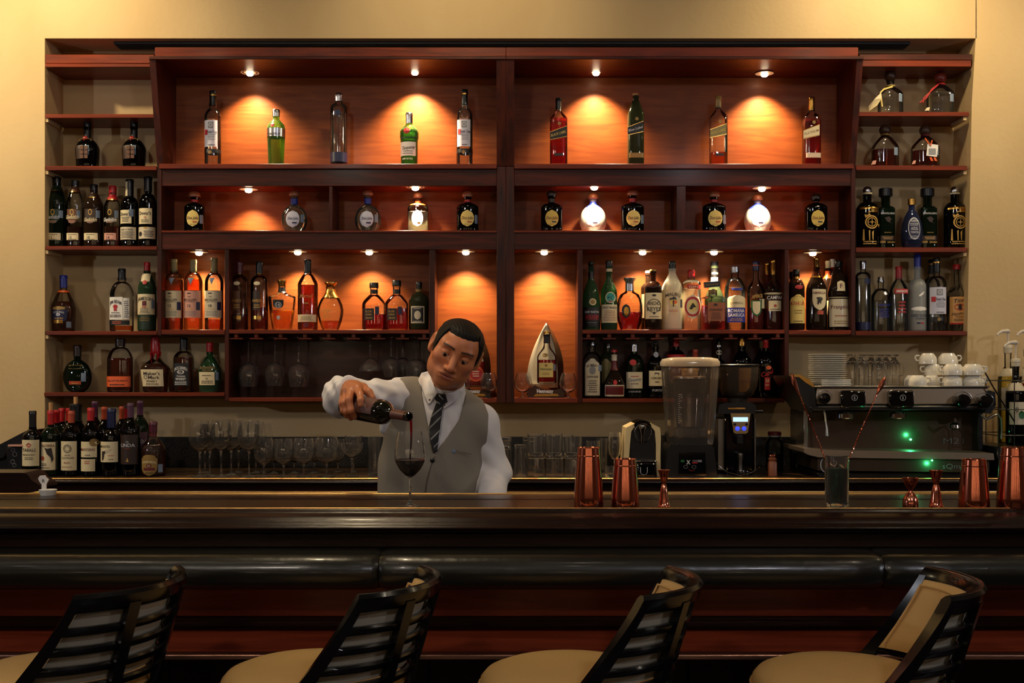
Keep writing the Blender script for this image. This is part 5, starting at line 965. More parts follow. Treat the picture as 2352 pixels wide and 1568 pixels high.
def hoop(prof_px, dd, dep, ex, name, par, m, n=32):
    x = X(1584, d+.095); MB().lathe([(r*(d+.095)/F, Z(y, d+.095)) for r, y in prof_px], (x, d+.095, 0), n, dep, ex).obj(name, m, par, ang=50)
hoop([(50,1019),(52,1005),(57,940),(61,880),(63,850),(62,840)], 0, .85, 5, 'sound_cover', t, M_POLY)
hoop([(64,841),(65,832),(60,824),(46,821),(1,820)], 0, .85, 5, 'cover_lid', t, thinglass('amber_poly_lid', (.86,.72,.52), .5, .08, .35))
hoop([(26,1000),(30,975),(34,920),(39,880),(42,872)], 0, .9, 2, 'jar', t, thinglass('jar_poly', (.80,.78,.76), .6, .06, .06))
hoop([(34,895),(35,874),(37,870)], 0, .9, 2, 'jar_lid', t, M_BLACKP)
hoop([(38,869),(38,865),(30,863)], 0, .9, 2, 'lid_rim', t, M_SILVM)
hoop([(18,862),(20,850),(24,846)], 0, .9, 2, 'lid_plug', t, thinglass('plug_poly', (.8,.7,.55), .5, .08, .3))
hoop([(36,1002),(36,985),(30,981)], 0, .9, 4, 'jar_base_arch', t, thinglass('plug_poly2', (.85,.83,.8), .5, .08, .2))
m = MB()
for k in range(14): m.pbox(1558, 1562 if k % 3 else 1566, 905+k*5, 906.5+k*5, 4.718, 4.719)
tag(m.obj('measuring_scale', pm('white'), t, smooth=False), kind='stuff')
# coffee grinder
t = thing('coffee_grinder', 'black coffee grinder with smoky hopper and lit display', 'grinder', (X(1692,4.78), 4.89, ZC)); d = 4.79
pb(t, 'body', 1664, 1732, 934, 1102, d+.03, d+.19, M_BLACKG, .008); pb(t, 'side_plate', 1648, 1664, 960, 1080, d+.06, d+.2, M_STEEL, .003); pb(t, 'side_plate', 1732, 1737, 960, 1080, d+.06, d+.2, M_STEEL, .002)
trap(t, 'top_collar', [(1648,950),(1652,930),(1665,925),(1728,925),(1738,932),(1735,950)], d, d+.19, M_BLACKP)
pb(t, 'top_band', 1672, 1712, 936, 940, d-.003, d, M_GOLDM, .001)
trap(t, 'control_plate', [(1678,949),(1724,949),(1718,993),(1712,996),(1690,996),(1685,993)], d-.004, d+.01, mat('champagne_metal', lin((190,164,116)), .3, 1))
pb(t, 'display', 1684, 1718, 958, 968, d-.006, d-.004, mat('lcd', (.35,.55,1.0), .4, emis=1.6), 0)
for k in (1694, 1709): MB().ball(pt(k, 984, d-.006), .010, 12, 7, (1,.3,1)).obj('button', mat('blue_button', (.05,.08,.8), .3, emis=.9), t)
for k in (1688, 1715): MB().ball(pt(k, 974, d-.006), .006, 10, 6, (1,.3,1)).obj('button', M_BLACKP, t)
MB().lathe([(.013, Z(1088,4.78)), (.0125, Z(1080,4.78)), (.010, Z(1060,4.78)), (.0135, Z(1048,4.78)), (.0125, Z(1041,4.78)), (.002, Z(1040,4.78))], (X(1700,4.78), 4.78, 0), 18).obj('tamper', M_STEEL, t)
MB().lathe([(.045, ZC+.001), (.047, ZC+.012), (.044, ZC+.022), (.001, ZC+.022)], (X(1704,4.78), 4.78, 0), 24).obj('ground_tray', M_BLACKG, t)
pb(t, 'portafilter_fork', 1692, 1708, 1000, 1020, d-.02, d+.03, M_BLACKP, .003)
MB().tube([pt(1640,1060,4.77), pt(1650,1068,4.73), pt(1670,1084,4.71), pt(1700,1092,4.70), pt(1728,1084,4.71), pt(1745,1072,4.74)], .0022, 6).obj('fork_wire', M_CHROME, t)
MB().tube([pt(1733,944,4.83), pt(1752,944,4.83)], .006, 8).obj('dosing_knob', M_BLACKP, t)
x = X(1694, 4.89)
MB().lathe([(r*4.89/F, Z(y,4.89)) for r, y in ((22,926),(24,914),(36,905),(43,890),(47,865),(48,842))], (x, 4.89, 0), 30, close=False).obj('hopper', thinglass('smoky_hopper', (.50,.34,.20), .5, .06, .12), t)
MB().lathe([(r*4.89/F, Z(y,4.89)) for r, y in ((49,842),(50,838),(47,836),(1,836))], (x, 4.89, 0), 30).obj('hopper_lid', M_BLACKP, t)
MB().lathe([(r*4.89/F, Z(y,4.89)) for r, y in ((20,925),(22,914),(34,906),(1,904))], (x, 4.89, 0), 24).obj('hopper_neck', M_BLACKP, t)
# jars and pepper mill
for cx, w, d_, lb in ((1779, 40, 4.98, 'round glass jar with red and white lid beside the grinder'), (1832, 36, 5.08, 'round glass jar with red lid behind the espresso machine')):
    B(lb, cx, 991, w, 0, 1018, 1006, 26, 'clear', ('dark', 1040), (1000, 'darkred', 31, 'flat'), [('f', 1000, 1002, 'white')], st='c', d=d_, zb=ZC+.0005, name='glass_jar')
t = thing('pepper_mill', 'small wooden pepper mill in front of the jar', 'pepper mill', (X(1774,4.74), 4.74, ZC))
MB().lathe([(.018, 0), (.018, .055), (.014, .062), (.017, .07), (.013, .078), (.001, .08)], (X(1774,4.74), 4.74, ZC+.0003), 14, ex=4).obj('body', pm('wood', .4), t)
MB().lathe([(.014, .0803), (.018, .083), (.017, .09), (.001, .094)], (X(1774,4.74), 4.74, ZC), 16).obj('metal_cap', M_COPPER, t)
# espresso machine
t = thing('espresso_machine', 'wide two-group espresso machine in brushed steel and black', 'espresso machine', (X(2060,4.8), 4.85, ZC)); d = 4.66
M_EST = mat('dull_steel', lin((190,172,150)), .34, 1)
trap(t, 'side_cheek', [(1815,862),(1836,864),(1858,880),(1872,888),(1874,940),(1862,946),(1850,928),(1834,905)], d+.0, d+.32, M_BLACKP)
trap(t, 'cheek_trim', [(1815,861),(1838,860),(1860,872),(1872,887),(1868,889),(1850,878),(1836,866),(1816,864)], d-.004, d+.01, M_GOLDM)
trap(t, 'side_cheek', [(2272,896),(2286,900),(2288,930),(2276,950),(2262,948),(2264,900)], d, d+.34, M_BLACKP)
pb(t, 'head_panel', 1874, 2272, 889, 930, d, d+.34, M_EST, .006); pb(t, 'head_lip', 1872, 2274, 886, 890, d-.01, d+.34, M_STEEL, .002)
pb(t, 'lower_rail', 1862, 2268, 931, 942, d-.006, d+.3, M_BLACKP, .004); pb(t, 'rail_line', 1880, 2262, 933, 935, d-.008, d-.006, M_STEEL, 0)
for x0 in (1932, 2043): 
    g = pb(t, 'group_head', x0, x0+58, 896, 936, d-.03, d+.02, M_BLACKG, .008)
    MB().tube([tuple(pt(x0+31+6.5*math.cos(a), 913+6.5*math.sin(a), d-.031)) for a in [2*math.pi*q/16 for q in range(16)]], .0009, 5, closed=True).obj('emblem', pm('silver'), g)
    text_plane('S', x0+31, 913, 7, d-.0315).obj('emblem_letter', pm('silver'), g, smooth=False)
    c0 = pt(x0+10+ (0 if x0 < 2000 else 8), 950, d+.02); MB().lathe([(.030, 0), (.034, .004), (.034, .020), (.026, .028), (.001, .030)], (c0.x+.0, c0.y, c0.z-.02), 24).obj('brew_basket', M_CHROME, t)
for kx, ky, r in ((1893, 914, 13), (2211, 920, 16), (2261, 922, 15)):
    n0 = MB(); c0 = pt(kx, ky, d-.02); n0.lathe([(r*.0018*.6, .02), (r*.0018*.8, .0), (r*.0018, -.01), (r*.0018*.9, -.02), (.001, -.022)], (0,0,0), 12)
    n0.xform(Matrix.Translation(c0) @ Matrix.Rotation(-math.pi/2, 4, 'X')); n0.v = [(x, 2*c0.y-y if 0 else y, z) for x, y, z in n0.v]; n0.obj('steam_knob', M_BLACKG, t)
    MB().tube([tuple(pt(kx+(r+6)*math.cos(a), ky-(3)+(r+4)*math.sin(a)*.9, d-.004)) for a in [2*math.pi*q/18 for q in range(18)]], .0012, 5, closed=True).obj('knob_ring', M_STEEL, t)
pb(t, 'back_plate', 1850, 2250, 943, 1035, d+.16, d+.33, mat('dark_steel', lin((84,64,50)), .34, .55), .004)
pb(t, 'side_post', 1846, 1856, 943, 1032, d+.1, d+.33, M_STEEL, .002); pb(t, 'side_post', 2246, 2258, 943, 1036, d+.1, d+.33, M_BLACKP, .002)
trap(t, 'drip_tray', [(1848,1030),(1900,1033),(2282,1041),(2284,1056),(1880,1050),(1856,1044),(1846,1038)], d-.03, d+.33, M_EST)
trap(t, 'base_panel', [(1878,1051),(2272,1057),(2272,1085),(1878,1080)], d-.01, d+.33, mat('base_steel', lin((84,68,54)), .34, .6))
pb(t, 'lower_base', 1878, 2272, 1084, 1102, d+.02, d+.32, M_BLACKP, .004)
MB().tube([tuple(pt(1896+11*math.cos(a), 1067+17*math.sin(a), d-.012)) for a in [2*math.pi*q/18 for q in range(18)]], .0022, 6, closed=True).obj('badge', pm('silver'), t)
text_plane('sQm', 2185, 1070, 12, d-.012, 40, -.01).obj('lettering', pm('grey'), t, smooth=False)
text_plane('M21', 2190, 1012, 14, d+.158, 46, -.015).obj('lettering', pm('grey'), t, smooth=False)
MB().ball(pt(2092, 1009, d+.155), .004, 10, 6).obj('indicator_light', mat('green_led', (.05,1,.35), .4, emis=30), t)
MB().ball(pt(2141, 1057, d-.014), .0032, 10, 6).obj('indicator_light', MATS['green_led'], t)
for q in ((2092, 1000, d+.13), (2141, 1066, d-.04)):
    l = bpy.data.lights.new('led_glow', 'POINT'); l.energy = .22; l.color = (.05, 1, .35); l.shadow_soft_size = .003; o = bpy.data.objects.new('led_glow', l); COL.objects.link(o); o.location = pt(*q); o.parent = t; o.matrix_parent_inverse = world(t).inverted()
MB().tube([pt(1893,943,d), pt(1896,960,d-.02), pt(1899,985,d-.03), pt(1899,1001,d-.03)], [.004,.0045,.005,.008], 10).obj('steam_wand', M_STEEL, t)
MB().tube([pt(2253,952,d-.02), pt(2265,963,d-.02), pt(2280,955,d-.02), pt(2292,951,d-.02), pt(2300,962,d-.02), pt(2301,990,d-.02), pt(2300,1008,d-.02)], [.005,.006,.006,.004,.003,.003,.005], 10).obj('steam_wand', M_STEEL, t)
MB().lathe([(.003, .03), (.006, .028), (.008, .01), (.02, .0), (.022, -.012), (.012, -.022), (.001, -.024)], pt(2193,975,d+.02), 18).obj('water_spout', M_CHROME, t)
# things on top of the espresso machine: everything rests on the cup tray
ZM = Z(887.5, d)
n_pl = 15
for k in range(n_pl):
    wob = random.Random(k).uniform(-1.2, 1.2); y = 886-k*5.0; dd = 4.74; R = 43*dd/F
    z0 = Z(870 if 0 else 0, dd) if 0 else ZM+.0006+k*.0088
    o = MB().lathe([(.001, 0), (R*.58, 0), (R*.62, .002), (R, .0088), (R*1.0, .0106), (R*.96, .0108), (R*.6, .005), (.001, .004)], (X(1901+wob,dd), dd, z0), 28).obj('saucer', M_CHINA, None, ang=50)
    tag(o, ('topmost white plate of the stack on the espresso machine' if k == n_pl-1 else 'white plate number %s from the bottom of the tall stack on the machine' % ('one two three four five six seven eight nine ten eleven twelve thirteen fourteen'.split()[k])), 'plate', None if k == n_pl-1 else 'white plates stacked on the espresso machine')
for k in range(4):
    o = MB().box(X(1886,4.68), X(1952+(k%2),4.68), 4.665, 4.735, ZM+.0006+k*.0075, ZM+.0066+k*.0075, .0015).obj('saucer', M_CHINA, None)
    tag(o, '%s square white saucer from the bottom of the low stack' % ('first','second','third','topmost')[k], 'saucer', 'square white saucers in the low stack')
for k, (cx, dd, w) in enumerate(((1958,4.78,32),(1978,4.74,34),(2000,4.80,32),(2018,4.74,34),(2034,4.78,32),(2052,4.82,30))):
    t = crystal('%s upside-down glass mug from the plate stack on the espresso machine' % ('first','second','third','fourth','fifth','sixth')[k], 'glass_mug', cx, 814, w, dd, ZM, 'mug', None, True, None, 'mug')
    x = X(cx+w/2-1, dd); MB().tube([(x-.001, dd, ZM+.095), (x+.014, dd, ZM+.092), (x+.020, dd, ZM+.07), (x+.014, dd, ZM+.047), (x-.001, dd, ZM+.043)], .003, 8).obj('handle', M_CRYSTAL, t)
def cup(cx, ytop, dd, z0, lab, w=42, flip=True, hs=-1, tilt=0):
    R = w/2*dd/F; H = .046
    t = thing('coffee_cup', lab, 'cup', (X(cx,dd), dd, z0))
    p = [(.001, 0), (R*.62, 0), (R*.66, .003), (R*.93, .016), (R, .03), (R, H), (R-.003, H), (R-.003, .03), (R*.85, .018), (.001, .006)]
    if flip: p = [(r, H-z) for r, z in p][::-1]
    m = MB().lathe(p, (0, 0, 0), 26, close=False); h = MB().tube([(hs*(R-.001), 0, .036), (hs*(R+.014), 0, .035), (hs*(R+.017), 0, .026), (hs*(R+.012), 0, .016), (hs*(R-.002), 0, .014)], .0035, 8)
    M = Matrix.Translation((X(cx,dd), dd, z0)) @ Matrix.Rotation(tilt, 4, 'Y')
    m.xform(M); h.xform(M); m.obj('bowl', M_CHINA, t, ang=50); h.obj('handle', M_CHINA, t)
z1 = ZM+.0465; z2 = z1+.0465
for cx, dd, z0, lb, hs in ((2187,4.70,ZM,'white coffee cup upside down, bottom row nearest the machine front centre',-1),(2232,4.70,ZM,'white coffee cup upside down, bottom row beside the syrup rack',1),(2187,4.70,z1,'white coffee cup upside down, second layer front with handle showing',-1),(2232,4.70,z1,'white coffee cup upside down, second layer beside the syrup rack',1),
    (2140,4.76,ZM,'white coffee cup low in the heap, towards the mugs',-1),(2143,4.78,z1,'white coffee cup in the second layer, towards the mugs',-1),(2190,4.79,ZM,'white coffee cup low in the rear row',-1),(2192,4.80,z1,'white coffee cup in the rear second layer',-1),(2238,4.79,ZM,'white coffee cup low rear, beside the syrup rack',1),(2236,4.80,z1,'white coffee cup rear second layer, syrup rack side',1),
    (2131,4.79,z2,'white coffee cup crowning the heap, handle outward',-1),(2177,4.79,z2,'white coffee cup crowning the heap, without visible handle',1),(2095,4.78,ZM,'white coffee cup at the heap edge beside the glass mugs',1),(2108,4.70,ZM,'white coffee cup lying low in front of the heap',1)):
    cup(cx, 0, dd, z0+.0006, lb, 44 if cx > 2170 else 40, True, hs)
# syrup bottles with pumps in a black wire rack
M_WIRE = M_BLACKP
t = thing('syrup_rack', 'black wire rack holding pump syrup bottles beside the wall', 'rack', (X(2320,4.75), 4.8, ZC))
pb(t, 'base_box', 2291, 2400, 1026, 1102, 4.66, 4.95, M_BLACKP, .004)
zr = Z(1025, 4.66)
for dd in (4.66, 4.94):
    for px in (2293, 2330, 2400): MB().tube([(X(px,4.66), dd, zr), (X(px,4.66), dd, Z(874,4.66))], .0022, 6).obj('wire', M_WIRE, t)
    for py in (874, 940, 1000): MB().tube([(X(2293,4.66), dd, Z(py,4.66)), (X(2400,4.66), dd, Z(py,4.66))], .0022, 6).obj('wire', M_WIRE, t)
for py in (874, 940, 1000): MB().tube([(X(2293,4.66), 4.66, Z(py,4.66)), (X(2293,4.66), 4.94, Z(py,4.66))], .0022, 6).obj('wire', M_WIRE, t)
MB().tube([pt(2263,856,4.63), pt(2282,890,4.63), pt(2330,968,4.64)], .003, 6).obj('wire', M_WIRE, t)
M_PUMP = mat('white_pump', lin((216,206,190)), .35)
def syrup(cx, dd, ptop, capy, shy, w, g, liq, lab, tg='olive'):
    t = B(lab, cx, capy, w, 0, shy, shy-30, 15, g, liq, (capy+18, 'paper', 20), [('r', -.9, .9, shy+18, shy+70, 'paper'), ('t', '8', -.3, shy+35, 10, 'ink'), ('g', .2, shy+45, [(-6,10),(-8,0),(-2,-8),(4,-4),(8,2),(3,12)], 'green'), ('f', shy-26, shy-8, 'paper')], st='m', d=dd, zb=zr+.001, name='syrup_bottle')
    x = X(cx, dd)
    MB().tube([(x, dd, Z(capy+2,dd)), (x, dd, Z(ptop+5,dd))], .004, 8).obj('pump_stem', M_PUMP, t)
    MB().tube([(x+.006, dd, Z(ptop+4,dd)), (x, dd-.002, Z(ptop+2,dd)), (x-.03, dd-.01, Z(ptop+3,dd)), (x-.048, dd-.015, Z(ptop+8,dd)), (x-.054, dd-.017, Z(ptop+13,dd))], [.007,.009,.007,.005,.004], 8).obj('pump_spout', M_PUMP, t)
syrup(2315, 4.86, 758, 792, 872, 44, 'clear', ('gold', 862), 'syrup bottle with tallest white pump and golden syrup')
syrup(2333, 4.74, 784, 823, 905, 44, 'black', None, 'dark syrup bottle with lower white pump, leaf label')
syrup(2361, 4.86, 758, 800, 872, 40, 'clear', ('damber', 880), 'syrup bottle cut by the picture edge, pump above its neighbours')
syrup(2381, 4.73, 812, 850, 930, 44, 'black', None, 'dark syrup bottle at the picture edge, lowest pump')

# ================================================================ on the bar
zb = ZB+.0003
def lathething(name, lab, cat, cx, d, prof, m, part='cup', extra=None, n=36):
    t = thing(name, lab, cat, (X(cx,d), d, ZB)); MB().lathe([(r*d/F, Z(y,d)-ZB if 0 else z) for r, z, y in []] or prof, (X(cx,d), d, zb), n, close=False).obj(part, m, t, ang=50); return t
def shaker(lab, cx, top, wt, wbm, d):
    k = d/F; H = Z(top, d)-ZB; rt, rb = wt/2*k, wbm/2*k
    p = [(.001, 0), (rb*.97, 0), (rb, .002)]+[(rb+(rt-rb)*(q/6)**1.25, .002+(H-.004)*q/6) for q in range(1, 7)]+[(rt+.0012, H-.0015), (rt, H), (rt-.0015, H-.001), (rt-.003, H-.012), (rb-.003, .02), (.001, .01)]
    t = lathething('shaker_tin', lab, 'shaker', cx, d, p, M_COPPER)
    zr_ = H*.86; r = rb+(rt-rb)*.86**1.25
    MB().lathe([(r+.0002, zr_-.0015), (r+.0011, zr_), (r+.0002, zr_+.0015)], (X(cx,d), d, zb), 36, close=False).obj('rim_bead', M_COPPER, t)
shaker('tall copper shaker tin nearest the barman', 1352, 1027, 51, 69, 3.31)
shaker('shorter copper shaker tin beside the small jigger', 1436, 1053, 49, 66, 3.31)
shaker('shorter copper shaker tin near the picture edge', 2237, 1054, 52, 70, 3.30)
shaker('tall copper shaker tin cut by the picture edge', 2328, 1027, 54, 76, 3.29)
def jigger(lab, cx, top, prof, d):
    k = d/F; H = Z(top, d)-ZB
    return lathething('jigger', lab, 'jigger', cx, d, [(r*k, z*H) for r, z in prof]+[(prof[-1][0]*k-.001, prof[-1][1]*H-.001), (3*k, .55*H)], M_COPPER, 'double_cup')
J = [(14,0),(15,.03),(13,.06),(12,.15),(9,.4),(6,.58),(4.2,.62),(5.5,.645),(8,.75),(11.5,.95),(14,.98),(14,1)]
jigger('slim copper jigger between the copper tins and the green drink', 1525, 1079, J, 3.31)
jigger('slim copper jigger beside the short tin near the edge', 2150, 1080, [(r*1.13, z) for r, z in J], 3.31)
jigger('bell-shaped copper jigger with bulbous cup', 2091, 1097, [(17,0),(18,.03),(18,.15),(16,.32),(10,.46),(5,.52),(4.5,.56),(5,.6),(10,.7),(15,.84),(18,.96),(18,1)], 3.31)
# drink with two bar spoons
d = 3.335; t = crystal('highball of blue-green iced drink on the bar', 'highball_drink', 1922, 1047, 55, d, ZB, 'tumbler', cat='drink')
k = d/F; R = 27.5*k
MB().lathe([(.001, .0125), (R*.93-.0032, .0128), (R*.965-.0035, Z(1075,d)-ZB), (.001, Z(1074,d)-ZB)], (X(1922,d), d, zb), 26).obj('drink', thinglass('blue_green_drink', (.42,.84,.70), .7, .05, .5), t)
ice = MB(); rr = random.Random(5)
for q in range(7):
    s_ = .0085; st = len(ice.v); ice.box(-s_, s_, -s_, s_, -s_, s_, .002)
    M = Matrix.Translation((X(1922,d)+rr.uniform(-.012,.012), d+rr.uniform(-.008,.008), ZB+.045+q*.0135)) @ Matrix.Rotation(rr.uniform(0,3), 4, Vector((rr.random(),rr.random(),rr.random())).normalized()); ice.xform(M, st)
tag(ice.obj('ice', M_CRYSTAL, t), kind='stuff')
for pts, lb in ((((1819,858),(1829,893),(1836,905),(1898,1048),(1934,1150)), 'twisted copper bar spoon leaning towards the blender'), (((2033,866),(2020,893),(2014,905),(1947,1048),(1908,1150)), 'twisted copper bar spoon leaning towards the coffee machine')):
    tt = thing('bar_spoon', lb, 'bar spoon', pt(*pts[-1], d)); off = .004 if 'blender' in lb else -.004
    L3 = [pt(a, b, d+off) for a, b in pts]
    MB().tube([L3[0], (L3[0]+L3[1])/2, L3[1], L3[2]], [.003, .0075, .0065, .002], 8).obj('paddle', M_COPPER, tt)
    a, b_ = L3[2], L3[4]; ax = (b_-a).normalized(); u = ax.orthogonal().normalized(); v = ax.cross(u); n = 110; Ls = (b_-a).length
    for ph in (0, math.pi):
        MB().tube([a+ax*Ls*i/n+(u*math.cos(i*.8+ph)+v*math.sin(i*.8+ph))*.0011 for i in range(n+1)], .0013, 5).obj('twisted_rod', M_COPPER, tt)
    MB().ball(b_, .006, 10, 6, (1, .5, 1.4)).obj('spoon_bowl', M_COPPER, tt)
# red wine glass being filled
dg = 3.325; kg = dg/F; gx = X(942, dg); Hg = Z(991, dg)-ZB
t = thing('red_wine_glass', 'stemmed glass half full of red wine standing on the bar', 'wine glass', (gx, dg, ZB))
zs = Z(1096, dg)-ZB; bowlp = [(3.5,0),(12,.05),(24,.17),(33,.32),(36,.42),(35.5,.55),(32,.8),(28.5,1)]; bh = Hg-zs
out = [(29*kg, 0), (29*kg, .0012), (18*kg, .003), (8*kg, .008), (4*kg, .018), (2.8*kg, zs*.5), (3*kg, zs*.95)]+[(r*kg, zs+b*bh) for r, b in bowlp]
inn = [(max(.001, r*kg-.0012), zs+b*bh+(.004 if b < .1 else 0)) for r, b in bowlp][::-1]
MB().lathe([(.0005, 0)]+out+inn+[(.0005, zs+.004)], (gx, dg, zb), 40, close=False).obj('bowl', M_CRYSTAL, t, ang=60)
zw = Z(1056, dg)-ZB; wp = [(.001, zs+.005)]
for r, b in bowlp[1:]:
    z = zs+b*bh
    if z < zw-.004: wp.append((r*kg-.0008, z))
wp += [(35.3*kg-.0008, zw), (.001, zw)]
MB().lathe(wp, (gx, dg, zb), 40).obj('wine', mat('red_wine', lin((52,4,12)), .06, coat=.3), t, ang=50)
MB().tube([(gx+(35.3*kg-.0022)*math.cos(a), dg+(35.3*kg-.0022)*math.sin(a), zb+zw+.0006) for a in [2*math.pi*q/24 for q in range(24)]], .0009, 5, closed=True).obj('foam_line', mat('wine_foam', lin((190,70,80)), .4), t)
# little white card on a clip, beside the return counter
t = thing('card_holder', 'small white paper card and dish at the end of the return counter', 'card', (X(104,3.62), 3.64, ZB))
MB().prism([(X(a,3.63), Z(b,3.63)) for a, b in ((88,1098),(92,1092),(103,1091),(107,1097),(112,1101),(106,1112),(106,1130),(96,1131),(96,1112),(90,1104))], 3.628, 3.634).obj('card', pm('white', .6), t)
text_plane('R', 100, 1104, 8, 3.6275).obj('lettering', pm('ink'), t, smooth=False)
MB().lathe([(.001, 0), (.022, 0), (.028, .018), (.026, .018), (.001, .004)], (X(110,3.61), 3.61, ZB+.0035), 20).obj('dish', pm('white', .5), t)
# dark things at the far end: tablet and ring-patterned box
t = thing('payment_terminal', 'black slanted tablet terminal beside the wine bottles', 'terminal', (X(25,4.72), 4.8, ZC))
MB().prism([(X(a,4.72), Z(b,4.72)) for a, b in ((-40,1040),(0,1020),(62,988),(66,991),(52,1024),(16,1034),(8,1050),(-40,1064))], 4.72, 4.9).obj('slanted_screen', M_BLACKP, t)
pb(t, 'stand', 14, 52, 1027, 1092, 4.70, 4.80, M_BLACKP, .004); MB().box(X(-60,4.72), X(12,4.72), 4.74, 4.92, ZC+.0005, Z(1052,4.72), .004).obj('body', M_BLACKP, t)
pb(t, 'pink_slip', 18, 52, 1021, 1025, 4.69, 4.71, pm('pink'), 0)
for a, b_, r in ((30,1033,4), (34,1043,5), (29,1060,4.5), (33,1068,4)): MB().tube([tuple(pt(a+r*math.cos(q), b_+r*math.sin(q), 4.699)) for q in [2*math.pi*i/12 for i in range(12)]], .0008, 4, closed=True).obj('ring_print', pm('grey'), t)

# ================================================================ bar stools
def stool(lab, cx_, cy_, rot):
    t = thing('bar_stool', lab, 'bar stool', (cx_, cy_, 0), None)
    T = Matrix.Translation((cx_, cy_, 0)) @ Matrix.Rotation(rot, 4, 'Z')
    def put(mb, name, m, par=t, ang=50): mb.xform(T); return mb.obj(name, m, par, ang=ang)
    zs = .775
    R = .222
    put(MB().lathe([(.001, zs-.062), (R*.95, zs-.062), (R, zs-.055), (R, zs-.03), (R*.985, zs-.012), (R*.93, zs+.002), (R*.8, zs+.013), (R*.5, zs+.020), (.001, zs+.022)], (0,0,0), 48), 'seat', M_TAN)
    put(MB().tube([((R+.001)*math.cos(a), (R+.001)*math.sin(a), zs-.028) for a in [2*math.pi*q/48 for q in range(48)]], .0035, 6, closed=True), 'piping', M_TAN)
    put(MB().lathe([(.001, zs-.11), (R*.9, zs-.11), (R*.96, zs-.09), (R*.96, zs-.063), (.001, zs-.063)], (0,0,0), 40), 'seat_frame', M_LAC)
    for a in (45, 135, 225, 315):
        c, s = math.cos(math.radians(a)), math.sin(math.radians(a)); put(MB().tube([(.16*c, .16*s, zs-.1), (.19*c, .19*s, .35), (.225*c, .225*s, 0)], [.024, .02, .015], 10), 'leg', M_LAC)
    put(MB().tube([(.20*math.cos(a), .20*math.sin(a), .28) for a in [2*math.pi*q/36 for q in range(36)]], .010, 8, closed=True), 'foot_ring', M_CHROME)
    # barrel back: opening angle and lean vary with height
    zt = 1.012
    def bk(a, z, off=0):     # a in -1..1 across the back
        h = max(0, min(1, (z-.765)/(zt-.765))); half = math.radians(50+27*(1-h)**1.3); r = .262-.022*(1-h)+off; c = .045*h-.008*(1-h)
        th = a*half; sag = -.0*abs(a)
        return Vector((c+r*math.cos(th), r*math.sin(th)*1.0, z))
    def bk2(th, z, off=0):
        h = max(0, min(1, (z-.765)/(zt-.765))); r = .262-.022*(1-h)+off; c = .045*h-.008*(1-h); return Vector((c+r*math.cos(th), r*math.sin(th), z))
    def band(za, zb_, a0, a1, th, name, m, n=28, taper=0, par=t, off=0, rnd=.004):
        vs = []; fs = []; k = 8
        for i in range(n+1):
            a = a0+(a1-a0)*i/n; dz = (zb_-za)
            for (o_, z_) in ((-th/2, za+rnd), (-th/2, zb_-rnd), (-th/2+rnd, zb_), (th/2-rnd, zb_), (th/2, zb_-rnd), (th/2, za+rnd), (th/2-rnd, za), (-th/2+rnd, za)):
                vs.append(bk(a, z_, o_+off))
        for i in range(n):
            for j in range(k): fs.append((i*k+j, i*k+(j+1) % k, (i+1)*k+(j+1) % k, (i+1)*k+j))
        fs += [tuple(range(k)), tuple(range(n*k, n*k+k))]
        put(MB().add(vs, fs), name, m, par)
    band(zt-.045, zt, -1.02, 1.02, .030, 'top_rail', M_LAC, 36, rnd=.009)
    for k in range(5): band(.915-k*.045, .915-k*.045+.021, -.97, .97, .020, 'slat', M_LAC, 30, rnd=.005)
    for sg in (-1, 1):       # sweeping end stiles
        vs = []; fs = []; n = 16
        for i in range(n+1):
            z = .74+(zt-.02-.74)*i/n; q = 1-(i/n)
            for (o_, da) in ((-.016, -.085-.05*q), (.016, -.085-.05*q), (.016, 0), (-.016, 0)):
                vs.append(bk(sg*(1.02+da), z, o_))
        for i in range(n):
            for j in range(4): fs.append((i*4+j, i*4+(j+1) % 4, (i+1)*4+(j+1) % 4, (i+1)*4+j))
        fs += [(0,1,2,3), tuple(range(n*4, n*4+4))]
        put(MB().add(vs, fs), 'end_stile', M_LAC, ang=45)
        vs = []; fs = []
        for i in range(n+1):
            z = .72+(zt-.03-.72)*i/n
            for (o_, da) in ((-.004, -.055), (.017, -.055), (.017, .055), (-.004, .055)): vs.append(bk2(math.radians(sg*21)+da, z, o_))
        for i in range(n):
            for j in range(4): fs.append((i*4+j, i*4+(j+1) % 4, (i+1)*4+(j+1) % 4, (i+1)*4+j))
        fs += [(0,1,2,3), tuple(range(n*4, n*4+4))]
        put(MB().add(vs, fs), 'back_stile', M_LAC, ang=45)
    # upholstered inner pad: tan face, grey reverse, piping
    n, mz = 30, 10
    for nm, o0, o1, m in (('pad', -.040, -.018, M_TAN), ('pad_reverse', -.0175, -.0135, M_GREYV)):
        vs = []; fs = []
        for o_ in (o0, o1):
            for j in range(mz+1):
                z = .80+(zt-.030-.80)*j/mz
                for i in range(n+1):
                    a = -.90+1.80*i/n; e = min(1, min(j, mz-j, i*.7, (n-i)*.7)/2)
                    vs.append(bk(a, z, o_ if o_ == o1 else o1+(o_-o1)*(.35+.65*math.sqrt(max(0, e)))))
        N = (mz+1)*(n+1)
        for j in range(mz):
            for i in range(n): a = j*(n+1)+i; fs.append((a, a+1, a+n+2, a+n+1)); fs.append((N+a, N+a+n+1, N+a+n+2, N+a+1))
        for i in range(n): fs += [(i, N+i, N+i+1, i+1), (mz*(n+1)+i, mz*(n+1)+i+1, N+mz*(n+1)+i+1, N+mz*(n+1)+i)]
        for j in range(mz): fs += [(j*(n+1), (j+1)*(n+1), N+(j+1)*(n+1), N+j*(n+1)), (j*(n+1)+n, N+j*(n+1)+n, N+(j+1)*(n+1)+n, (j+1)*(n+1)+n)]
        put(MB().add(vs, fs), nm, m)
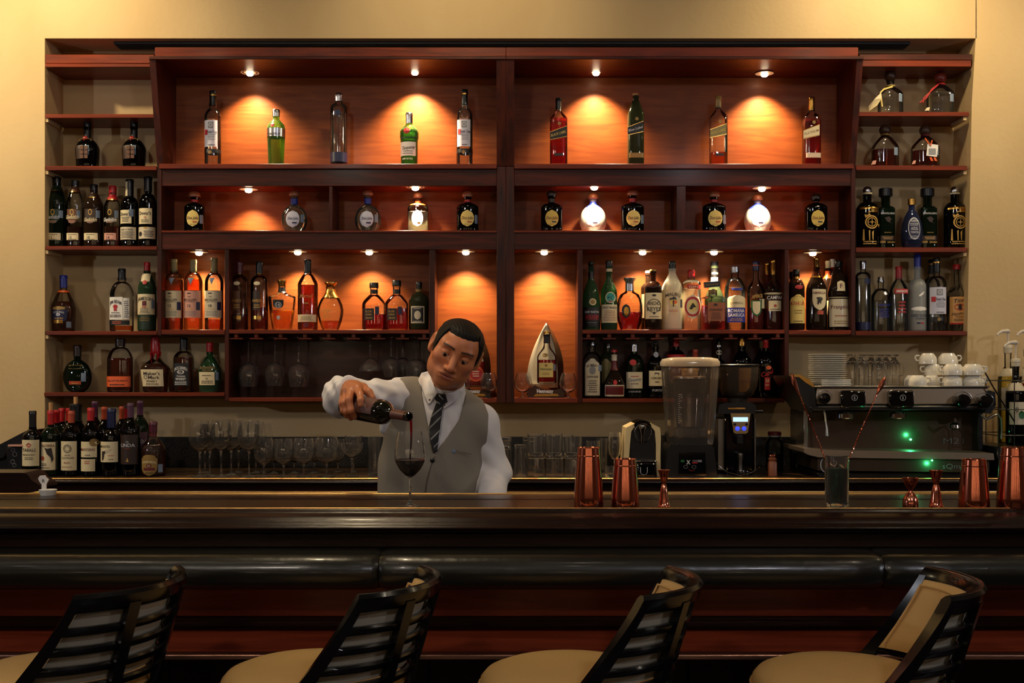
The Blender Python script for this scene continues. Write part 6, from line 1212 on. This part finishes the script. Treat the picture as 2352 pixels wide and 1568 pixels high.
    pp = [bk(-.86+1.72*i/24, zt-.040, -.041) for i in range(25)]+[bk(.86, zt-.04-(zt-.85)*i/8, -.041) for i in range(1, 9)]
    pq = [bk(-.86, zt-.04-(zt-.85)*i/8, -.041) for i in range(8, 0, -1)]+pp
    put(MB().tube(pq, .003, 6), 'pad_piping', M_TAN)
for x, y, r, lb in ((-1.115, 2.76, -16, 'bar stool with slatted black back nearest the wine-bottle side, tan seat half cut off'), (-.487, 2.77, -16, 'tan bar stool with slatted black back below the poured wine'),
    (.142, 2.755, -16, 'tan bar stool with slatted black back below the slim copper jigger'), (.805, 2.74, -14, 'tan bar stool showing the upholstered inside of its black back')):
    stool(lb, x, y, math.radians(r))

# ================================================================ the barman (surfaces from blended distance fields)
def smin(a, b, k):
    h = np.clip(.5+.5*(b-a)/k, 0, 1); return b*(1-h)+a*h-k*h*(1-h)
def smax(a, b, k): return -smin(-a, -b, k)
def cap_(P, a, b, ra, rb):
    a = np.array(a, dtype=np.float32); b = np.array(b, dtype=np.float32); ab = b-a; t = np.clip(((P-a)@ab)/(ab@ab), 0, 1)
    return np.linalg.norm(P-a-t[:, None]*ab, axis=1)-(ra+(rb-ra)*t)
def ell(P, c, r):
    r = np.array(r, dtype=np.float32); q = P-np.array(c, dtype=np.float32)
    k0 = np.linalg.norm(q/r, axis=1)+1e-9; k1 = np.linalg.norm(q/(r*r), axis=1)+1e-9; return k0*(k0-1)/k1
def chain(P, pts, rs, k=.008):
    d = None
    for (a, b), (ra, rb) in zip(zip(pts, pts[1:]), zip(rs, rs[1:])):
        e = cap_(P, a, b, ra, rb); d = e if d is None else smin(d, e, k)
    return d
def sdf_mesh(f, lo, hi, h, name, m, parent, color=None):
    lo = np.array(lo, dtype=np.float64); hi = np.array(hi, dtype=np.float64); B_ = 12
    nb = np.ceil((hi-lo)/h/B_).astype(int); n = nb*B_
    D = np.ones(n, dtype=np.float32)
    I = np.stack(np.meshgrid(*[np.arange(k) for k in nb], indexing='ij'), -1).reshape(-1, 3)
    cen = (lo+(I*B_+B_/2)*h).astype(np.float32); v = f(cen); act = np.abs(v) < h*B_*.87*1.7+.004
    off = np.stack(np.meshgrid(*[np.arange(B_)]*3, indexing='ij'), -1).reshape(-1, 3)
    for i, s in zip(I[~act], v[~act]):
        if s < 0: a, b, c = i*B_; D[a:a+B_, b:b+B_, c:c+B_] = -1
    A = I[act]
    for s in range(0, len(A), 150):
        blk = A[s:s+150]; g = blk[:, None, :]*B_+off[None]; P = (lo+g.reshape(-1, 3)*h).astype(np.float32)
        r = f(P).reshape(len(blk), B_, B_, B_)
        for i, q in zip(blk, r): a, b, c = i*B_; D[a:a+B_, b:b+B_, c:c+B_] = q
    S = D < 0; cs = np.zeros(tuple(n-1), dtype=np.int8)
    for a in (0, 1):
        for b in (0, 1):
            for c in (0, 1): cs += S[a:n[0]-1+a, b:n[1]-1+b, c:n[2]-1+c]
    cell = np.argwhere((cs > 0) & (cs < 8)); idx = np.full(tuple(n-1), -1, dtype=np.int32); idx[tuple(cell.T)] = np.arange(len(cell))
    cor = [(a, b, c) for a in (0, 1) for b in (0, 1) for c in (0, 1)]
    val = np.stack([D[cell[:, 0]+a, cell[:, 1]+b, cell[:, 2]+c] for a, b, c in cor], 1)
    acc = np.zeros((len(cell), 3)); cnt = np.zeros(len(cell))
    for i in range(8):
        for j in range(i+1, 8):
            da = np.array(cor[j])-np.array(cor[i])
            if np.abs(da).sum() != 1: continue
            x, y = val[:, i], val[:, j]; ok = (x < 0) != (y < 0); t = np.where(ok, x/np.where(ok, x-y, 1), 0)
            acc += ok[:, None]*(np.array(cor[i])+t[:, None]*da); cnt += ok
    V = lo+(cell+acc/np.maximum(cnt, 1)[:, None])*h
    F_ = []
    for ax in range(3):
        o1, o2 = [(1, 2), (2, 0), (0, 1)][ax]; sl0 = [slice(1, k-1) for k in n]; sl1 = list(sl0); sl0[ax] = slice(0, n[ax]-1); sl1[ax] = slice(1, n[ax])
        a, b = S[tuple(sl0)], S[tuple(sl1)]; e = np.argwhere(a != b); base = e+np.array([0 if k == ax else 1 for k in range(3)])
        d1 = np.zeros(3, int); d1[o1] = 1; d2 = np.zeros(3, int); d2[o2] = 1
        q = [idx[tuple((base-d1*u-d2*w).T)] for u, w in ((1, 1), (0, 1), (0, 0), (1, 0))]; q = np.stack(q, 1)
        flip = ~a[tuple(e.T)]; q[flip] = q[flip][:, ::-1]; F_.append(q)
    F_ = np.concatenate(F_); F_ = F_[(F_ >= 0).all(1)]
    me = bpy.data.meshes.new(name); me.vertices.add(len(V)); me.vertices.foreach_set('co', V.ravel())
    me.loops.add(F_.size); me.loops.foreach_set('vertex_index', F_.ravel().astype(np.int32))
    me.polygons.add(len(F_)); me.polygons.foreach_set('loop_start', np.arange(0, F_.size, 4, dtype=np.int32))
    me.update(calc_edges=True); me.validate(); me.shade_smooth(); me.materials.append(m)
    if color is not None:
        at = me.color_attributes.new('Col', 'FLOAT_COLOR', 'POINT'); c = color(V.astype(np.float32)); at.data.foreach_set('color', np.concatenate([c, np.ones((len(c), 1))], 1).ravel())
    o = bpy.data.objects.new(name, me); COL.objects.link(o)
    if parent: o.parent = parent; o.matrix_parent_inverse = world(parent).inverted()
    return o
def V3(px, py, d): return np.array(pt(px, py, d), dtype=np.float32)

man = thing('person', 'barman in grey vest, white shirt and striped tie, leaning to pour red wine', 'person', (-.28, 3.95, 0))
HEADM = (Matrix.Translation(pt(1049, 803, 3.81)) @ Matrix.Rotation(math.radians(24), 4, 'Y') @ Matrix.Rotation(math.radians(7), 4, 'Z') @ Matrix.Rotation(math.radians(16), 4, 'X'))
HS = 1.03
HI = np.array(HEADM.inverted(), dtype=np.float32)
def hl(P): return (P@HI[:3, :3].T+HI[:3, 3])/HS
def head(P):
    q = hl(P); qs = q.copy(); qs[:, 0] = np.abs(q[:, 0])
    d = ell(q, (0, .018, .024), (.076, .094, .066))
    d = smin(d, ell(q, (0, -.030, .032), (.060, .054, .047)), .025)
    d = smin(d, ell(q, (0, -.022, -.018), (.068, .068, .088)), .03)
    d = smin(d, ell(q, (0, -.030, -.074), (.057, .052, .046)), .03)
    d = smin(d, ell(qs, (.046, -.006, -.062), (.020, .042, .034)), .03)
    d = smin(d, ell(q, (0, -.068, -.097), (.026, .020, .018)), .022)
    d = smin(d, ell(qs, (.044, -.056, -.022), (.024, .022, .020)), .02)
    d = smin(d, ell(qs, (.027, -.078, .023), (.022, .010, .007)), .016)
    d = smax(d, -ell(qs, (.032, -.094, .002), (.019, .013, .012)), .016)
    d = smin(d, cap_(q, (0, -.084, .010), (0, -.108, -.034), .0085, .0115), .014)
    d = smin(d, ell(q, (0, -.107, -.037), (.0112, .0105, .009)), .008)
    d = smin(d, ell(qs, (.0140, -.096, -.040), (.0078, .0100, .0068)), .006)
    d = smax(d, -ell(qs, (.0075, -.105, -.0485), (.0042, .005, .003)), .003)
    d = smin(d, ell(q, (0, -.076, -.066), (.034, .0165, .022)), .016)
    d = smin(d, ell(q, (0, -.0898, -.0625), (.028, .0062, .0052)), .006)
    d = smin(d, ell(q, (0, -.0882, -.0740), (.023, .0072, .0062)), .006)
    d = smax(d, -ell(q, (0, -.0990, -.0683), (.028, .0085, .0013)), .003)
    d = smin(d, np.linalg.norm(qs-np.array((.0318, -.0725, .001), dtype=np.float32), axis=1)-.0150, .004)
    d = smax(d, -ell(qs, (.0322, -.0885, -.0052), (.0158, .010, .0029)), .002)
    ear = ell(qs, (.081, .012, -.006), (.012, .021, .033)); ear = smin(ear, ell(qs, (.079, .004, -.032), (.009, .011, .011)), .008)
    ear = smax(ear, -ell(qs, (.090, .004, -.002), (.008, .012, .020)), .006)
    d = smin(d, ear, .008)
    return d*HS
RSh, LSh, NB = V3(930, 907, 3.93), V3(1106, 970, 3.96), V3(1020, 930, 3.95)
RE, RW = V3(786, 912, 3.80), V3(806, 893, 3.63)
LE, LW = V3(1138, 1085, 4.0), V3(1128, 1150, 3.86)
CH, BL, HP = V3(1000, 1000, 3.97), V3(986, 1110, 3.985), V3(984, 1230, 3.99)
# the wine bottle being poured
MO = Vector(pt(941, 957, 3.325)); AX = Vector((-.715, .690, .085)).normalized()
def hand_r(P):
    k = lambda a, b, d: V3(a, b, d)
    palm = cap_(P, k(806, 893, 3.60), k(810, 897, 3.50), .030, .026)
    palm = smin(palm, cap_(P, k(796, 905, 3.545), k(799, 898, 3.495), .019, .019), .018)
    palm = smin(palm, cap_(P, k(818, 890, 3.55), k(821, 893, 3.475), .020, .016), .018)
    d = palm
    for pts, rs in (((k(820, 893, 3.475), k(827, 905, 3.432), k(828, 919, 3.405), k(828, 929, 3.402)), (.0125, .0105, .0095, .0085)),
                    ((k(806, 897, 3.475), k(801, 918, 3.432), k(806, 942, 3.425), k(814, 957, 3.445)), (.0135, .0115, .0105, .0088)),
                    ((k(796, 902, 3.495), k(791, 925, 3.455), k(796, 945, 3.450), k(806, 960, 3.470)), (.0125, .011, .010, .0085)),
                    ((k(789, 908, 3.515), k(785, 926, 3.485), k(788, 943, 3.482), k(796, 955, 3.495)), (.0115, .0095, .0088, .0078))):
        d = smin(d, chain(P, pts, rs, .006), .006)
    th = chain(P, (k(817, 890, 3.56), k(834, 890, 3.52), k(847, 901, 3.485), k(856, 913, 3.475)), (.018, .0135, .012, .0095), .008)
    return smin(d, th, .010)
def hand_l(P):
    w = LW; d = cap_(P, w, w+np.array((-.005, -.07, -.03), dtype=np.float32), .027, .030)
    for i in range(4):
        b = w+np.array((-.03+.019*i, -.085, -.035), dtype=np.float32); L = (.05, .058, .055, .044)[i]
        d = smin(d, chain(P, (b, b+np.array((0, -L*.6, -.006)), b+np.array((0, -L, -.028))), (.0095, .0085, .0075), .004), .005)
    b = w+np.array((-.028, -.03, -.02), dtype=np.float32); return smin(d, chain(P, (b, b+np.array((-.028, -.03, -.008)), b+np.array((-.03, -.062, -.014))), (.012, .0105, .0085), .006), .008)
def yscale(P, y0, s): Q = P.copy(); Q[:, 1] = (Q[:, 1]-y0)/s; return Q
def trunk(P, g=0):
    Q = yscale(P, 3.98, .62)
    f = lambda v: np.array((v[0], (v[1]-3.98)/.62, v[2]), dtype=np.float32)
    d = cap_(Q, f(CH), f(BL), .172+g, .170+g); d = smin(d, cap_(Q, f(BL), f(HP), .170+g, .165+g), .05)*.75
    d = smin(d, cap_(P, NB+np.array((0, .01, -.02)), RSh, .062+g, .056+g), .06)
    d = smin(d, cap_(P, NB+np.array((0, .01, -.02)), LSh, .062+g, .056+g), .06)
    return d
NK = np.array(HEADM @ Vector((0, .022, -.055)), dtype=np.float32)
def body(P):
    d = head(P); d = smin(d, cap_(P, NK, NB, .056, .060), .03)
    d = smin(d, trunk(P, -.022), .02)
    d = smin(d, cap_(P, RSh, RE, .045, .036), .03); d = smin(d, cap_(P, RE, RW, .036, .026), .02); d = smin(d, hand_r(P), .014)
    d = smin(d, cap_(P, LSh, LE, .045, .036), .03); d = smin(d, cap_(P, LE, LW, .036, .026), .02); d = smin(d, hand_l(P), .012)
    return d
def wrinkle(P): return .0028*np.sin(P[:, 0]*95+P[:, 2]*40+2*np.sin(P[:, 1]*50))*np.sin(P[:, 1]*60+P[:, 2]*55)
def shirt(P):
    d = trunk(P, 0)
    d = smin(d, cap_(P, NB-np.array((0, 0, .02)), NB+(NK-NB)*.42, .070, .064), .02)
    ar = cap_(P, RSh, RE, .054, .060); ar = smin(ar, cap_(P, RE, RW+np.array((-.004, .012, -.002)), .066, .044), .03)
    ar = ar+.0034*np.sin(P[:, 0]*105+P[:, 2]*35+1.5*np.sin(P[:, 2]*60))+.0016*np.sin(P[:, 2]*120+P[:, 1]*90)
    ar = smin(ar, cap_(P, V3(905, 935, 3.95), V3(880, 985, 3.95), .050, .012), .03)
    al = cap_(P, LSh, LE, .053, .052); al = smin(al, cap_(P, LE, LW, .052, .046), .03)+.002*np.sin(P[:, 2]*75+P[:, 0]*60)
    d = smin(d, ar, .03); d = smin(d, al, .03)+wrinkle(P)*.5
    # cuff opening and neck opening
    ax = RW-RE; ax = ax/np.linalg.norm(ax); d = smax(d, (P-(RW-ax*.012))@ax, .004)
    return d
def poly2(P, poly, dd):
    pts = np.array([(X(a, dd), Z(b, dd)) for a, b in poly], dtype=np.float32)*1.0; q = np.stack([P[:, 0]*dd/P[:, 1], HC+(P[:, 2]-HC)*dd/P[:, 1]], 1).astype(np.float32)
    d = np.full(len(P), 1e9, dtype=np.float32); s = np.ones(len(P), dtype=np.float32); n = len(pts)
    for i in range(n):
        a, b = pts[i], pts[i-1]; e = b-a; w = q-a; t = np.clip((w@e)/(e@e), 0, 1); d = np.minimum(d, ((w-t[:, None]*e)**2).sum(1))
        c1 = q[:, 1] >= a[1]; c2 = q[:, 1] < b[1]; c3 = e[0]*w[:, 1] > e[1]*w[:, 0]
        s = np.where((c1 & c2 & c3) | (~c1 & ~c2 & ~c3), -s, s)
    return s*np.sqrt(d)
VO = [(964, 860), (917, 868), (908, 905), (907, 935), (899, 965), (884, 990), (868, 1012), (866, 1270), (1112, 1270), (1084, 1180), (1090, 1130), (1106, 1085), (1116, 1040), (1121, 985), (1122, 950), (1108, 915), (1080, 880), (1060, 860)]
VN = [(964, 855), (969, 905), (978, 950), (988, 1000), (996, 1042), (1000, 1044), (1007, 1030), (1030, 999), (1054, 965), (1066, 925), (1068, 905), (1060, 870), (1050, 840), (1000, 820)]
def vest(P):
    d = trunk(P, .010)-.002*np.sin(P[:, 2]*40+P[:, 0]*25)*np.sin(P[:, 0]*33)
    sh = trunk(P, -.004); d = smax(d, -sh, .003)
    d = smax(d, poly2(P, VO, 3.9), .004)
    d = smax(d, np.minimum(-poly2(P, VN, 3.86), 1e3)*(P[:, 1] < 3.97)+(-1)*(P[:, 1] >= 3.97), .003)
    return d
def lum(P, c, r): return np.clip(1-np.linalg.norm((P-np.array(c, dtype=np.float32))/np.array(r, dtype=np.float32), axis=1)**2, 0, 1)
def skin(P):
    q = hl(P); qs = q.copy(); qs[:, 0] = np.abs(q[:, 0]); base = np.array(lin((190, 116, 74)), dtype=np.float32)
    c = np.tile(base, (len(P), 1))
    def mixc(c, col, a): a = np.clip(a, 0, 1)[:, None]; return c*(1-a)+np.array(lin(col), dtype=np.float32)*a
    c = mixc(c, (196, 108, 84), lum(qs, (.048, -.06, -.03), (.03, .04, .03))*.4); c = mixc(c, (190, 96, 70), lum(q, (0, -.112, -.037), (.018, .02, .016))*.35)
    c = mixc(c, (158, 84, 66), (lum(q, (0, -.098, -.0625), (.025, .02, .0068))*2.2)); c = mixc(c, (166, 88, 70), (lum(q, (0, -.098, -.0745), (.021, .02, .0078))*2.2))
    c = mixc(c, (90, 40, 34), lum(q, (0, -.1, -.0685), (.026, .02, .0016))*1.5)
    c = mixc(c, (122, 84, 62), (lum(q, (0, -.06, -.098), (.06, .07, .028))*.25+lum(q, (0, -.1, -.054), (.024, .02, .007))*.3))
    br = np.clip(1-((qs[:, 2]-(.0232+.004*np.sin(np.clip((qs[:, 0]-.012)/.04, 0, 1)*2.6)))/.0050)**2, 0, 1)*(qs[:, 0] > .011)*(qs[:, 0] < .053)*(q[:, 1] < -.05); c = mixc(c, (30, 20, 16), br*1.0)
    lash = lum(qs, (.0322, -.088, -.0016), (.0150, .012, .0022)); c = mixc(c, (26, 17, 14), lash*1.8)
    side = np.clip((q[:, 2]+.008)/.02, 0, 1)*np.clip((q[:, 1]+.050)/.014, 0, 1)*np.clip((np.abs(q[:, 0])-.050)/.010, 0, 1); c = mixc(c, (34, 24, 18), side*.95*(np.abs(q[:, 0]) < .0785))
    return c
def skin_mat():
    m, nt, N, L = newmat('skin'); p = N['Principled BSDF']; a = N.new('ShaderNodeAttribute'); a.attribute_name = 'Col'
    L.new(a.outputs['Color'], p.inputs['Base Color']); p.inputs['Roughness'].default_value = .42; p.inputs['Subsurface Weight'].default_value = .12
    p.inputs['Subsurface Radius'].default_value = (.008, .003, .0015); p.inputs['Subsurface Scale'].default_value = .6
    return m
sdf_mesh(body, (-.66, 3.30, .93), (.02, 4.16, 1.70), .0026, 'body', skin_mat(), man, skin)
M_SHIRT = mat('white_shirt', lin((226,222,224)), .75, bump=.08, bscale=30)
M_VEST = mat('grey_linen_vest', lin((136,128,116)), .85, bump=.07, bscale=700)
sdf_mesh(shirt, (-.70, 3.56, .93), (.06, 4.18, 1.52), .0048, 'shirt', M_SHIRT, man)
sdf_mesh(vest, (-.58, 3.74, .93), (.0, 4.18, 1.52), .0042, 'vest', M_VEST, man)
def hair(P):
    q = hl(P); ax = np.abs(q[:, 0])
    d = smin(ell(q, (0, .018, .024), (.076, .094, .066)), ell(q, (0, -.030, .032), (.060, .054, .047)), .025); d = smin(d, ell(q, (0, -.022, -.018), (.068, .068, .088)), .03)
    front = .064-5*np.maximum(0, ax-.052)*np.clip((q[:, 1]+.062)/.02, 0, 1)+.05*q[:, 0]+.0005*np.sin(q[:, 0]*330)
    side = -.008-.9*q[:, 1]
    line = np.where(q[:, 1] < -.03, front, np.maximum(np.minimum(front, side), -.060))
    th = np.clip((q[:, 2]-line)*.30, -.006, .0045)+np.clip((q[:, 2]-.045)*.25, 0, .003)*np.clip((q[:, 2]-line)*60, 0, 1)
    st = (.0004*np.sin(q[:, 0]*560+q[:, 1]*170+q[:, 2]*90)+.0003*np.sin(q[:, 0]*930-q[:, 1]*240))*np.clip(th*200, 0, 1)
    return (d-th-st)*HS
M_HAIR = mat('black_hair', lin((15,11,9)), .6, spec=.2)
sdf_mesh(hair, (-.36, 3.64, 1.45), (-.02, 4.0, 1.72), .0022, 'hair', M_HAIR, man)
for sg in (-1, 1):
    MB().ball((0,0,0), .0128*HS, 20, 14).xform(HEADM @ Matrix.Translation((sg*.0318*HS, -.0742*HS, -.0005*HS))).obj('eye', mat('eye_white', lin((188,176,166)), .15), man)
    MB().ball((0,0,0), .0062*HS, 16, 10, (1,.5,1)).xform(HEADM @ Matrix.Translation((sg*.0318*HS-.0015, -.0848*HS, -.0060*HS))).obj('iris', mat('dark_iris', lin((22,12,8)), .08), man)
# drape flat garment pieces onto the clothing
def clothes(P): return np.minimum(shirt(P), vest(P))
def drape(polys, off, name, m, par=man, f=clothes, sub=3, d0=3.62, thick=.0015):
    import bmesh
    bm = bmesh.new()
    for poly in polys: bm.faces.new([bm.verts.new((a, b, 0)) for a, b in poly])
    bmesh.ops.triangulate(bm, faces=bm.faces[:])
    for _ in range(sub):
        bmesh.ops.subdivide_edges(bm, edges=[e for e in bm.edges if e.calc_length() > 3.2], cuts=1); bmesh.ops.triangulate(bm, faces=[g for g in bm.faces if len(g.verts) > 3])
    px = np.array([(v.co.x, v.co.y) for v in bm.verts]); dirs = np.stack([(px[:, 0]-CX)/F, np.ones(len(px)), -(px[:, 1]-HY)/F], 1); t = np.full(len(px), d0)
    for _ in range(60):
        P = (np.array((0, 0, HC))+dirs*t[:, None]).astype(np.float32); t = np.minimum(t+f(P)*.6, 3.99)
    # smooth the depths a little so the cloth hangs
    es = [(e.verts[0].index, e.verts[1].index) for e in bm.edges] if bm.verts.index_update() is None else []
    for _ in range(4):
        s = t.copy(); c = np.ones(len(t))
        for a, b in es: s[a] += t[b]; s[b] += t[a]; c[a] += 1; c[b] += 1
        t = np.minimum(t, s/c)
    P = np.array((0, 0, HC))+dirs*(t-off)[:, None]
    for v, p in zip(bm.verts, P): v.co = p
    me = bpy.data.meshes.new(name); bm.to_mesh(me); bm.free(); me.shade_smooth(); me.materials.append(m)
    o = bpy.data.objects.new(name, me); COL.objects.link(o); o.parent = par; o.matrix_parent_inverse = world(par).inverted()
    md = o.modifiers.new('t', 'SOLIDIFY'); md.thickness = thick; md.offset = 0
    return o
drape([[(961,872),(968,856),(984,852),(994,878),(1006,903),(999,911),(989,927),(984,929),(974,905)]], .006, 'collar', M_SHIRT, thick=.0025)
drape([[(1022,905),(1040,900),(1054,892),(1062,900),(1050,918),(1036,928),(1019,939),(1018,925)]], .006, 'collar', M_SHIRT, thick=.0025)
M_TIE = mat('black_tie', lin((24,25,27)), .6)
tie = drape([[(1004,903),(1023,905),(1028,922),(1017,930),(1014,960),(1009,995),(1004,1036),(996,1042),(989,1008),(985,980),(991,955),(1003,922),(998,914)]], .011, 'tie', M_TIE, thick=.004)
ST = [[(1003,921),(1011,926),(1010,929),(1002,924)], [(991,955),(1015,934),(1015,938),(990,960)], [(986,981),(1013,955),(1012,960),(986,987)], [(989,1007),(1010,987),(1009,991),(990,1012)], [(994,1027),(1007,1014),(1006,1019),(995,1032)], [(1009,906),(1019,917),(1017,919),(1007,908)]]
for s_ in ST: drape([s_], .0145, 'tie_stripe', pm('grey', .6), tie, sub=1, thick=.0006)
for px, py in ((987, 918), (1021, 930)): MB().ball(tuple(drape_p) if 0 else pt(px, py, 3.79), .0032, 10, 6).obj('collar_button', pm('ink', .3), man)
def surf(px, py, f=clothes, d0=3.6):
    t = d0
    for _ in range(80): t += float(f(np.array([pt(px, py, t)], dtype=np.float32))[0])*.6
    return t
db = surf(993, 1057); MB().ball(pt(993, 1057, db-.003), .008, 14, 8, (1, .4, 1)).obj('vest_button', M_BLACKG, man)
drape([[(997,1046),(999,1048),(989,1075),(980,1110),(974,1160),(972,1160),(977,1110),(987,1074)]], .0008, 'vest_seam', mat('vest_seam', lin((92,84,74)), .9), sub=2, thick=.0005)
dl = min(surf(1042, 1036), surf(1055, 1037), surf(1070, 1038), surf(1084, 1040))-.002
q = text_plane('Camgoyo', 1066, 1038, 5, dl, 36, -.005); c0 = X(1062, dl); q.v = [(x, y, z-(x-c0)*.18) for x, y, z in q.v]; q.obj('lettering', pm('ink'), man, smooth=False)
MB().ball(pt(1042, 1036, dl), .007, 14, 7, (1, .12, 1)).obj('badge', pm('stamp'), man)
# trousers and shoes, standing behind the bar
M_TR = mat('black_trousers', lin((20,20,24)), .8); hx = float(HP[0])
def trous(P):
    Q = P; a = np.array((hx, 3.99, .93), dtype=np.float32)
    d = ell(P, a, (.175, .125, .13))
    for s in (-1, 1):
        d = smin(d, chain(P, (a+np.array((s*.085, 0, -.03)), np.array((hx+s*.10, 3.97, .50)), np.array((hx+s*.12, 4.0, .06))), (.098, .068, .052), .03), .03)
    return d
sdf_mesh(trous, (hx-.28, 3.78, .0), (hx+.28, 4.2, 1.12), .010, 'trousers', M_TR, man)
for s in (-1, 1):
    MB().lathe([(.001, 0), (.044, 0), (.046, .02), (.040, .045), (.030, .07), (.001, .075)], (0,0,0), 20, dep=2.6, ex=2.4).xform(Matrix.Translation((hx+s*.12, 3.94, .001))).obj('shoe', M_BLACKG, man)

# bottle in his hand
t = thing('wine_bottle', 'dark red-wine bottle held tilted by the barman, brown label and foil', 'bottle', tuple(MO))
AM = Matrix.Translation(MO) @ AX.to_track_quat('Z', 'Y').to_matrix().to_4x4()      # local z runs from the mouth to the base
def onb(mb, name, m, par=t, ang=50): mb.xform(AM); return mb.obj(name, m, par, ang=ang)
onb(MB().lathe([(.0095, .000), (.0137, .001), (.0145, .004), (.0145, .010), (.0130, .012), (.0132, .06), (.0145, .078), (.021, .092), (.031, .105), (.0365, .118), (.0375, .13), (.0375, .285), (.036, .296), (.030, .30), (.012, .285), (.001, .27)], (0,0,0), 40, close=False), 'glass_body', mat('dark_wine_glass', lin((10,14,10)), .04, coat=1))
onb(MB().lathe([(.0139, .014), (.0140, .06), (.0152, .075)], (0,0,0), 32, close=False), 'foil', mat('brown_foil', lin((96,56,48)), .35))
vs = []; fs = []; n = 18
for j, z in enumerate((.135, .17, .21, .25, .262)):
    for i in range(n+1): a = math.radians(-95+190*i/n); vs.append((.0381*math.cos(a+LROT) if 0 else .0381*math.cos(a), .0381*math.sin(a), z))
for j in range(4):
    for i in range(n): a = j*(n+1)+i; fs.append((a, a+1, a+n+2, a+n+1))
up = AM.to_3x3().inverted() @ Vector((.15, -.25, 1)); up.z = 0; ang_ = math.atan2(up.y, up.x)
lb = MB().add(vs, fs); lb.xform(Matrix.Rotation(ang_, 4, 'Z')); onb(lb, 'label', mat('wine_label', lin((104,72,66)), .5))
# stream of wine falling into the glass
s0 = MO+Vector((.004, -.004, -.010)); g0 = Vector((gx, dg, ZB+zw))
pts = [s0, s0+Vector((.001, 0, -.03)), (s0+g0)/2+Vector((.002, 0, 0)), g0+Vector((0, 0, .001))]
o = MB().tube(pts, [.0042, .0036, .0028, .0024], 12).obj('wine_stream', mat('wine_stream', lin((120,8,20)), .08, coat=.5))
tag(o, 'thin stream of red wine falling from the bottle into the glass', 'wine')
# machines rest on the worktop: trim anything reaching below it
for o in list(bpy.data.objects):
    if o.type == 'MESH' and o.parent and o.parent.name.split('.')[0] in ('pod_coffee_machine', 'blender', 'coffee_grinder', 'espresso_machine', 'syrup_rack', 'payment_terminal', 'cognac_display'):
        lim = (ZC if o.parent.name.split('.')[0] != 'cognac_display' else Z(913, DF))+.0006
        for v in o.data.vertices:
            wz = v.co.z+o.matrix_parent_inverse.translation.z+o.parent.location.z
            if wz < lim: v.co.z += lim-wz
